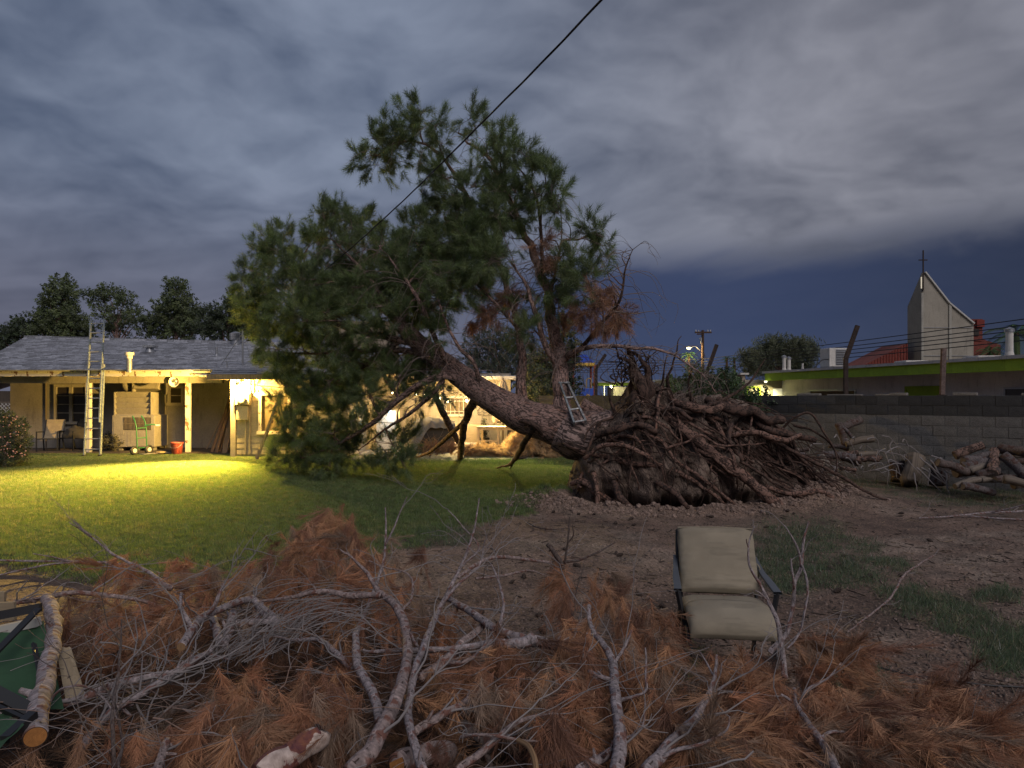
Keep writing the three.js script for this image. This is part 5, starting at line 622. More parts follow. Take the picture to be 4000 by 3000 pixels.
  keep(limb('limb', [[2150, 1150, 12.2], [2180, 1010, 12.2], [2200, 940, 12.2], [2260, 935, 12.2], [2320, 905, 12.2]], [0.03, 0.026, 0.022, 0.018, 0.01], M.barkPale));
  keep(limb('limb', [[1830, 1495, 12.3], [1740, 1470, 12.3], [1660, 1490, 12.4], [1560, 1560, 12.7], [1460, 1650, 13.2], [1330, 1730, 14.0], [1180, 1790, 15.0]], [0.08, 0.065, 0.055, 0.045, 0.035, 0.025, 0.012], M.bark));
  for (const [pts, r0] of [[[[1640, 1345, 13], [1520, 1320, 13.3], [1380, 1290, 13.9], [1230, 1230, 14.6], [1090, 1130, 15.4]], 0.08], [[[1700, 1395, 12.8], [1580, 1370, 13.2], [1420, 1370, 14], [1250, 1380, 15], [1100, 1380, 15.8]], 0.07], [[[1560, 1260, 13.3], [1470, 1130, 13.4], [1400, 1040, 13.8], [1290, 930, 14.2]], 0.07], [[[1560, 1260, 13.3], [1600, 1120, 13.0], [1640, 980, 13.0], [1760, 860, 13.1], [1880, 820, 13.2]], 0.06], [[[1760, 1445, 12.5], [1690, 1300, 12.2], [1640, 1180, 12.2], [1560, 1060, 12.5], [1480, 960, 12.8]], 0.06], [[[1740, 1430, 12.6], [1720, 1500, 12.3], [1620, 1600, 12.6], [1500, 1680, 13.3], [1400, 1760, 14]], 0.05], [[[1600, 1300, 13.1], [1440, 1420, 14.0], [1300, 1500, 14.8], [1160, 1560, 15.6]], 0.06], [[[1880, 1530, 12.2], [1850, 1420, 11.9], [1790, 1350, 11.8], [1740, 1250, 11.9], [1700, 1130, 12.1]], 0.05], [[[1480, 1170, 13.7], [1330, 1120, 14.3], [1180, 1050, 15], [1060, 980, 15.6]], 0.06], [[[2020, 1280, 12.3], [1930, 1180, 12.2], [1850, 1100, 12.3], [1760, 1020, 12.4]], 0.035]])
    keep(limb('limb', pts, [r0, r0 * 0.8, r0 * 0.6, r0 * 0.4, r0 * 0.2], M.bark));
  // props: broken branches that the trunk rests on
  limb('prop_branch', [[1868, 1548, 12.2], [1838, 1590, 12.6], [1815, 1650, 13.2], [1805, 1720, 14.6], [1800, 1770, 16.0], [1798, 1792, 18.6]].map(([a, b, d], i) => [a, b, [12.2, 12.7, 13.4, 15, 17, 18.9][i]]), [0.085, 0.08, 0.075, 0.08, 0.08, 0.085], M.bark, { seg: 30 });
  limb('prop_branch', [[1800, 1745, 17], [1770, 1690, 15.5], [1735, 1620, 14.2], [1690, 1530, 13.2]], [0.05, 0.07, 0.075, 0.05], M.bark);
  limb('prop_branch', [[1800, 1660, 14], [1740, 1715, 15], [1680, 1765, 16.2], [1600, 1795, 17.5]], [0.05, 0.05, 0.04, 0.015], M.bark);
  limb('broken_branch', [[2120, 1690, 11.5], [2090, 1660, 11.4], [2050, 1645, 11.5], [2000, 1655, 11.8], [1975, 1668, 12.0]], [0.06, 0.055, 0.045, 0.03, 0.01], M.rootDark);
  limb('broken_branch', [[2090, 1665, 11.4], [2062, 1705, 11.8], [2040, 1745, 12.6], [2015, 1790, 14], [1985, 1815, 15.5], [1930, 1830, 16.4]], [0.05, 0.055, 0.055, 0.05, 0.035, 0.012], M.rootDark); limb('broken_branch', [[2020, 1790, 14], [2045, 1790, 14.4], [2065, 1780, 14.8]], [0.03, 0.02, 0.008], M.rootDark); limb('broken_branch', [[2005, 1795, 14.4], [2000, 1815, 15.2], [1992, 1830, 16.2]], [0.03, 0.025, 0.01], M.rootDark);
  // stub of a sawn limb behind the short ladder
  { const a = at(2240, 1665, 12.0), b = at(2330, 1560, 12.6); part(pine, 'limb_stub', tube([at(2360, 1640, 12.4), at(2320, 1610, 12.4), at(2268, 1578, 12.4)], [0.16, 0.15, 0.14], { sides: 14, wob: 0.15, cap: true }), M.barkPale); }
  part(pine, 'root_collar', tube([at(2190, 1672, 11.66), at(2250, 1700, 11.62), at(2330, 1715, 11.8), at(2450, 1740, 12.2)], [0.345, 0.44, 0.54, 0.6], { seg: 26, sides: 26, wob: 0.3, ws: 3.5 }), std(lin(0.62, 0.56, 0.54), { map: scaled(T.bark, 0.7), bumpMap: scaled(T.barkB, 0.7), bumpScale: 0.03 }));
  // crown: clumps of needles, each on its own branch
  const dAt = (px) => 12.1 + clamp((2250 - px) / 1250, -0.1, 1.05) * 3.9;
  const green = [[0.118, 0.182, 0.048], [0.135, 0.20, 0.054], [0.098, 0.155, 0.046], [0.16, 0.21, 0.070]], dead = [[0.33, 0.17, 0.095], [0.26, 0.14, 0.085], [0.38, 0.21, 0.12]];
  const clumps = [[1425, 620, 50], [1470, 650, 55], [1450, 540, 45], [1500, 580, 55], [1500, 490, 45], [1560, 560, 60], [1560, 640, 50], [1590, 450, 50], [1640, 430, 45], [1640, 500, 60], [1700, 490, 50], [1720, 560, 50], [1640, 600, 50], [1700, 650, 45], [1840, 460, 40], [1860, 500, 40], [1930, 540, 40], [1985, 560, 40], [1970, 510, 30], [1900, 600, 50], [1960, 610, 50], [1870, 650, 55], [1740, 700, 60], [1690, 740, 45], [1780, 770, 70], [1840, 730, 60], [1930, 690, 55], [2000, 640, 45], [2040, 600, 45],
    [2050, 690, 45], [2100, 660, 45], [2130, 690, 40], [2150, 740, 55], [2190, 760, 45], [2110, 760, 45], [2170, 820, 50], [2060, 780, 55], [2010, 740, 50], [1990, 830, 60], [2060, 860, 45], [1690, 840, 60], [1640, 880, 55], [1740, 860, 70], [1800, 860, 70], [1870, 830, 70], [1930, 800, 60], [1930, 900, 70], [1850, 930, 80], [1760, 950, 80], [1680, 950, 70], [1990, 930, 55], [1600, 900, 50], [1590, 990, 70], [1630, 1050, 70], [1720, 1060, 80], [1820, 1020, 80], [1910, 1000, 60],
    [1260, 840, 45], [1310, 830, 50], [1370, 880, 60], [1240, 890, 55], [1300, 900, 60], [1420, 850, 40], [1440, 910, 55], [1240, 960, 60], [1340, 960, 70], [1430, 970, 60], [1500, 950, 60], [1040, 930, 45], [1110, 920, 40], [1020, 980, 50], [1080, 980, 55], [1140, 960, 40], [1030, 1040, 55], [980, 1060, 45], [960, 1110, 45], [990, 1140, 50], [960, 1170, 40], [1060, 1090, 60], [1120, 1050, 60], [1180, 1030, 60], [1130, 1130, 60], [1050, 1160, 60], [1230, 1080, 65], [1210, 1150, 70], [1300, 1050, 65], [1290, 1140, 70], [1370, 1090, 65], [1400, 1040, 60], [1470, 1050, 60], [1520, 1010, 60], [1540, 1100, 60], [1380, 1170, 70], [1460, 1150, 65], [990, 1220, 55], [1060, 1230, 65], [1130, 1220, 65], [1010, 1280, 50], [960, 1240, 40], [1090, 1300, 65], [1170, 1290, 70], [1240, 1240, 70], [1310, 1230, 60], [1020, 1340, 45], [1070, 1370, 60], [1140, 1370, 65], [1220, 1350, 60], [1610, 1150, 60], [1670, 1150, 60], [1600, 1230, 60], [1680, 1240, 65], [1740, 1160, 60], [1620, 1300, 55], [1700, 1320, 50], [1790, 1120, 55],
    [1080, 1440, 50], [1120, 1450, 60], [1180, 1440, 55], [1090, 1510, 50], [1140, 1530, 60], [1210, 1510, 60], [1110, 1580, 55], [1180, 1590, 65], [1260, 1560, 60], [1330, 1540, 55], [1400, 1520, 55], [1240, 1630, 65], [1320, 1620, 60], [1390, 1600, 55], [1440, 1560, 50], [1150, 1660, 60], [1210, 1700, 60], [1290, 1690, 60], [1360, 1680, 55], [1430, 1640, 45], [1110, 1690, 45], [1080, 1770, 36], [1070, 1810, 30], [1120, 1790, 50], [1190, 1780, 60], [1260, 1770, 60], [1330, 1760, 50], [1130, 1830, 40], [1210, 1830, 45], [1290, 1825, 40], [1370, 1790, 40], [1560, 1420, 50], [1600, 1470, 55], [1660, 1450, 50], [1700, 1500, 40], [1560, 1500, 40], [1620, 1540, 40], [1730, 1540, 34], [1500, 1440, 40], [1660, 1390, 45],
    [2300, 890, 36], [2330, 920, 38], [2345, 960, 38], [2335, 1010, 36], [2300, 1050, 36], [2240, 1000, 50], [2200, 1040, 50], [2250, 1070, 50], [2310, 1100, 40], [2210, 1110, 45], [2140, 1130, 50], [2160, 1080, 45], [2060, 1270, 36], [2040, 1320, 34], [2070, 1300, 36], [2040, 1200, 30], [2270, 1150, 40]].map((c) => [...c, 0]).concat(
    [[2150, 1000, 40], [2120, 960, 34], [2330, 1180, 50], [2380, 1210, 50], [2410, 1240, 40], [2370, 1270, 40], [2430, 1215, 28], [2300, 1220, 46], [2350, 1150, 34], [1960, 1150, 46], [1900, 1180, 50], [1930, 1230, 40], [1870, 1240, 36], [2190, 1200, 40], [2250, 1190, 40], [1650, 1400, 30]].map((c) => [...c, 1]));
  for (let i = 0; i < 70; i++) { const px = rr(1150, 1950); clumps.push([px, interp([1150, 1400, 1600, 1950], [1250, 1180, 1100, 960], px) + gauss() * 190, rr(36, 58), 0, 0.9]); }
  for (let i = 0; i < 16; i++) clumps.push([rr(1080, 1500), rr(1380, 1560), rr(34, 52), 0, 0.3]);
  for (let i = 0; i < 9; i++) clumps.push([rr(1480, 1760), rr(1400, 1580), rr(24, 36), 0, 0.2]);   // fill through the body of the crown
  for (let i = 0; i < 12; i++) clumps.push([rr(1090, 1580), rr(1720, 1830), rr(36, 50), 0]);
  const lists = [[], []], deadL = [[], []], twigs = [];
  for (const [px, py, r, isDead, fill] of clumps) {
    const d = dAt(px) - 0.4 + gauss() * 1.0 - (fill || 0), c = at(px, py, d), rad = r / F * d * 1.10;
    let best = 1e9, b = null; for (const s of sk) { const v = s[0].distanceTo(c) + Math.max(0, s[0].y - c.y) * 0.4 + R() * 0.35; if (v < best) { best = v; b = s; } }
    const L = b[0].distanceTo(c), m1 = b[0].clone().lerp(c, 0.35).addScaledVector(b[2], L * 0.12).add(V(gauss() * L * 0.08, L * 0.10, gauss() * L * 0.08)), m2 = b[0].clone().lerp(c, 0.75).add(V(gauss() * L * 0.07, L * 0.05, gauss() * L * 0.07)), r0 = Math.min(b[1] * 0.6, 0.018 + L * 0.010);
    part(pine, 'branch', tube([b[0], m1, m2, c], [r0, r0 * 0.7, r0 * 0.45, r0 * 0.2], { seg: 12, sides: 5, gn: 0.03, ws: 2 }), isDead || R() < 0.5 ? M.bark : M.root);
    const nT = 5 + Math.round(rad * 16); const tips = [];
    for (let i = 0; i < nT; i++) { const v = V(gauss(), gauss() * 0.85 + 0.15, gauss()).normalize(), e = c.clone().addScaledVector(v, rad * rr(0.5, 1.0)).add(V(0, -0.05 * R(), 0)), m = c.clone().lerp(e, 0.5).add(V(0, 0.07 * rad, 0)); twigs.push(tube([m2.clone().lerp(c, R()), m, e], [r0 * 0.25 + 0.002, 0.003, 0.0015], { seg: 5, sides: 3 })); tips.push([e, v, m]); }
    const nS = Math.round(12 + rad * rad * 480);
    for (let i = 0; i < nS; i++) { const [e, v, m] = tips[Math.floor(R() * nT)], p = m.clone().lerp(e, rr(0.1, 1.0)).add(V(gauss(), gauss(), gauss()).multiplyScalar(rad * 0.26)), dir = v.clone().multiplyScalar(0.9).add(V(gauss() * 0.45, (p.y > c.y ? 0.42 : -0.55) - (isDead ? 0.9 : 0) + gauss() * 0.3, gauss() * 0.45)), k = rr(0.6, 1.35), cc = isDead ? dead[Math.floor(R() * 3)] : green[Math.floor(R() * 4)]; (isDead ? deadL : lists)[R() < 0.55 ? 0 : 1].push([M4(p, dir, rr(0.8, 1.3)), lin(cc[0] * k, cc[1] * k, cc[2] * k)]); }
  }
  // bare grey twigs hanging in the middle of the crown
  for (let i = 0; i < 700; i++) { const s = sk[Math.floor(R() * sk.length)], px = CX + F * s[0].x / -s[0].z; if (px < 1300 || s[0].y < 1.6) continue; const l = rr(0.35, 1.3), a = R() * 6.28, o = V(Math.cos(a), rr(-0.4, 0.5), Math.sin(a)), m = s[0].clone().addScaledVector(o, l * 0.5), e = m.clone().addScaledVector(o, l * 0.35).add(V(0, -l * rr(0.2, 0.7), 0)); twigs.push(tube([s[0], m, e], [0.007, 0.0045, 0.002], { seg: 7, sides: 3, gn: 0.05, ws: 3 })); if (R() < 0.8) { const q = m.clone().lerp(e, R()); twigs.push(tube([q, q.clone().add(V(gauss() * 0.2, -0.1 * R(), gauss() * 0.2)), q.clone().add(V(gauss() * 0.35, -rr(0.1, 0.45), gauss() * 0.35))], [0.004, 0.003, 0.0015], { seg: 5, sides: 3, gn: 0.03 })); } }
  for (const pts of [[[2426, 1160], [2400, 1120], [2380, 1080], [2370, 1030]], [[2436, 1100], [2420, 1060], [2410, 1030]], [[2446, 1040], [2430, 1000], [2450, 970]], [[2395, 1215], [2470, 1225], [2560, 1215]], [[2420, 1160], [2360, 1110], [2300, 1085]]]) twigs.push(tube(pts.map(([a, b]) => at(a, b, 11.5)), [0.014, 0.009, 0.004], { seg: 10, sides: 4, gn: 0.03 }));
  for (let i = 0; i < 40; i++) { const t = R(), a = at(lerp(2300, 2760, t), lerp(1356, 1470, t * t), 11.0), e = a.clone().add(V(rr(-0.1, 0.5), rr(-0.7, 0.1), gauss() * 0.3)); twigs.push(tube([a, a.clone().lerp(e, 0.5).add(V(0.05, 0.12, 0)), e], [0.007, 0.004, 0.002], { seg: 8, sides: 3, gn: 0.04 })); }
  part(pine, 'twigs', twigs, std(lin(0.20, 0.155, 0.135)), { kind: 'stuff' });
  lists.forEach((l, i) => copies(pine, 'needles', G_pine[i], M.green, l)); deadL.forEach((l, i) => copies(pine, 'dead_needles', G_pine[i], M.green, l, 'stuff').userData.label = 'dead brown needles on the right of the crown');

  // ---- root plate: earth held by roots ----
  const X12 = (px) => (px - CX) / F * 12, tops = [[2165, 1965], [2215, 1880], [2245, 1790], [2285, 1690], [2350, 1625], [2410, 1560], [2450, 1500], [2500, 1490], [2560, 1500], [2620, 1530], [2700, 1545], [2760, 1545], [2850, 1570], [2930, 1625], [3000, 1690], [3060, 1770], [3120, 1860], [3180, 1940], [3220, 1990]];
  const xsP = tops.map(([a]) => X12(a)), ysP = tops.map(([, b]) => EYE + (CY - b) / F * 12);
  const earth = (u, v) => {                                     // u along the plate, v from the front foot over the top to the back foot
    const x = lerp(xsP[0], xsP.at(-1), u), top = Math.max(0.02, interp(xsP, ysP, x)), a = v * Math.PI, half = 1.3 * Math.pow(clamp(Math.sin(clamp(u * 0.97 + 0.08) * Math.PI)), 0.42) * sstep(-0.03, 0.13, u) + 0.06;
    let y = top * Math.pow(Math.sin(a), 0.72), z = -11.8 + Math.cos(a) * half * (1 - 0.1 * Math.sin(a));
    const n = 0.5 * fbm(x * 1.3, y * 1.6, z * 1.3, 4), st = fbm(x * 2.2 + y * 1.4, 3, y * 0.6 - x * 2.6, 4), q = fbm(x * 5, y * 5, z * 5, 3);
    const out = Math.sin(a), f = Math.cos(a) > 0 ? 1 : 0.6;
    let under = Math.cos(a) > 0 ? sstep(0.42, 0.05, y) * sstep(0.06, 0.22, u) * sstep(0.8, 0.5, u) : 0;     // hollow under the front lip
    z += f * (n * 0.75 + st * 0.42 + q * 0.14) * (0.3 + 0.7 * Math.abs(Math.cos(a))) - under * 0.45;
    y += (n * 0.35 + st * 0.25 + q * 0.10) * out - 0.12 * (1 - out);
    return [x + q * 0.07 + st * 0.06, y, z];
  };
  const mass = quadGrid(earth, 190, 130); { const uvA = mass.attributes.uv, p = mass.attributes.position; for (let i = 0; i < uvA.count; i++) uvA.setXY(i, p.getX(i), p.getY(i) + p.getZ(i) * 0.7); }
  part(pine, 'root_plate_soil', mass, M.clay, { label: 'reddish soil still held among the roots' });
  const RP = (pts) => pts.map(([a, b, d]) => at(a, b, d));
  const root = (pts, r, mat = M.root, o = {}) => part(pine, 'root', tube(RP(pts), r, { sides: 8, wob: 0.3, ws: 5, gn: Math.max(0.012, r[0] * 0.5), seg: pts.length * 6, ...o }), mat);
  root([[2480, 1570, 11.2], [2590, 1620, 10.9], [2680, 1690, 10.65], [2760, 1750, 10.5], [2850, 1820, 10.35], [2940, 1890, 10.25], [3010, 1950, 10.2], [3080, 2010, 10.3]], [0.06, 0.075, 0.08, 0.085, 0.085, 0.08, 0.085, 0.075]);
  root([[2310, 1775, 11.0], [2400, 1790, 10.8], [2480, 1812, 10.65], [2580, 1820, 10.5], [2660, 1850, 10.4], [2740, 1900, 10.3], [2810, 1950, 10.2], [2850, 2000, 10.3]], [0.03, 0.04, 0.045, 0.048, 0.04, 0.034, 0.028, 0.018]);
  root([[2430, 1650, 10.9], [2520, 1690, 10.6], [2590, 1730, 10.5], [2640, 1800, 10.4], [2720, 1850, 10.3], [2820, 1930, 10.2], [2900, 2000, 10.2]], [0.022, 0.03, 0.03, 0.028, 0.028, 0.025, 0.018]);
  root([[2640, 1640, 10.8], [2690, 1700, 10.6], [2730, 1770, 10.5], [2800, 1830, 10.4], [2870, 1880, 10.35]], [0.025, 0.022, 0.022, 0.018, 0.012]);
  root([[2600, 1750, 10.4], [2690, 1725, 10.35], [2730, 1700, 10.3], [2800, 1735, 10.3], [2880, 1740, 10.4], [2990, 1730, 10.5]], [0.018, 0.02, 0.02, 0.016, 0.014, 0.008]);
  root([[2320, 1840, 10.8], [2330, 1900, 10.6], [2332, 1960, 10.5], [2330, 2010, 10.45]], [0.05, 0.045, 0.04, 0.03]);
  root([[2230, 1890, 11.1], [2280, 1880, 10.9], [2330, 1925, 10.7], [2390, 1960, 10.6], [2440, 1990, 10.5]], [0.04, 0.06, 0.055, 0.05, 0.03]);
  root([[2800, 1560, 11.3], [2900, 1600, 11.0], [3010, 1680, 10.8], [3120, 1705, 10.7], [3190, 1720, 10.6]], [0.05, 0.06, 0.06, 0.055, 0.045], M.rootDark);
  root([[2900, 1640, 11.0], [3040, 1730, 10.8], [3170, 1800, 10.7], [3300, 1870, 10.6], [3400, 1930, 10.6], [3500, 1958, 10.9]], [0.03, 0.034, 0.03, 0.026, 0.02, 0.008], M.rootDark);
  root([[2960, 1640, 11.2], [3080, 1690, 11.0], [3120, 1780, 10.9], [3240, 1890, 10.7], [3340, 1950, 10.7], [3400, 1975, 10.8]], [0.028, 0.028, 0.028, 0.026, 0.022, 0.012], M.rootDark);
  root([[2980, 1780, 10.9], [3100, 1850, 10.8], [3210, 1930, 10.6], [3290, 1950, 10.6], [3380, 1976, 10.5]], [0.03, 0.03, 0.026, 0.03, 0.02], M.rootDark);
  for (const p of [[[3060, 1670, 11.2], [3090, 1640, 11.1], [3160, 1612, 11], [3230, 1710, 10.9], [3280, 1790, 10.9]], [[3100, 1660, 11.2], [3190, 1690, 11], [3260, 1760, 10.9], [3270, 1850, 10.8]], [[3020, 1700, 11], [3060, 1820, 10.8], [3150, 1880, 10.7], [3190, 1960, 10.6]], [[2940, 1760, 10.8], [3010, 1860, 10.7], [3080, 1890, 10.6], [3160, 1960, 10.5]]]) root(p, [0.02, 0.02, 0.016, 0.008], M.rootDark);
  // the spur of roots on top
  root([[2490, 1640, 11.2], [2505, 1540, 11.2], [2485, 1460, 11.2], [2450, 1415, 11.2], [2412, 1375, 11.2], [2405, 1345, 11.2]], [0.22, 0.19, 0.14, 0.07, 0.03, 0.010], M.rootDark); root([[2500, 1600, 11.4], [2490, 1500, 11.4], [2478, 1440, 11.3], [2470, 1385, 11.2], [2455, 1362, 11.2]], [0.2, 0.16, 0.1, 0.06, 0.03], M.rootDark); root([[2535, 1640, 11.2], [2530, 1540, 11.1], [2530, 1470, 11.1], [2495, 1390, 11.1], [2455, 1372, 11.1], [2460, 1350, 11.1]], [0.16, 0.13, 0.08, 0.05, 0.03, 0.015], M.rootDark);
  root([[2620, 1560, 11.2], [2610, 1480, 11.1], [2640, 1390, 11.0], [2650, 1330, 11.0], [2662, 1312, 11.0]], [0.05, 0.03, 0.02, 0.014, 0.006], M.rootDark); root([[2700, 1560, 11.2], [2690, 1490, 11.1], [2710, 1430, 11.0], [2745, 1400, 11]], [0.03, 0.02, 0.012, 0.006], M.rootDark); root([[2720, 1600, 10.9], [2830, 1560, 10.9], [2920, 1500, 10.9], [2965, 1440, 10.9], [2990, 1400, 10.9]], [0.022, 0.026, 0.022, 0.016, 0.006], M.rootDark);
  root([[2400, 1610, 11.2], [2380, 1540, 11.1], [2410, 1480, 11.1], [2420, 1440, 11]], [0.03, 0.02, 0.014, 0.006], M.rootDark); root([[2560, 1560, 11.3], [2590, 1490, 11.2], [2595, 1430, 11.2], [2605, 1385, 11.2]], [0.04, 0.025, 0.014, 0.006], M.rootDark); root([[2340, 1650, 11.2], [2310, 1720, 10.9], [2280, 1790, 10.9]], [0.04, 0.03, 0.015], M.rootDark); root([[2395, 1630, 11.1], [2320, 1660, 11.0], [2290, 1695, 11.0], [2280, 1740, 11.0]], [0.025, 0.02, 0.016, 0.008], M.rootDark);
  for (let i = 0; i < 44; i++) { const a = rr(2400, 2560), b = rr(1440, 1520); root([[a, b, 11.3], [a + gauss() * 60, b - rr(20, 60), 11.2 + gauss() * 0.2], [a + gauss() * 120, b - rr(10, 110), 11.2 + gauss() * 0.3]], [0.012, 0.008, 0.003], M.rootDark, { sides: 5 }); }
  // many lesser roots flowing down and to the right over the face
  const surf = (u, v) => V(...earth(u, v));
  for (let i = 0; i < 85; i++) {
    const u0 = rr(0.06, 0.86), v0 = rr(0.12, 0.52), n = 5, du = rr(-0.015, 0.075) * (u0 > 0.35 ? 1.4 : 0.7), dv = -v0 / n * rr(0.15, 1.15), P = []; const lift = rr(0.02, 0.22);
    for (let k = 0; k <= n; k++) { const p = surf(clamp(u0 + du * k + gauss() * 0.008, 0.01, 0.99), clamp(v0 + dv * k, 0.005, 0.6)); p.z += 0.05 + lift * Math.sin(k / n * 2.6) + 0.04 * gauss(); p.y = Math.max(0.0, p.y + 0.05 * gauss()); P.push(p); }
    const r0 = 0.008 + 0.028 * Math.pow(R(), 2.2); part(pine, 'root', tube(P, [r0, r0 * 1.05, r0 * 0.8, r0 * 0.6, r0 * 0.3], { seg: 20, sides: 6, wob: 0.3, ws: 6, gn: 0.03 }), R() < 0.45 ? M.rootDark : M.root);
  }
  // heavy broken roots with torn ends and forks
  for (const [pts, r] of [[[[2330, 1700, 11.0], [2400, 1680, 10.7], [2500, 1660, 10.6], [2570, 1690, 10.5]], 0.06], [[[2620, 1560, 11.0], [2700, 1590, 10.8], [2790, 1600, 10.8], [2850, 1580, 10.9]], 0.075], [[[2760, 1560, 11.1], [2850, 1600, 10.8], [2950, 1610, 10.8], [3000, 1640, 10.8], [3060, 1640, 10.8]], 0.085], [[[2560, 1880, 10.4], [2640, 1930, 10.2], [2690, 1985, 10.1]], 0.05], [[[2400, 1880, 10.6], [2420, 1940, 10.4], [2470, 1990, 10.3]], 0.06], [[[2860, 1700, 10.6], [2960, 1690, 10.5], [3050, 1720, 10.5], [3130, 1700, 10.6]], 0.05], [[[2700, 1640, 10.7], [2640, 1600, 10.7], [2560, 1610, 10.8], [2500, 1650, 10.7]], 0.045], [[[2900, 1800, 10.4], [2850, 1720, 10.5], [2860, 1650, 10.7]], 0.04], [[[2280, 1790, 10.9], [2360, 1740, 10.7], [2450, 1745, 10.5], [2540, 1790, 10.4]], 0.04], [[[2990, 1900, 10.5], [3090, 1930, 10.4], [3200, 1920, 10.4], [3280, 1960, 10.5]], 0.045]])
    root(pts, [r * 0.8, r, r * 0.9, r * 0.75], R() < 0.5 ? M.root : M.rootDark, { cap: true, wob: 0.45 });
  const stones = []; for (let i = 0; i < 260; i++) { const p = surf(rr(0.05, 0.95), rr(0.04, 0.5)), g = new THREE.IcosahedronGeometry(0.015 + 0.05 * Math.pow(R(), 5), 1); const q = g.attributes.position; for (let k = 0; k < q.count; k++) { const f = 1 + 9 * 0.05 * N3(q.getX(k) * 40 + i, q.getY(k) * 40, q.getZ(k) * 40); q.setXYZ(k, q.getX(k) * f + p.x, q.getY(k) * f * 0.8 + p.y, q.getZ(k) * f + p.z + 0.02); } g.computeVertexNormals(); stones.push(g); }
  part(pine, 'soil_lumps', stones, M.clay, { kind: 'stuff' });
  const fine = [];
  for (let i = 0; i < 640; i++) { const u0 = rr(0.04, 0.93), v0 = rr(0.05, 0.55), p = surf(u0, v0); p.z += 0.04; const l = rr(0.15, 0.65), dr = V(rr(-0.2, 0.9) * (u0 > 0.4 ? 1.2 : 0.5), -rr(0.3, 1.2), rr(0, 0.6)).normalize(); const m = p.clone().addScaledVector(dr, l * 0.5).add(V(gauss() * 0.05, 0.05, 0.06)), e = m.clone().addScaledVector(dr, l * 0.5).add(V(gauss() * 0.06, -0.08, 0)); e.y = Math.max(e.y, -0.2); fine.push(tube([p, m, e], [0.0055, 0.004, 0.0015], { seg: 7, sides: 3, gn: 0.05, ws: 5 })); }
  for (let i = 0; i < 110; i++) { const u0 = rr(0.55, 0.98), p = surf(u0, rr(0.1, 0.5)), e = p.clone().add(V(rr(0.2, 1.0), -rr(0.1, 0.7), rr(-0.1, 0.5))); e.y = Math.max(0, e.y); fine.push(tube([p, p.clone().lerp(e, 0.5).add(V(0, rr(0, 0.22), 0)), e], [0.010, 0.008, 0.003], { seg: 9, sides: 4, gn: 0.05, ws: 4 })); }
  part(pine, 'rootlets', fine, M.rootDark, { kind: 'stuff' });
}
// ================= pile of cut pine branches in front =================
R = rng(53);
const G_brown = [needleSpray(95, 0.20, 0.125, 0.0011, 61, { spread: 0.55, droop: 0.15, from: 0.05 }), needleSpray(80, 0.10, 0.14, 0.0011, 62, { spread: 0.9, droop: 0.25, from: 0.0 }), needleSpray(110, 0.30, 0.10, 0.0011, 63, { spread: 0.6, droop: 0.2, from: 0.0 }), needleSpray(70, 0.22, 0.11, 0.0011, 64, { spread: 1.3, droop: 0.7, from: 0.0 }), needleSpray(60, 0.16, 0.16, 0.0010, 65, { spread: 0.7, droop: 0.9, from: 0.0 })];
const browns = [[0.38, 0.185, 0.10], [0.30, 0.14, 0.08], [0.45, 0.24, 0.125], [0.23, 0.115, 0.075], [0.41, 0.23, 0.135], [0.35, 0.16, 0.085], [0.28, 0.195, 0.14]];
const PP = (pts) => pts.map(([a, b, h]) => h > 1.6 ? at(a, b, h) : onH(a, b, h));
const limbs = [];                                                     // { thing, samples }
const PINE = 'cut pine branches heaped in the foreground';
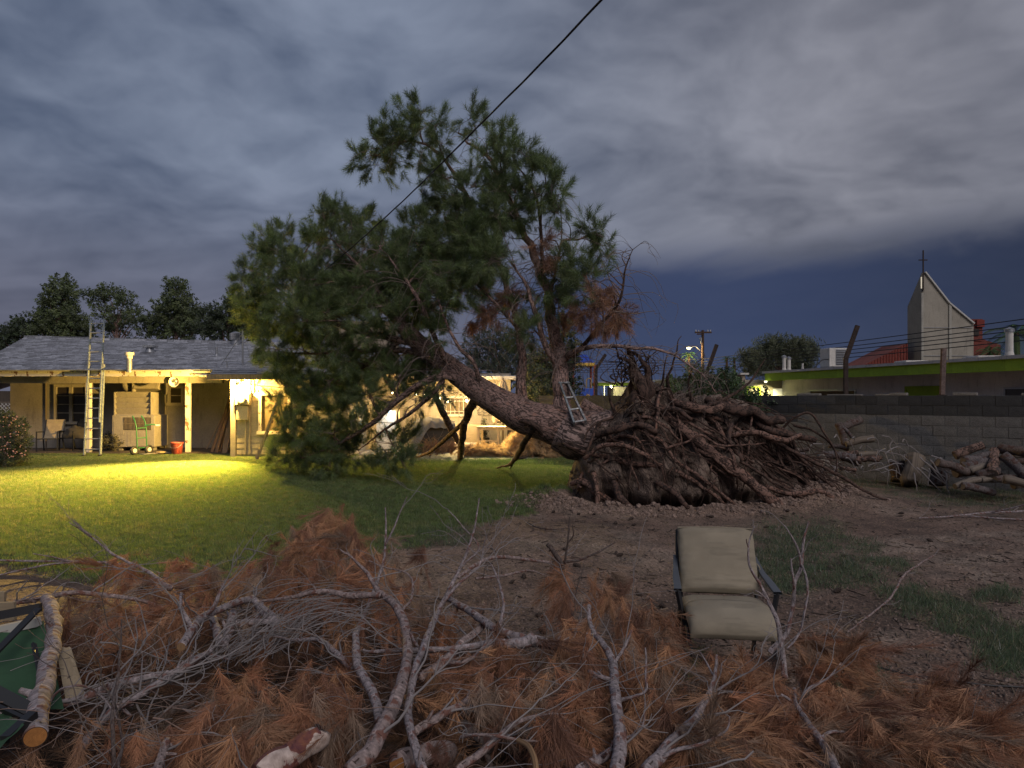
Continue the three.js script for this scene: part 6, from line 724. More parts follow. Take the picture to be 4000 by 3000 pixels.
// pts: [column, row, height above ground (or distance when over 1.6)], widths in photo pixels
function branch(label, pts, w, { mat = M.limb, side = [], tw = 8, twl = 0.45, cutStart, cutEnd, name = 'pine_branch', cat = 'branch', gn, twMat = M.twig } = {}) {
  const P = PP(pts), o = P[0].clone(), t = thing(name, label, cat, [o.x, o.y, o.z], 0, PINE), S = [];
  const lim = (Q, W, nm, main) => { const rad = W.map((x, i) => { const q = Q[Math.round(i / Math.max(1, W.length - 1) * (Q.length - 1))]; return Math.max(0.0025, x / 2 / F * -q.z); }); const g = tube(Q.map((q) => q.clone().sub(o)), rad, { seg: Q.length * 7, sides: rad[0] > 0.02 ? 14 : 8, wob: 0.16, ws: 9, gn: gn ?? Math.max(0.006, rad[0] * 0.35), cap: true }); part(t, nm, g, mat);
    const c = new THREE.CatmullRomCurve3(Q, false, 'centripetal'); for (let i = 0; i <= 12; i++) { const x = i / 12 * (rad.length - 1), j = Math.min(rad.length - 2, Math.floor(x)); S.push([c.getPointAt(i / 12), c.getTangentAt(i / 12), lerp(rad[j], rad[j + 1], x - j)]); }
    if (main) { if (cutStart) { const n = Q[0].clone().sub(Q[1]).normalize(); part(t, 'cut_face', disc(g.userData.ends[0].clone().addScaledVector(n, 0.003), n, rad[0] * 0.97), cutStart); } if (cutEnd) { const n = Q.at(-1).clone().sub(Q.at(-2)).normalize(); part(t, 'cut_face', disc(g.userData.ends[1].clone().addScaledVector(n, 0.003), n, rad.at(-1) * 0.97), cutEnd); } } };
  lim(P, w, 'limb', true); for (const [sp, sw] of side) lim(PP(sp), sw, 'side_branch');
  for (let i = 0, ns = tw === 0 ? 0 : w[0] > 18 ? 5 : 2; i < ns; i++) { const [p, tg, r] = S[1 + Math.floor(R() * (S.length - 2))], d = V(gauss(), gauss(), gauss()).addScaledVector(tg, 0.6).normalize(), l = r * rr(1.2, 3); part(t, 'stub', tube([p.clone().sub(o), p.clone().addScaledVector(d, r + l).sub(o)], [r * 0.55, r * 0.3], { seg: 3, sides: 7, cap: true, wob: 0.2, ws: 20 }), mat); }
  const TW = []; for (let i = 0; i < tw; i++) { const [p, tg, r] = S[Math.floor(R() * S.length)], l = twl * rr(0.4, 1.3), d = V(gauss(), rr(-0.35, 0.75), gauss()).addScaledVector(tg, 0.9).normalize(), q1 = p.clone().addScaledVector(d, l * 0.4), q2 = q1.clone().addScaledVector(d, l * 0.35).add(V(gauss(), gauss() * 0.5 + 0.1, gauss()).multiplyScalar(l * 0.22)), q3 = q2.clone().add(d.clone().multiplyScalar(l * 0.3)).add(V(gauss(), gauss() - 0.3, gauss()).multiplyScalar(l * 0.2)); for (const q of [q1, q2, q3]) q.y = Math.max(0.02, q.y); const r0 = clamp(r * 0.35, 0.0022, 0.006); TW.push(tube([p, q1, q2, q3].map((q) => q.clone().sub(o)), [r0, r0 * 0.8, r0 * 0.6, 0.0012], { seg: 12, sides: 5, gn: 0.018, ws: 9 }));
    for (let k = 0; k < 2; k++) { const a = q1.clone().lerp(q2, R()), e = a.clone().addScaledVector(d, l * 0.25).add(V(gauss(), gauss() * 0.7, gauss()).multiplyScalar(l * 0.25)); e.y = Math.max(0.02, e.y); TW.push(tube([a, a.clone().lerp(e, 0.5).add(V(gauss(), gauss(), gauss()).multiplyScalar(0.02)), e].map((q) => q.clone().sub(o)), [r0 * 0.55, r0 * 0.4, 0.001], { seg: 6, sides: 4, gn: 0.012, ws: 11 })); } }
  if (TW.length) part(t, "twigs", TW, twMat, { kind: 'stuff' });
  limbs.push({ t, S, o, L: [[], [], [], [], []] }); return t;
}
branch('thick grey log with an orange sawn end lying over the green camp chair', [[138, 2878, 0.50], [155, 2747, 0.52], [178, 2665, 0.53], [188, 2583, 0.54], [208, 2507, 0.55], [214, 2418, 0.55], [184, 2338, 0.52]], [84, 78, 66, 60, 58, 52, 46], { cutStart: M.cut, tw: 3, side: [[[[202, 2735, 0.55], [253, 2684, 0.62], [316, 2678, 0.62], [380, 2709, 0.56], [437, 2773, 0.5], [470, 2840, 0.45]], [10, 9, 9, 8, 7, 5]]] });
branch('long pale branch running right from the top of the thick grey log', [[-40, 2372, 0.42], [152, 2339, 0.48], [266, 2317, 0.50], [380, 2323, 0.48], [500, 2336, 0.44], [640, 2372, 0.36]], [14, 20, 20, 18, 15, 10], { mat: M.limbWarm, tw: 10 });
branch('thin bare branch lying on the lawn edge at the left', [[-30, 2188, 0.06], [140, 2192, 0.05], [285, 2194, 0.06], [424, 2200, 0.08], [500, 2208, 0.12]], [7, 9, 10, 12, 12], { mat: M.limb, tw: 5, twl: 0.5, side: [[[[0, 2245, 0.04], [90, 2225, 0.05], [180, 2206, 0.05], [300, 2196, 0.06]], [6, 8, 7, 5]], [[[130, 2163, 0.16], [200, 2176, 0.11], [285, 2194, 0.07]], [4, 5, 6]]] });
branch('thin twig rising to the upper left out of the brown needles', [[665, 2298, 0.25], [570, 2228, 0.32], [506, 2197, 0.36], [443, 2165, 0.42], [354, 2095, 0.58], [270, 2040, 0.72]], [26, 16, 12, 10, 8, 4], { tw: 4, mat: M.limb, side: [[[[360, 2098, 0.58], [310, 2058, 0.68], [284, 2032, 0.74]], [6, 4, 3]]] });
branch('forked pale branch with an orange broken end in the left of the pile', [[708, 2526, 0.50], [750, 2462, 0.52], [797, 2406, 0.54], [886, 2368, 0.54], [990, 2338, 0.52]], [34, 32, 30, 28, 26], { cutStart: M.splinter, tw: 6, side: [[[[753, 2452, 0.53], [726, 2410, 0.58], [706, 2372, 0.62], [708, 2318, 0.66]], [22, 19, 16, 11]], [[[797, 2406, 0.54], [838, 2366, 0.6], [860, 2322, 0.66], [880, 2272, 0.72]], [20, 18, 14, 8]]] });
branch('short sawn branch with a round orange cut left of the middle of the pile', [[1096, 2448, 0.46], [1046, 2400, 0.50], [992, 2345, 0.52]], [52, 36, 24], { cutStart: M.cut, tw: 3 });
branch('pale v shaped fork of two stubs in the left of the pile', [[829, 2410, 0.44], [848, 2470, 0.42], [874, 2522, 0.40]], [30, 32, 34], { tw: 2, side: [[[[874, 2522, 0.40], [895, 2460, 0.43], [912, 2390, 0.46]], [34, 34, 32]], [[[912, 2440, 0.42], [1000, 2430, 0.42], [1070, 2420, 0.42]], [28, 30, 30]]] });
branch('long grey branch slanting from the camp chair up to the right', [[184, 2766, 0.40], [354, 2716, 0.42], [443, 2678, 0.43], [570, 2648, 0.44], [690, 2620, 0.45], [760, 2583, 0.46], [828, 2536, 0.46]], [34, 34, 32, 28, 26, 24, 20], { mat: M.limb, tw: 9 });
branch('long grey branch just below the slanting one, peeling in places', [[443, 2778, 0.38], [500, 2738, 0.40], [570, 2700, 0.42], [640, 2656, 0.43], [720, 2600, 0.44], [800, 2560, 0.44], [900, 2575, 0.42]], [28, 30, 30, 26, 22, 14, 8], { mat: M.limb, tw: 9 });
branch('grey branch running from the bottom left up toward the middle of the pile', [[300, 2950, 0.36], [392, 2823, 0.36], [456, 2766, 0.38], [540, 2715, 0.40], [625, 2668, 0.42]], [30, 32, 34, 34, 30], { mat: M.limb, tw: 8 });
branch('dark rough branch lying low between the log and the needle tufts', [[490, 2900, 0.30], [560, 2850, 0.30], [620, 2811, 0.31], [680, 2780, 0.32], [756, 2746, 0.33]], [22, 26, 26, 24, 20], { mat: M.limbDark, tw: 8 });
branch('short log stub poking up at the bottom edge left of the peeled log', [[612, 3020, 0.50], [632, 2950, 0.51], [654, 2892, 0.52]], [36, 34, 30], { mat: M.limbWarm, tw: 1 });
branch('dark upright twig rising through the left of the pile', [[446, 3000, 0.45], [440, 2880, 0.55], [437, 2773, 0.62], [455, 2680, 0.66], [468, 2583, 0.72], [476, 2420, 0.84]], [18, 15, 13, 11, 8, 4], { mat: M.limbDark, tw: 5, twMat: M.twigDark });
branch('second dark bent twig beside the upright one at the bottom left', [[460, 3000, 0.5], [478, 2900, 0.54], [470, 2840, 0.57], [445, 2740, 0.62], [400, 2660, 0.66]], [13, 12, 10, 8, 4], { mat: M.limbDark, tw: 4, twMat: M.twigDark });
branch('big pale forked branch arching up the middle of the pile', [[1366, 3020, 0.50], [1452, 2925, 0.54], [1496, 2836, 0.57], [1547, 2735, 0.60], [1585, 2615, 0.62], [1592, 2507, 0.64], [1572, 2418, 0.67], [1540, 2361, 0.69], [1484, 2311, 0.72], [1430, 2240, 0.78], [1389, 2190, 0.83], [1330, 2147, 0.88]], [70, 64, 56, 48, 42, 38, 36, 34, 28, 16, 12, 6], { mat: M.limbWarm, tw: 8, side: [[[[1484, 2325, 0.72], [1370, 2325, 0.70], [1256, 2311, 0.70], [1154, 2330, 0.66], [1015, 2350, 0.60]], [26, 24, 20, 14, 8]], [[[1590, 2440, 0.66], [1605, 2480, 0.66], [1640, 2530, 0.64], [1700, 2545, 0.62]], [14, 12, 10, 8]], [[[1565, 2395, 0.68], [1610, 2330, 0.7], [1590, 2240, 0.76], [1500, 2215, 0.8], [1440, 2190, 0.84]], [11, 10, 9, 7, 4]]] });
branch('slim branch crossing behind the big forked one, rising above the pile', [[1486, 2822, 0.50], [1458, 2709, 0.53], [1401, 2608, 0.55], [1390, 2488, 0.58], [1418, 2410, 4.05], [1452, 2330, 4.1], [1485, 2240, 4.2], [1503, 2159, 4.25], [1506, 1982, 4.3]], [40, 38, 34, 26, 22, 18, 12, 10, 5], { tw: 7, side: [[[[1375, 2610, 0.52], [1300, 2540, 0.52], [1243, 2500, 0.52], [1160, 2500, 0.50], [1075, 2486, 0.48]], [28, 24, 20, 14, 8]], [[[1505, 2130, 4.25], [1530, 2080, 4.25], [1560, 2010, 4.3], [1590, 1940, 4.3]], [8, 7, 5, 3]]] });
branch('tall straight grey branch leaning up to the right in the middle', [[1652, 3010, 0.50], [1616, 2899, 0.54], [1597, 2798, 0.56], [1606, 2697, 0.58], [1629, 2589, 0.62], [1667, 2494, 0.66], [1724, 2361, 3.75], [1770, 2270, 3.8], [1806, 2203, 3.85], [1851, 2077, 3.9], [1872, 1945, 3.95]], [40, 36, 34, 32, 28, 26, 24, 18, 14, 9, 4], { tw: 9, side: [[[[1724, 2361, 3.75], [1790, 2280, 3.8], [1850, 2230, 3.9], [1880, 2190, 3.95], [1895, 2110, 4.0]], [16, 14, 11, 8, 4]], [[[1806, 2210, 3.85], [1870, 2140, 3.9], [1810, 2060, 3.95], [1750, 1990, 4.0]], [9, 7, 5, 3]]] });
branch('pale peeling branch with a blunt end right of the middle', [[1642, 2650, 0.50], [1690, 2612, 0.51], [1737, 2583, 0.52], [1813, 2507, 0.54], [1860, 2470, 0.55], [1895, 2428, 0.56]], [34, 36, 38, 36, 30, 26], { mat: M.limbWarm, tw: 6, side: [[[[1745, 2590, 0.52], [1810, 2585, 0.54], [1880, 2540, 0.57], [1905, 2490, 0.6]], [18, 16, 13, 8]]] });
branch('long level branch reaching from the middle to a thick flaky end', [[2080, 2496, 0.58], [2040, 2505, 0.58], [1996, 2512, 0.58], [1901, 2513, 0.57], [1813, 2526, 0.56], [1686, 2539, 0.55], [1585, 2545, 0.54], [1420, 2538, 0.52]], [50, 38, 26, 22, 20, 18, 16, 10], { tw: 6, side: [[[[2075, 2500, 0.58], [2120, 2512, 0.56], [2180, 2530, 0.52]], [46, 34, 22]]] });
branch('speckled grey branch sloping down to the right above the level one', [[1752, 2338, 0.60], [1800, 2368, 0.60], [1844, 2393, 0.60], [1933, 2456, 0.59], [2000, 2485, 0.58], [2050, 2497, 0.58]], [22, 26, 28, 32, 34, 36], { tw: 7, side: [[[[1950, 2455, 0.6], [1965, 2380, 0.68], [1955, 2290, 0.76], [1915, 2200, 0.85]], [14, 12, 9, 4]]] });
branch('peeled white and red log slanting at the bottom edge', [[1020, 3030, 0.46], [1080, 2980, 0.48], [1160, 2928, 0.50], [1250, 2870, 0.52]], [104, 100, 98, 92], { mat: M.peel, tw: 0, cutEnd: M.peel });
branch('round log with an orange sawn face at the bottom edge', [[1552, 2985, 0.44], [1620, 2960, 0.42], [1750, 2920, 0.38]], [84, 84, 84], { mat: M.limbWarm, tw: 0, cutStart: M.cut });
branch('flaky medium branch lying right of the tall straight one at the bottom', [[1620, 2858, 0.47], [1737, 2785, 0.48], [1790, 2760, 0.48], [1835, 2730, 0.48]], [34, 34, 30, 28], { mat: M.limbWarm, tw: 3 });
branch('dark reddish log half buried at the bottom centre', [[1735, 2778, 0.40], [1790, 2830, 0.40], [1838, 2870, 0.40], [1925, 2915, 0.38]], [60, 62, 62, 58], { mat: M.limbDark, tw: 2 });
branch('strong grey trunk shaped branch rising from the bottom right of centre', [[2408, 3020, 0.46], [2423, 2899, 0.50], [2411, 2773, 0.53], [2402, 2665, 0.55], [2389, 2570, 0.57], [2351, 2507, 0.59], [2320, 2470, 0.60], [2306, 2437, 0.61], [2300, 2368, 0.64]], [56, 52, 44, 40, 34, 28, 22, 18, 16], { tw: 8, side: [[[[2400, 2662, 0.55], [2350, 2645, 0.56], [2300, 2622, 0.56]], [22, 20, 16]], [[[2405, 2580, 0.57], [2440, 2520, 0.62], [2468, 2462, 0.68]], [14, 12, 8]], [[[2423, 2738, 0.54], [2480, 2722, 0.56], [2521, 2700, 0.58], [2522, 2620, 0.63], [2520, 2530, 0.70]], [14, 12, 10, 9, 6]], [[[2430, 2890, 0.5], [2490, 2860, 0.52], [2515, 2800, 0.55], [2520, 2740, 0.58]], [12, 10, 8, 5]]] });
branch('pale branch slanting up to the right in front of the patio chair', [[2520, 3020, 0.46], [2623, 2899, 0.50], [2705, 2817, 0.53], [2768, 2716, 0.57], [2794, 2633, 0.61], [2800, 2560, 0.65]], [54, 46, 36, 26, 16, 9], { tw: 7, side: [[[[2560, 2968, 0.48], [2648, 2925, 0.51], [2749, 2899, 0.53], [2838, 2849, 0.57], [2850, 2800, 0.6]], [20, 17, 14, 10, 6]], [[[2768, 2716, 0.57], [2830, 2680, 0.6], [2880, 2650, 0.62]], [16, 11, 5]], [[[2790, 2640, 0.6], [2760, 2590, 0.63], [2730, 2540, 0.66]], [9, 7, 4]]] });
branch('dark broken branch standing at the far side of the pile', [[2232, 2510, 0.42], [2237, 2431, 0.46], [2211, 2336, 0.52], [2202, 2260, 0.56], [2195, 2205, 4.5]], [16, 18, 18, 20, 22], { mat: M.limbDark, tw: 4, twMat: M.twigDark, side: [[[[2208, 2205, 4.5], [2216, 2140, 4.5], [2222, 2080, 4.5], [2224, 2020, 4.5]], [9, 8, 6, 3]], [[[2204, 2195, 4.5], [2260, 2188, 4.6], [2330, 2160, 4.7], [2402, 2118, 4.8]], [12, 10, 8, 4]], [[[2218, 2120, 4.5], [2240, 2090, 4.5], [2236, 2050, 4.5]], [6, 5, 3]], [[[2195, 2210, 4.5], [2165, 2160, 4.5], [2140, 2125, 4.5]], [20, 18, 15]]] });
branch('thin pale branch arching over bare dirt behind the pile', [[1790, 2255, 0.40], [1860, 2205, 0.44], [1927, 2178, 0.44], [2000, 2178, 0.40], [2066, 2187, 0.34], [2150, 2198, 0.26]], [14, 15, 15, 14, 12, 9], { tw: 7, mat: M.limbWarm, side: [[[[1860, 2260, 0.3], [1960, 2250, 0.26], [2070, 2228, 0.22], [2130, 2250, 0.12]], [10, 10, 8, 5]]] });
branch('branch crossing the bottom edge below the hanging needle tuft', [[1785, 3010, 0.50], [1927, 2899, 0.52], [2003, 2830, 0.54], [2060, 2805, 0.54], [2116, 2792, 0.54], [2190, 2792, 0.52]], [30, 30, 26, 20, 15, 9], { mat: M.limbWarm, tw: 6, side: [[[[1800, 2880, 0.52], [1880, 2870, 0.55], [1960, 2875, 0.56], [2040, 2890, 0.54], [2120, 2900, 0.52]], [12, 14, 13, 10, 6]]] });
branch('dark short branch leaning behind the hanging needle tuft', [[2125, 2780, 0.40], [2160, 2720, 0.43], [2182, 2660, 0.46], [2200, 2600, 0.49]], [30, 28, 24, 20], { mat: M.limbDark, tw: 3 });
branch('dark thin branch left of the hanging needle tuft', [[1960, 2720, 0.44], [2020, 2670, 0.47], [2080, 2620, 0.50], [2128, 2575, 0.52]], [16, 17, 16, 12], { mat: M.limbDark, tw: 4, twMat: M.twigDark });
branch('curled blond strip of torn wood at the bottom edge', [[2020, 2890, 0.54], [2062, 2915, 0.55], [2086, 2960, 0.54], [2092, 3010, 0.52]], [20, 22, 24, 24], { mat: M.splinter, tw: 0, name: 'wood_strip', cat: 'wood strip' });
branch('short grey log at the bottom edge left of the strong grey branch', [[2250, 3015, 0.44], [2330, 2970, 0.45], [2400, 2932, 0.46]], [40, 40, 36], { tw: 1 });
branch('upright bare twig in front of the right arm of the patio chair', [[3066, 2650, 2.95], [3049, 2506, 3.0], [3038, 2430, 3.02], [3015, 2370, 3.05], [2968, 2282, 3.08], [2930, 2208, 3.1], [2924, 2133, 3.12], [2946, 2055, 3.15]], [24, 22, 19, 17, 13, 10, 7, 4], { mat: M.limb, tw: 2, twl: 0.2, side: [[[[3000, 2345, 3.06], [2975, 2322, 3.06], [2950, 2308, 3.05]], [9, 7, 4]], [[[2924, 2140, 3.12], [2918, 2120, 3.11], [2916, 2105, 3.1]], [6, 5, 3]]] });
branch('forked bare twig rising right of the patio chair', [[3006, 2550, 3.0], [3076, 2465, 3.02], [3094, 2391, 3.04], [3100, 2330, 3.05], [3103, 2275, 3.06], [3126, 2220, 3.08], [3136, 2140, 3.1], [3160, 2034, 3.12]], [24, 20, 16, 15, 14, 14, 10, 5], { tw: 2, twl: 0.2, side: [[[[3128, 2215, 3.08], [3118, 2150, 3.09], [3098, 2100, 3.1], [3064, 2052, 3.12]], [11, 9, 8, 4]], [[[3130, 2205, 3.08], [3150, 2260, 3.0], [3154, 2340, 2.95], [3140, 2400, 2.92], [3120, 2470, 2.9], [3074, 2534, 2.88]], [8, 9, 9, 9, 9, 9]], [[[3101, 2300, 3.05], [3095, 2240, 3.06], [3088, 2180, 3.08]], [9, 8, 6]]] });
branch('bare grey branch slanting up to the left at the bottom right', [[3275, 3025, 0.44], [3225, 2920, 0.47], [3151, 2818, 0.50], [3110, 2750, 0.52], [3103, 2689, 0.55]], [40, 34, 28, 22, 12], { tw: 6, side: [[[[3095, 2740, 0.52], [3065, 2720, 0.54], [3050, 2712, 0.55]], [14, 12, 8]], [[[3120, 2750, 0.52], [3160, 2690, 0.56], [3230, 2650, 0.58], [3285, 2590, 0.6]], [10, 9, 8, 5]], [[[3205, 2890, 0.48], [3240, 2862, 0.5], [3300, 2858, 0.5]], [16, 13, 8]]] });
branch('low grey branch beside the slanting one at the bottom right', [[3220, 3000, 0.38], [3180, 2950, 0.40], [3120, 2910, 0.42], [3060, 2890, 0.43]], [22, 22, 18, 10], { tw: 4 });
branch('thin bent dry stalk leaning across the dirt on the right', [[3310, 2470, 0.18], [3400, 2400, 0.22], [3483, 2330, 0.26], [3531, 2248, 0.34], [3590, 2205, 0.36], [3655, 2165, 0.40]], [5, 7, 8, 8, 7, 4], { mat: M.limbWarm, tw: 3, twl: 0.2, name: 'dry_stalk', cat: 'stalk' });
branch('long bare fallen branch on the dirt at the far right edge', [[3590, 2024, 0.05], [3720, 2016, 0.06], [3856, 2004, 0.09], [4000, 1997, 0.1], [4100, 1990, 0.1]], [4, 6, 8, 8, 6], { tw: 8, twl: 0.6, side: [[[[3780, 2016, 0.05], [3900, 2025, 0.05], [4050, 2032, 0.05]], [7, 7, 5]], [[[3840, 2004, 0.08], [3930, 1990, 0.16], [4040, 1962, 0.3]], [6, 6, 4]]] });
branch('thin leaning twig at the left edge of the bare dirt', [[2060, 2040, 0.03], [2100, 2060, 0.04], [2160, 2068, 0.04], [2210, 2062, 0.05]], [5, 6, 6, 4], { mat: M.limbDark, tw: 3, twl: 0.3 });

// needle masses: [column, row, radius in pixels, height, amount]
const masses = [[700, 2238, 70, .2, 1], [770, 2255, 70, .22, .8], [480, 2225, 60, .22, .8], [440, 2215, 50, .22, .7], [510, 2265, 70, .25, .9], [560, 2300, 60, .28, .8], [610, 2300, 60, .3, .6], [860, 2250, 70, .25, .8], [940, 2265, 80, .28, .8], [1000, 2230, 60, .3, .8], [780, 2290, 60, .28, .7],
  [1250, 2040, 70, .62, 1], [1320, 2030, 70, .62, 1], [1190, 2090, 70, .5, 1], [1360, 2070, 60, .55, 1], [1270, 2090, 80, .55, 1], [1150, 2110, 50, .45, .7], [1330, 2130, 80, .5, 1], [1220, 2150, 80, .45, 1], [1400, 2130, 60, .5, .8], [1440, 2180, 70, .5, .8], [1080, 2200, 90, .4, 1], [1170, 2210, 90, .42, 1], [1270, 2210, 90, .45, 1], [1370, 2230, 90, .48, 1], [1470, 2260, 80, .5, .9], [1000, 2290, 80, .4, .9], [1100, 2290, 90, .42, 1], [1210, 2300, 80, .45, 1], [1330, 2330, 90, .5, .9], [1440, 2340, 80, .5, .9], [1520, 2330, 70, .55, .7], [1600, 2290, 40, .5, .35], [1625, 2180, 40, .45, .5], [1540, 2100, 26, .5, .3], [1550, 2200, 30, .5, .3],
  [300, 2370, 50, .4, .7], [330, 2420, 60, .42, .8], [400, 2400, 70, .4, .9], [430, 2470, 80, .4, .9], [520, 2440, 80, .4, .9], [590, 2400, 80, .4, .9], [640, 2460, 70, .42, .8], [560, 2500, 80, .38, .8], [480, 2530, 70, .36, .8], [680, 2380, 60, .42, .7], [740, 2340, 60, .45, .5], [125, 2480, 34, .52, .6], [270, 2440, 50, .46, .6], [1180, 2400, 100, .42, .8], [1280, 2440, 90, .45, .6], [960, 2500, 70, .35, .4], [1060, 2510, 60, .36, .5], [1400, 2460, 80, .5, .6], [1500, 2440, 70, .52, .7], [1540, 2580, 70, .5, .5], [1350, 2570, 60, .48, .5],
  [980, 2680, 80, .4, .8], [900, 2740, 100, .42, 1], [1000, 2780, 110, .45, 1], [1120, 2780, 110, .48, 1], [1220, 2760, 100, .48, 1], [1300, 2790, 90, .5, 1], [1350, 2850, 80, .5, .9], [820, 2830, 110, .42, 1], [920, 2870, 110, .45, 1], [1030, 2870, 100, .46, 1], [760, 2920, 100, .45, .8], [880, 2960, 110, .48, 1], [1000, 2960, 90, .46, .8], [1180, 2850, 90, .46, .8], [1200, 2640, 70, .44, .6], [1260, 2680, 70, .46, .7], [330, 2920, 70, .42, .5], [420, 2960, 70, .42, .5], [560, 2970, 80, .42, .6], [680, 2990, 70, .42, .5], [200, 2990, 60, .35, .4], [640, 2880, 60, .36, .4],
  [1680, 2640, 70, .45, .7], [1720, 2700, 80, .46, .8], [1800, 2620, 80, .47, .8], [1860, 2680, 90, .48, .9], [1780, 2760, 70, .44, .6], [1920, 2600, 90, .5, .9], [1960, 2540, 70, .52, .7], [1940, 2680, 80, .5, .9], [2010, 2600, 70, .52, .9], [1930, 2780, 80, .48, .8], [1720, 2470, 70, .5, .6], [1780, 2420, 60, .52, .6], [1850, 2400, 50, .5, .4], [1700, 2380, 50, .5, .4], [2030, 2760, 80, .5, .8], [2100, 2700, 70, .5, .8], [1650, 2760, 50, .42, .4],
  [2160, 2200, 26, .62, .7], [2185, 2240, 36, .62, .9], [2195, 2310, 40, .58, .9], [2205, 2370, 36, .56, .8], [2250, 2470, 50, .55, .9], [2270, 2540, 60, .55, 1.1], [2220, 2570, 60, .55, 1.1], [2260, 2620, 60, .55, 1.1], [2200, 2650, 60, .53, 1], [2290, 2680, 70, .53, 1], [2230, 2730, 70, .52, 1], [2320, 2760, 70, .5, .9], [2250, 2820, 70, .5, .9], [2140, 2850, 80, .54, 1], [2180, 2920, 80, .52, .8], [2320, 2860, 60, .48, .7], [2300, 2560, 50, .55, .8],
  [2320, 2300, 40, .5, .7], [2370, 2270, 36, .52, .6], [2420, 2260, 30, .55, .8], [2430, 2310, 36, .55, .8], [2330, 2360, 40, .5, .5], [2400, 2350, 50, .52, .7], [2450, 2400, 46, .55, 1], [2490, 2430, 46, .55, 1], [2510, 2480, 46, .54, 1], [2540, 2390, 30, .52, .5], [2570, 2420, 26, .52, .5], [2610, 2440, 34, .52, .7], [2625, 2470, 30, .5, .5], [2560, 2510, 46, .52, .9], [2580, 2580, 50, .52, 1], [2600, 2630, 30, .5, .6], [2450, 2560, 46, .52, .7], [2440, 2650, 50, .52, .6], [2500, 2640, 50, .5, .7], [2540, 2690, 50, .52, .7], [2560, 2760, 60, .5, .9], [2580, 2840, 70, .5, 1], [2520, 2900, 70, .48, .8], [2610, 2790, 46, .46, .6], [2500, 2800, 50, .5, .8], [2650, 2850, 60, .5, .7],
  [2800, 2620, 36, .36, .9], [2800, 2590, 36, .36, 1.1], [2860, 2590, 36, .36, 1.1], [2920, 2600, 36, .36, 1.1], [2990, 2610, 36, .36, 1], [2810, 2680, 50, .4, 1], [2840, 2660, 60, .4, 1.2], [2930, 2670, 60, .4, 1.2], [3010, 2670, 50, .4, 1.1], [2880, 2720, 90, .5, 1.1], [2960, 2740, 90, .5, 1.1], [3040, 2720, 60, .52, .9], [2800, 2770, 60, .48, .8], [2840, 2800, 90, .5, 1], [2950, 2830, 90, .5, 1.1], [3040, 2820, 80, .5, 1], [2760, 2870, 70, .48, .9], [2800, 2900, 90, .5, 1], [2900, 2920, 90, .5, 1], [3000, 2920, 90, .48, 1], [3100, 2880, 70, .46, .8], [2700, 2960, 80, .48, .8],
  [3140, 2560, 60, .52, 1.1], [3180, 2530, 46, .54, 1], [3230, 2540, 50, .53, 1.1], [3320, 2520, 50, .55, 1.2], [3360, 2560, 50, .54, 1.1], [3220, 2620, 60, .5, .8], [3350, 2620, 50, .52, .9], [3390, 2670, 40, .5, .9], [3300, 2660, 50, .48, .5], [3170, 2640, 50, .5, .8], [3230, 2720, 60, .48, .7], [3300, 2750, 70, .5, .9], [3380, 2780, 80, .5, 1], [3340, 2840, 90, .5, 1.1], [3280, 2880, 80, .48, 1], [3400, 2900, 90, .48, 1.1], [3470, 2730, 60, .5, 1], [3540, 2700, 60, .5, .9], [3500, 2780, 80, .5, 1.1], [3560, 2800, 80, .5, 1.1], [3480, 2860, 90, .5, 1.1], [3580, 2880, 90, .5, 1.1], [3670, 2660, 34, .55, .8], [3690, 2720, 50, .54, .9], [3640, 2800, 80, .52, 1.1], [3720, 2800, 80, .52, 1.1], [3680, 2880, 90, .5, 1.1], [3780, 2790, 70, .5, .9], [3790, 2870, 90, .5, 1.1], [3870, 2900, 80, .48, 1], [3900, 2850, 60, .48, .7], [3350, 2970, 90, .46, 1], [3500, 2960, 90, .48, 1.1], [3620, 2960, 90, .48, 1.1], [3740, 2960, 90, .48, 1.1], [3860, 2980, 80, .46, .9], [3960, 2980, 60, .42, .5]];
for (const [px, py, r, h, k] of masses) {
  const c = onH(px, py, h), rad = r / F * -c.z; let best = 1e9, b = limbs[0]; let bp;
  for (const l of limbs) for (const s of l.S) { const v = s[0].distanceTo(c); if (v < best) { best = v; b = l; bp = s[0]; } }
  const shoots = Math.max(1, Math.round(k * (2.0 + rad * rad * 195)));
  for (let j = 0; j < shoots; j++) {                                   // each shoot is a star of needle bundles round a drooping tip
    const v = V(gauss(), gauss() * 0.75, gauss()).multiplyScalar(0.85), tip = c.clone().addScaledVector(v, rad); tip.y = Math.max(0.06, tip.y);
    const side = px > 2700 ? 0.35 : 0, ax = V(gauss() + side * 0.5, -1.0 + gauss() * 0.6 + side * 1.5 + (v.y > 0.4 ? 0.6 : 0), gauss() * 0.8 + 0.35).normalize(), tone = rr(0.6, 1.25), cb = browns[Math.floor(R() * 7)];
    const m = 4 + Math.floor(R() * 5); for (let i = 0; i < m; i++) { const q = i === 0 ? 2 : Math.floor(R() * 5), dir = ax.clone().multiplyScalar(i === 0 ? 3 : 1.15).add(V(gauss(), gauss(), gauss()).multiplyScalar(0.75)), kk = tone * rr(0.85, 1.15); b.L[q].push([M4(tip.clone().sub(b.o).addScaledVector(ax, -0.12 * R()), dir, rr(0.5, 1.08)), lin(cb[0] * kk, cb[1] * kk, cb[2] * kk)]); }
  }
}
for (const l of limbs) l.L.forEach((list, i) => { if (list.length) copies(l.t, 'needles', G_brown[i], M.brown, list); });
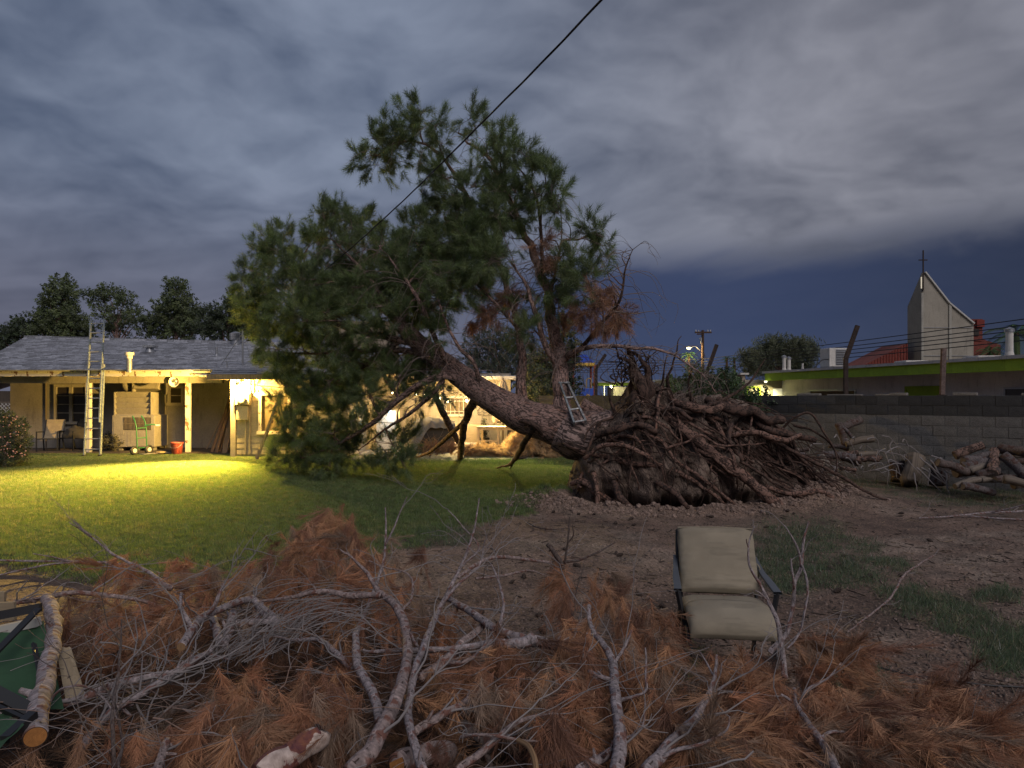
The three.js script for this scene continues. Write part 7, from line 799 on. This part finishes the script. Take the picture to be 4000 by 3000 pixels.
// litter under and between the branches
{
  const L = [], T1 = [], T2 = [];
  for (let i = 0; i < 3000; i++) { const c = rr(-150, 4150), d = rr(1.9, 6.3), x = XA(c, d), z = -d, m = pile(x, z); if (R() > m) continue; const cc = browns[Math.floor(R() * 7)], k = rr(0.2, 0.6); L.push([M4(V(x, gh(x, z) + rr(0.01, 0.28) * m * (c > 2500 ? 0.7 : 1), z), V(gauss(), gauss() * 0.35, gauss()), rr(0.7, 1.15)), lin(cc[0] * k, cc[1] * k, cc[2] * k)]); }
  copies(scene, 'needle_litter', G_brown[1], M.brown, L).userData = { kind: 'stuff', label: 'fallen brown needles under the branch pile' };
  for (let i = 0; i < 800; i++) { const left = R() < 0.62, c = left ? rr(150, 1900) : rr(-100, 4000), d = rr(2.1, 5.4), x = XA(c, d), z = -d, m = pile(x, z); if (R() > m) continue; const p = V(x, gh(x, z) + rr(0.03, 0.5) * m, z), l = rr(0.2, 0.75), a = R() * 6.28, dr = V(Math.cos(a), rr(-0.35, 0.4), Math.sin(a) * 0.8), e = p.clone().addScaledVector(dr, l); e.y = clamp(e.y, 0.02, 0.62); const mid = p.clone().lerp(e, 0.5).add(V(gauss(), gauss() * 0.8 + 0.2, gauss()).multiplyScalar(l * 0.16)); const r0 = 0.0014 + 0.0036 * R() * R() * R(); (R() < 0.7 ? T1 : T2).push(tube([p, mid, e], [r0, r0 * 0.8, 0.001], { seg: 9, sides: 4, gn: 0.03, ws: 6 })); }
  // a combed bundle of thin twigs lying across the left of the pile
  for (let i = 0; i < 60; i++) { const t = R(), a = onH(lerp(820, 1050, R()) + gauss() * 60, 2560 + gauss() * 60, rr(0.3, 0.45)), e = onH(1180 + gauss() * 260, 2420 + gauss() * 90, rr(0.36, 0.58)), m = a.clone().lerp(e, 0.5).add(V(gauss() * 0.05, 0.05 + gauss() * 0.05, gauss() * 0.06)); T1.push(tube([a, m, e], [0.0028, 0.002, 0.0008], { seg: 12, sides: 4, gn: 0.03, ws: 5 })); }
  for (let i = 0; i < 40; i++) { const c = V(...onH(1350 + gauss() * 200, 2480 + gauss() * 90, 0.5)), rad = rr(0.15, 0.4), a0 = rr(-0.4, 0.6), P = [0, 0.25, 0.5, 0.75, 1].map((s) => { const a = a0 + s * rr(1.6, 2.4); return c.clone().add(V(-Math.cos(a) * rad, Math.sin(a) * rad * 0.6, gauss() * 0.03)); }); T1.push(tube(P, [0.003, 0.0025, 0.002, 0.0015, 0.0008], { seg: 14, sides: 4, gn: 0.012, ws: 7 })); }
  part(scene, numbered('twig_litter'), T1, M.twig).userData = { kind: 'stuff', label: 'tangle of thin grey twigs through the branch pile' };
  part(scene, numbered('twig_litter'), T2, M.twigWarm).userData = { kind: 'stuff', label: 'tangle of thin reddish twigs through the branch pile' };
}
// ================= patio chair with cushion =================
{
  R = rng(67);
  const t = thing('cushioned_chair', 'beige cushioned patio chair with dark metal arms facing the camera', 'patio chair', [1.375, 0, -4.36], -0.12); t.scale.setScalar(0.94);
  const cushion = (path, w, th, bow = 0.02, s = 1) => {                      // a stuffed pad bent along a path in the y z plane
    const c = new THREE.CatmullRomCurve3(path.map(([y, z]) => V(0, y, z))), nu = 56, nv = 48;
    return quadGrid((u, v) => { const a = u * 2 * Math.PI, q = c.getPointAt(v), tg = c.getTangentAt(v), n = V(0, -tg.z, tg.y); if (n.z < 0 && s > 0) n.negate();
      const e = 0.22, cx = Math.sign(Math.cos(a)) * Math.pow(Math.abs(Math.cos(a)), e), sy = Math.sign(Math.sin(a)) * Math.pow(Math.abs(Math.sin(a)), 0.55); const end = Math.pow(clamp(1 - Math.pow(Math.abs(v * 2 - 1), 9)), 0.5);
      const puff = 1 - 0.30 * Math.pow(Math.abs(cx), 6) , wr = 0.006 * N3(cx * 3, v * 6, 1 + s) + 0.004 * N3(cx * 7 + 3, v * 15, s) + 0.003 * Math.sin(v * 40 + 2 * N3(cx * 2, v * 3, 7)) * sstep(0.35, 0.0, v);
      const x = cx * w / 2 * (1 - 0.02 * Math.pow(Math.abs(v * 2 - 1), 6)) + 0.006 * N3(v * 5, sy, 3), h = sy * th / 2 * end * puff + (sy > 0 ? wr + bow * (1 - cx * cx) * 0.5 : 0);
      return [x, q.y + n.y * h, q.z + n.z * h]; }, nu, nv);
  };
  const uvm = (g, k = 1) => { const p = g.attributes.position, u = g.attributes.uv; for (let i = 0; i < p.count; i++) u.setXY(i, p.getX(i) * k, (p.getY(i) - p.getZ(i) * 0.6) * k); return g; };
  part(t, 'back_cushion', uvm(cushion([[0.515, -0.085], [0.56, -0.12], [0.70, -0.19], [0.82, -0.26], [0.93, -0.335]], 0.54, 0.115, 0.02, 1)), M.cushion);
  part(t, 'seat_cushion', uvm(cushion([[0.445, -0.12], [0.46, 0.0], [0.472, 0.14], [0.462, 0.26], [0.425, 0.345], [0.36, 0.395]], 0.555, 0.115, 0.02, 1)), M.cushion);
  part(t, 'seam', [tube([V(-0.262, 0.46, -0.06), V(-0.1, 0.455, -0.045), V(0.08, 0.455, -0.045), V(0.262, 0.46, -0.06)], [0.006, 0.006], { sides: 6 })], M.dark);
  for (const s of [-1, 1]) {
    part(t, 'arm', (() => { const c = new THREE.CatmullRomCurve3([V(s * 0.285, 0.72, -0.30), V(s * 0.30, 0.655, -0.15), V(s * 0.315, 0.625, 0.02), V(s * 0.325, 0.60, 0.17)]); return quadGrid((u, v) => { const q = c.getPointAt(v), a = u * 6.2832, cx = Math.sign(Math.cos(a)) * Math.pow(Math.abs(Math.cos(a)), 0.4), sy = Math.sign(Math.sin(a)) * Math.pow(Math.abs(Math.sin(a)), 0.4); const w = lerp(0.016, 0.027, sstep(0, 0.8, v)); return [q.x + cx * w, q.y + sy * 0.010, q.z]; }, 20, 24); })(), std(lin(0.10, 0.11, 0.125), { roughness: 0.5, metalness: 0.3 }));
    part(t, 'front_leg', bar([s * 0.325, 0.6, 0.155], [s * 0.29, 0.42, 0.17], 0.026), M.black); part(t, 'front_leg', bar([s * 0.29, 0.43, 0.17], [s * 0.285, 0.0, 0.25], 0.026), M.black);
    part(t, 'back_leg', bar([s * 0.27, 0.40, -0.12], [s * 0.285, 0.0, -0.36], 0.026), M.black); part(t, 'back_rail', tube([V(s * 0.255, 0.38, -0.08), V(s * 0.265, 0.56, -0.2), V(s * 0.27, 0.75, -0.29), V(s * 0.26, 0.90, -0.38)], [0.014, 0.014]), M.black); part(t, 'seat_rail', tube([V(s * 0.265, 0.38, -0.1), V(s * 0.27, 0.385, 0.1), V(s * 0.27, 0.34, 0.3), V(s * 0.26, 0.24, 0.38)], [0.014, 0.014]), M.black);
  }
  part(t, 'cross_rail', [bar([-0.26, 0.24, 0.375], [0.26, 0.24, 0.375], 0.024), bar([-0.265, 0.375, -0.1], [0.265, 0.375, -0.1], 0.022)], M.black); part(t, 'tie', tube([V(0.26, 0.72, -0.22), V(0.29, 0.68, -0.17), V(0.285, 0.62, -0.18), V(0.27, 0.56, -0.16)], [0.005, 0.005]), M.cushion);
  { const L = []; for (let i = 0; i < 9; i++) { const z = rr(-0.02, 0.3); L.push([M4(V(rr(-0.24, 0.24), 0.535 - Math.max(0, z - 0.2) * 0.3, z), V(gauss(), 0.1, gauss()), rr(0.25, 0.5)), lin(0.3, 0.18, 0.1)]); } copies(t, 'fallen_needles', needleSpray(9, 0.05, 0.12, 0.001, 79, { spread: 1 }), M.brown, L); }
  part(t, 'piping', [tube([V(-0.268, 0.935, -0.29), V(0, 0.945, -0.285), V(0.268, 0.935, -0.29)], [0.005, 0.005], { seg: 16, sides: 6 })], M.cushion);
}
// ================= black hose, camp chair =================
solo('black_cable', 'thin black cable lying across the dirt at the right', 'cable', tube([[2990, 2420], [3042, 2431], [3178, 2499], [3260, 2545], [3381, 2587], [3500, 2620], [3653, 2648], [3850, 2670], [4100, 2692]].map(([a, b]) => { const p = onH(a, b, 0.012); p.y = gh(p.x, p.z) + 0.012; return p; }), [0.006, 0.006], { seg: 70, sides: 6, gn: 0.01 }), M.black);
{
  const t = thing('camp_chair', 'tipped over green folding camp chair with black straps at the left edge', 'camp chair');
  const sheet = (c, nm, mat, sag = 0.03) => { const [a, b, d, e] = c.map((q) => at(...q)); part(t, nm, quadGrid((u, v) => { const p = a.clone().lerp(b, u).lerp(e.clone().lerp(d, u), v); p.z -= sag * Math.sin(u * 3.14) * Math.sin(v * 3.14); p.y += 0.008 * N3(u * 4, v * 4, 1); return p.toArray(); }, 16, 16), mat); };
  sheet([[-120, 2490, 3.5], [170, 2424, 3.6], [250, 2770, 2.95], [-100, 2760, 2.95]], 'seat', M.greenCloth, 0.08); sheet([[-120, 2790, 2.75], [20, 2785, 2.7], [95, 2830, 2.5], [-90, 3010, 2.3]], 'backrest', M.greenCloth, 0.02); sheet([[218, 2525, 3.35], [278, 2530, 3.35], [335, 2720, 3.05], [255, 2730, 3.05]], 'side_pocket', M.tanCloth, 0.02);
  const b = (p, q, w, m = M.black, nm = 'strap', d = 0.012) => part(t, nm, bar(at(...p).toArray(), at(...q).toArray(), w, d), m);
  b([-60, 2415, 3.55], [160, 2372, 3.6], 0.045, M.black, 'strap', 0.03); b([150, 2378, 3.5], [-20, 2552, 3.2], 0.035); b([132, 2515, 3.3], [168, 2680, 2.98], 0.022); b([-40, 2470, 3.55], [150, 2428, 3.55], 0.045, std(lin(0.42, 0.41, 0.38), { roughness: 0.6 }), 'tube', 0.045); b([-60, 2690, 2.85], [130, 2790, 2.7], 0.06, M.dark, 'strap', 0.05); b([-60, 2740, 2.75], [110, 2820, 2.6], 0.05); b([20, 2890, 2.45], [130, 2790, 2.6], 0.035, M.black, 'tube', 0.03); b([-60, 2340, 3.9], [20, 2345, 3.9], 0.1, M.tanCloth, 'side_pocket', 0.02); b([-60, 2390, 3.8], [60, 2385, 3.8], 0.1, M.tanCloth, 'side_pocket', 0.02);
}
// ================= firewood against the wall =================
{
  R = rng(71);
  const log = (label, a, b, r, mat, o = {}) => { const A = at(...a), B = at(...b), n = A.clone().sub(B).normalize(), t = thing('firewood_log', label, 'log', A.toArray(), 0, o.group ?? 'logs heaped against the block wall'); const e = B.clone().sub(A), m = e.clone().multiplyScalar(0.5).add(V(0, (o.bend ?? 0.02), 0)); const g = tube([V(), m, e], [r, r * 0.97, r * 0.9], { seg: 9, sides: 12, wob: 0.2, ws: 6, gn: r * 0.25, cap: true }); part(t, 'bark', g, mat); part(t, 'cut_face', disc(g.userData.ends[0].clone().addScaledVector(n, 0.004), n, r * 0.95), M.cutGrey ?? M.timberGrey); part(t, 'cut_face', disc(g.userData.ends[1].clone().addScaledVector(n, -0.004), n.clone().negate(), r * 0.86), M.timberGrey); return t; };
  const G1 = 'logs in the left firewood heap behind the roots', G2 = 'logs in the right firewood heap', gm = [std(lin(0.40, 0.38, 0.375), { map: T.wood, bumpMap: T.limbB, bumpScale: 0.01 }), M.limbDark, std(lin(0.34, 0.27, 0.23), { map: scaled(T.bark, 0.5), bumpMap: scaled(T.barkB, 0.5), bumpScale: 0.01 }), std(lin(0.30, 0.28, 0.28), { map: T.limb, bumpMap: T.limbB, bumpScale: 0.01 })];
  log('thick log with an orange cut end propped up on the wall, highest of the heap', [3360, 1640, 14.1], [3290, 1672, 14.0], 0.085, M.limbDark, { group: G1 }); log('thick forked stump standing under the highest log', [3275, 1655, 14.0], [3305, 1745, 13.8], 0.075, M.limbDark, { group: G1 }); log('slim pale pole crossing in front of the forked stump', [3290, 1668, 13.9], [3330, 1712, 13.8], 0.035, gm[3], { group: G1 });
  log('split brown log lying on top of the left heap', [3412, 1712, 13.5], [3305, 1735, 13.6], 0.07, M.timberGrey, { group: G1 }); log('long grey log in the middle of the left heap', [3342, 1790, 13.3], [3208, 1775, 13.5], 0.085, gm[3], { group: G1 }); log('pale split log end facing the lawn below the grey log', [3205, 1780, 13.4], [3240, 1830, 13.0], 0.07, gm[0], { group: G1 }); log('short pale cut block left of the long grey log', [3180, 1850, 13.0], [3215, 1800, 13.2], 0.08, M.timberGrey, { group: G1 });
  const tones = ['pale', 'dark', 'brown', 'grey'], seen = {}, lab = (heap, r, mt, dx, dy, row) => `${r > 0.065 ? 'thick' : r > 0.05 ? 'medium' : 'thin'} ${tones[mt]} log ${Math.abs(dy) < 8 ? 'lying level' : dy * dx < 0 ? 'tilted up to the right' : 'tilted up to the left'} in the ${row < 0.33 ? 'top' : row < 0.66 ? 'middle' : 'bottom'} of ${heap}`;
  for (let i = 0; i < 24; i++) { const px = rr(3040, 3400), py = rr(1735, 1850), w = rr(60, 140) * (R() < 0.5 ? 1 : -1), d = 13.9 - (py - 1735) / 120 * 0.9, dy = gauss() * 26, r = rr(0.035, 0.08), mt = Math.floor(R() * 4); log(lab('the left heap', r, mt, w, dy, (py - 1735) / 115), [px, py, d], [px + w * 0.7, py + dy, d + gauss() * 0.2], r, gm[[0, 1, 2, 3][mt]], { group: G1 }); }
  log('upright split stump standing on the grass between the heaps', [3575, 1786, 13.1], [3555, 1890, 12.9], 0.17, M.timberGrey, { group: 'stumps standing between the heaps' }); log('shorter rounded stump right of the split stump', [3680, 1815, 12.8], [3665, 1890, 12.8], 0.16, gm[3], { group: 'stumps standing between the heaps' }); log('dark low stump behind the split stump', [3510, 1810, 13.4], [3512, 1880, 13.3], 0.17, M.limbDark, { group: 'stumps standing between the heaps' });
  log('long log along the top of the right firewood heap', [3905, 1752, 11.9], [4100, 1790, 11.2], 0.09, M.limbDark, { group: G2 }); log('brown log end pointing left at the top of the right heap', [3730, 1780, 12.2], [3840, 1740, 12.1], 0.08, gm[2], { group: G2 }); log('thick tan log with rounded end at the left of the right heap', [3732, 1845, 11.9], [3860, 1838, 11.9], 0.10, gm[2], { group: G2 }); log('grey split log crossing the middle of the right heap', [3760, 1810, 11.9], [3870, 1775, 11.8], 0.07, gm[3], { group: G2 }); log('sloping grey log at the right of the right heap', [3920, 1780, 11.6], [4030, 1880, 11.2], 0.09, gm[3], { group: G2 }); log('pale split log lying in front of the right heap', [3920, 1872, 11.1], [4040, 1905, 10.9], 0.07, M.timberGrey, { group: G2 }); log('log with a round brown end in the middle of the right heap', [3877, 1850, 11.4], [3885, 1760, 11.9], 0.085, gm[2], { group: G2 });
  for (let i = 0; i < 16; i++) { const px = rr(3740, 4020), py = rr(1760, 1900), w = rr(80, 170) * (R() < 0.5 ? 1 : -1), d = 12.1 - (py - 1760) / 140 * 0.8, dy = gauss() * 34, r = rr(0.045, 0.085), mt = Math.floor(R() * 4); log(lab('the right heap', r, mt, w, dy, (py - 1760) / 140), [px, py, d], [px + w * 0.8, py + dy, d + gauss() * 0.2], r, gm[mt], { group: G2 }); }
  const TW = []; for (let i = 0; i < 50; i++) { const a = at(rr(3180, 3560), rr(1700, 1850), rr(12.7, 13.8)), e = a.clone().add(V(gauss() * 0.7 + 0.3, -rr(0, 0.5), gauss() * 0.4)); e.y = Math.max(0.03, e.y); TW.push(tube([a, a.clone().lerp(e, 0.5).add(V(gauss() * 0.08, 0.12, gauss() * 0.08)), e], [0.012 * rr(0.5, 1.4), 0.009, 0.003], { seg: 8, sides: 5, gn: 0.05 })); } for (let i = 0; i < 14; i++) { const a = at(rr(3560, 3760), rr(1770, 1850), 12.5), e = a.clone().add(V(rr(-0.3, 0.9), -rr(0.2, 0.5), rr(0, 0.5))); e.y = Math.max(0.03, e.y); TW.push(tube([a, a.clone().lerp(e, 0.5), e], [0.014, 0.012, 0.005], { seg: 8, sides: 5, gn: 0.05 })); }
  part(scene, numbered('dry_brushwood'), TW, M.twig).userData = { kind: 'stuff', label: 'thin grey brushwood lying over the firewood' };
  // heap of dry needles on the patio, and dry twigs before the grill
  const L = []; for (let i = 0; i < 2600; i++) { const u = gauss(), v = gauss(), x = 0.75 + u * 0.95, z = -19.9 + v * 0.75, h = 0.85 * Math.exp(-(u * u * 1.7 + v * v * 1.7)), k = rr(0.6, 1.2); L.push([M4(V(x, 0.04 + h * rr(0.55, 1.05), z), V(gauss(), gauss() * 0.6, gauss()), rr(0.9, 1.5)), lin(0.55 * k, 0.38 * k, 0.2 * k)]); }
  for (let i = 0; i < 420; i++) { const k = rr(0.6, 1.1); L.push([M4(V(-0.85 + gauss() * 0.55, 0.04 + R() * 0.22, -19.6 + gauss() * 0.3), V(gauss(), gauss() * 0.3, gauss()), rr(0.8, 1.3)), lin(0.44 * k, 0.29 * k, 0.14 * k)]); }
  copies(scene, 'dry_needle_heap', needleSpray(60, 0.2, 0.14, 0.004, 73, { spread: 0.9 }), M.straw, L).userData = { kind: 'stuff', label: 'heap of dry tan pine needles under the trunk beside the patio table' };
  const b = thing('dry_branch_heap', 'small heap of dry bare branches in front of the covered grill', 'branch heap', [-2.4, 0.02, -19.4]), P = []; for (let i = 0; i < 70; i++) { const a = V(gauss() * 0.7, rr(0, 0.2), gauss() * 0.35), e = a.clone().add(V(gauss() * 0.6, rr(-0.05, 0.55), gauss() * 0.3)); P.push(tube([a, a.clone().lerp(e, 0.5).add(V(0, 0.08, 0)), e], [0.012, 0.008, 0.003], { seg: 7, sides: 4, gn: 0.04 })); } part(b, 'twigs', P, M.timber, { kind: 'stuff' }); const q = []; for (let i = 0; i < 60; i++) { const k = rr(0.6, 1.1); q.push([M4(V(0.4 + gauss() * 0.7, 0.1 + R() * 0.15, 0.1 + gauss() * 0.3), V(gauss(), 0.3, gauss()), 1.1), lin(0.25 * k, 0.13 * k, 0.07 * k)]); } copies(b, 'needles', G_pine[0], M.brown, q);
}
// ================= overhead service cable =================
{
  const a = at(948, 1292, 20.6), pts = [[948, 1292, 20.6], [1110, 1178, 16.4], [1300, 1030, 13.2], [1480, 872, 11.0], [1640, 722, 9.6], [1900, 462, 7.4], [2100, 262, 6.3], [2345, 4, 5.3], [2560, -230, 4.6]].map(([x, y, d]) => at(x, y, d)); pts.push(V(2.6, 6.1, -0.5), V(5.2, 7.4, 6), V(7.2, 8.4, 11));
  const t = thing('service_cable', 'thick twisted black service cable running from the house mast up over the lawn', 'cable'), c = new THREE.CatmullRomCurve3(pts, false, 'centripetal'), n = 420;
  for (let k = 0; k < 3; k++) { const q = []; for (let i = 0; i <= n; i++) { const p = c.getPointAt(i / n), an = i / n * 27 / 0.30 * 6.283 / 6 + k * 2.094, tg = c.getTangentAt(i / n), s = V(0, 1, 0).cross(tg).normalize(), u = tg.clone().cross(s); q.push(p.addScaledVector(s, Math.cos(an) * 0.0056).addScaledVector(u, Math.sin(an) * 0.0056)); }
    const seg = n, pos = []; part(t, k ? 'insulated_wire' : 'bare_wire', (() => { const g = tube(q, [0.005, 0.005], { seg: 600, sides: 6 }); return g; })(), k ? M.wire : std(lin(0.12, 0.12, 0.13))); }
}
renderer.render(scene, camera);
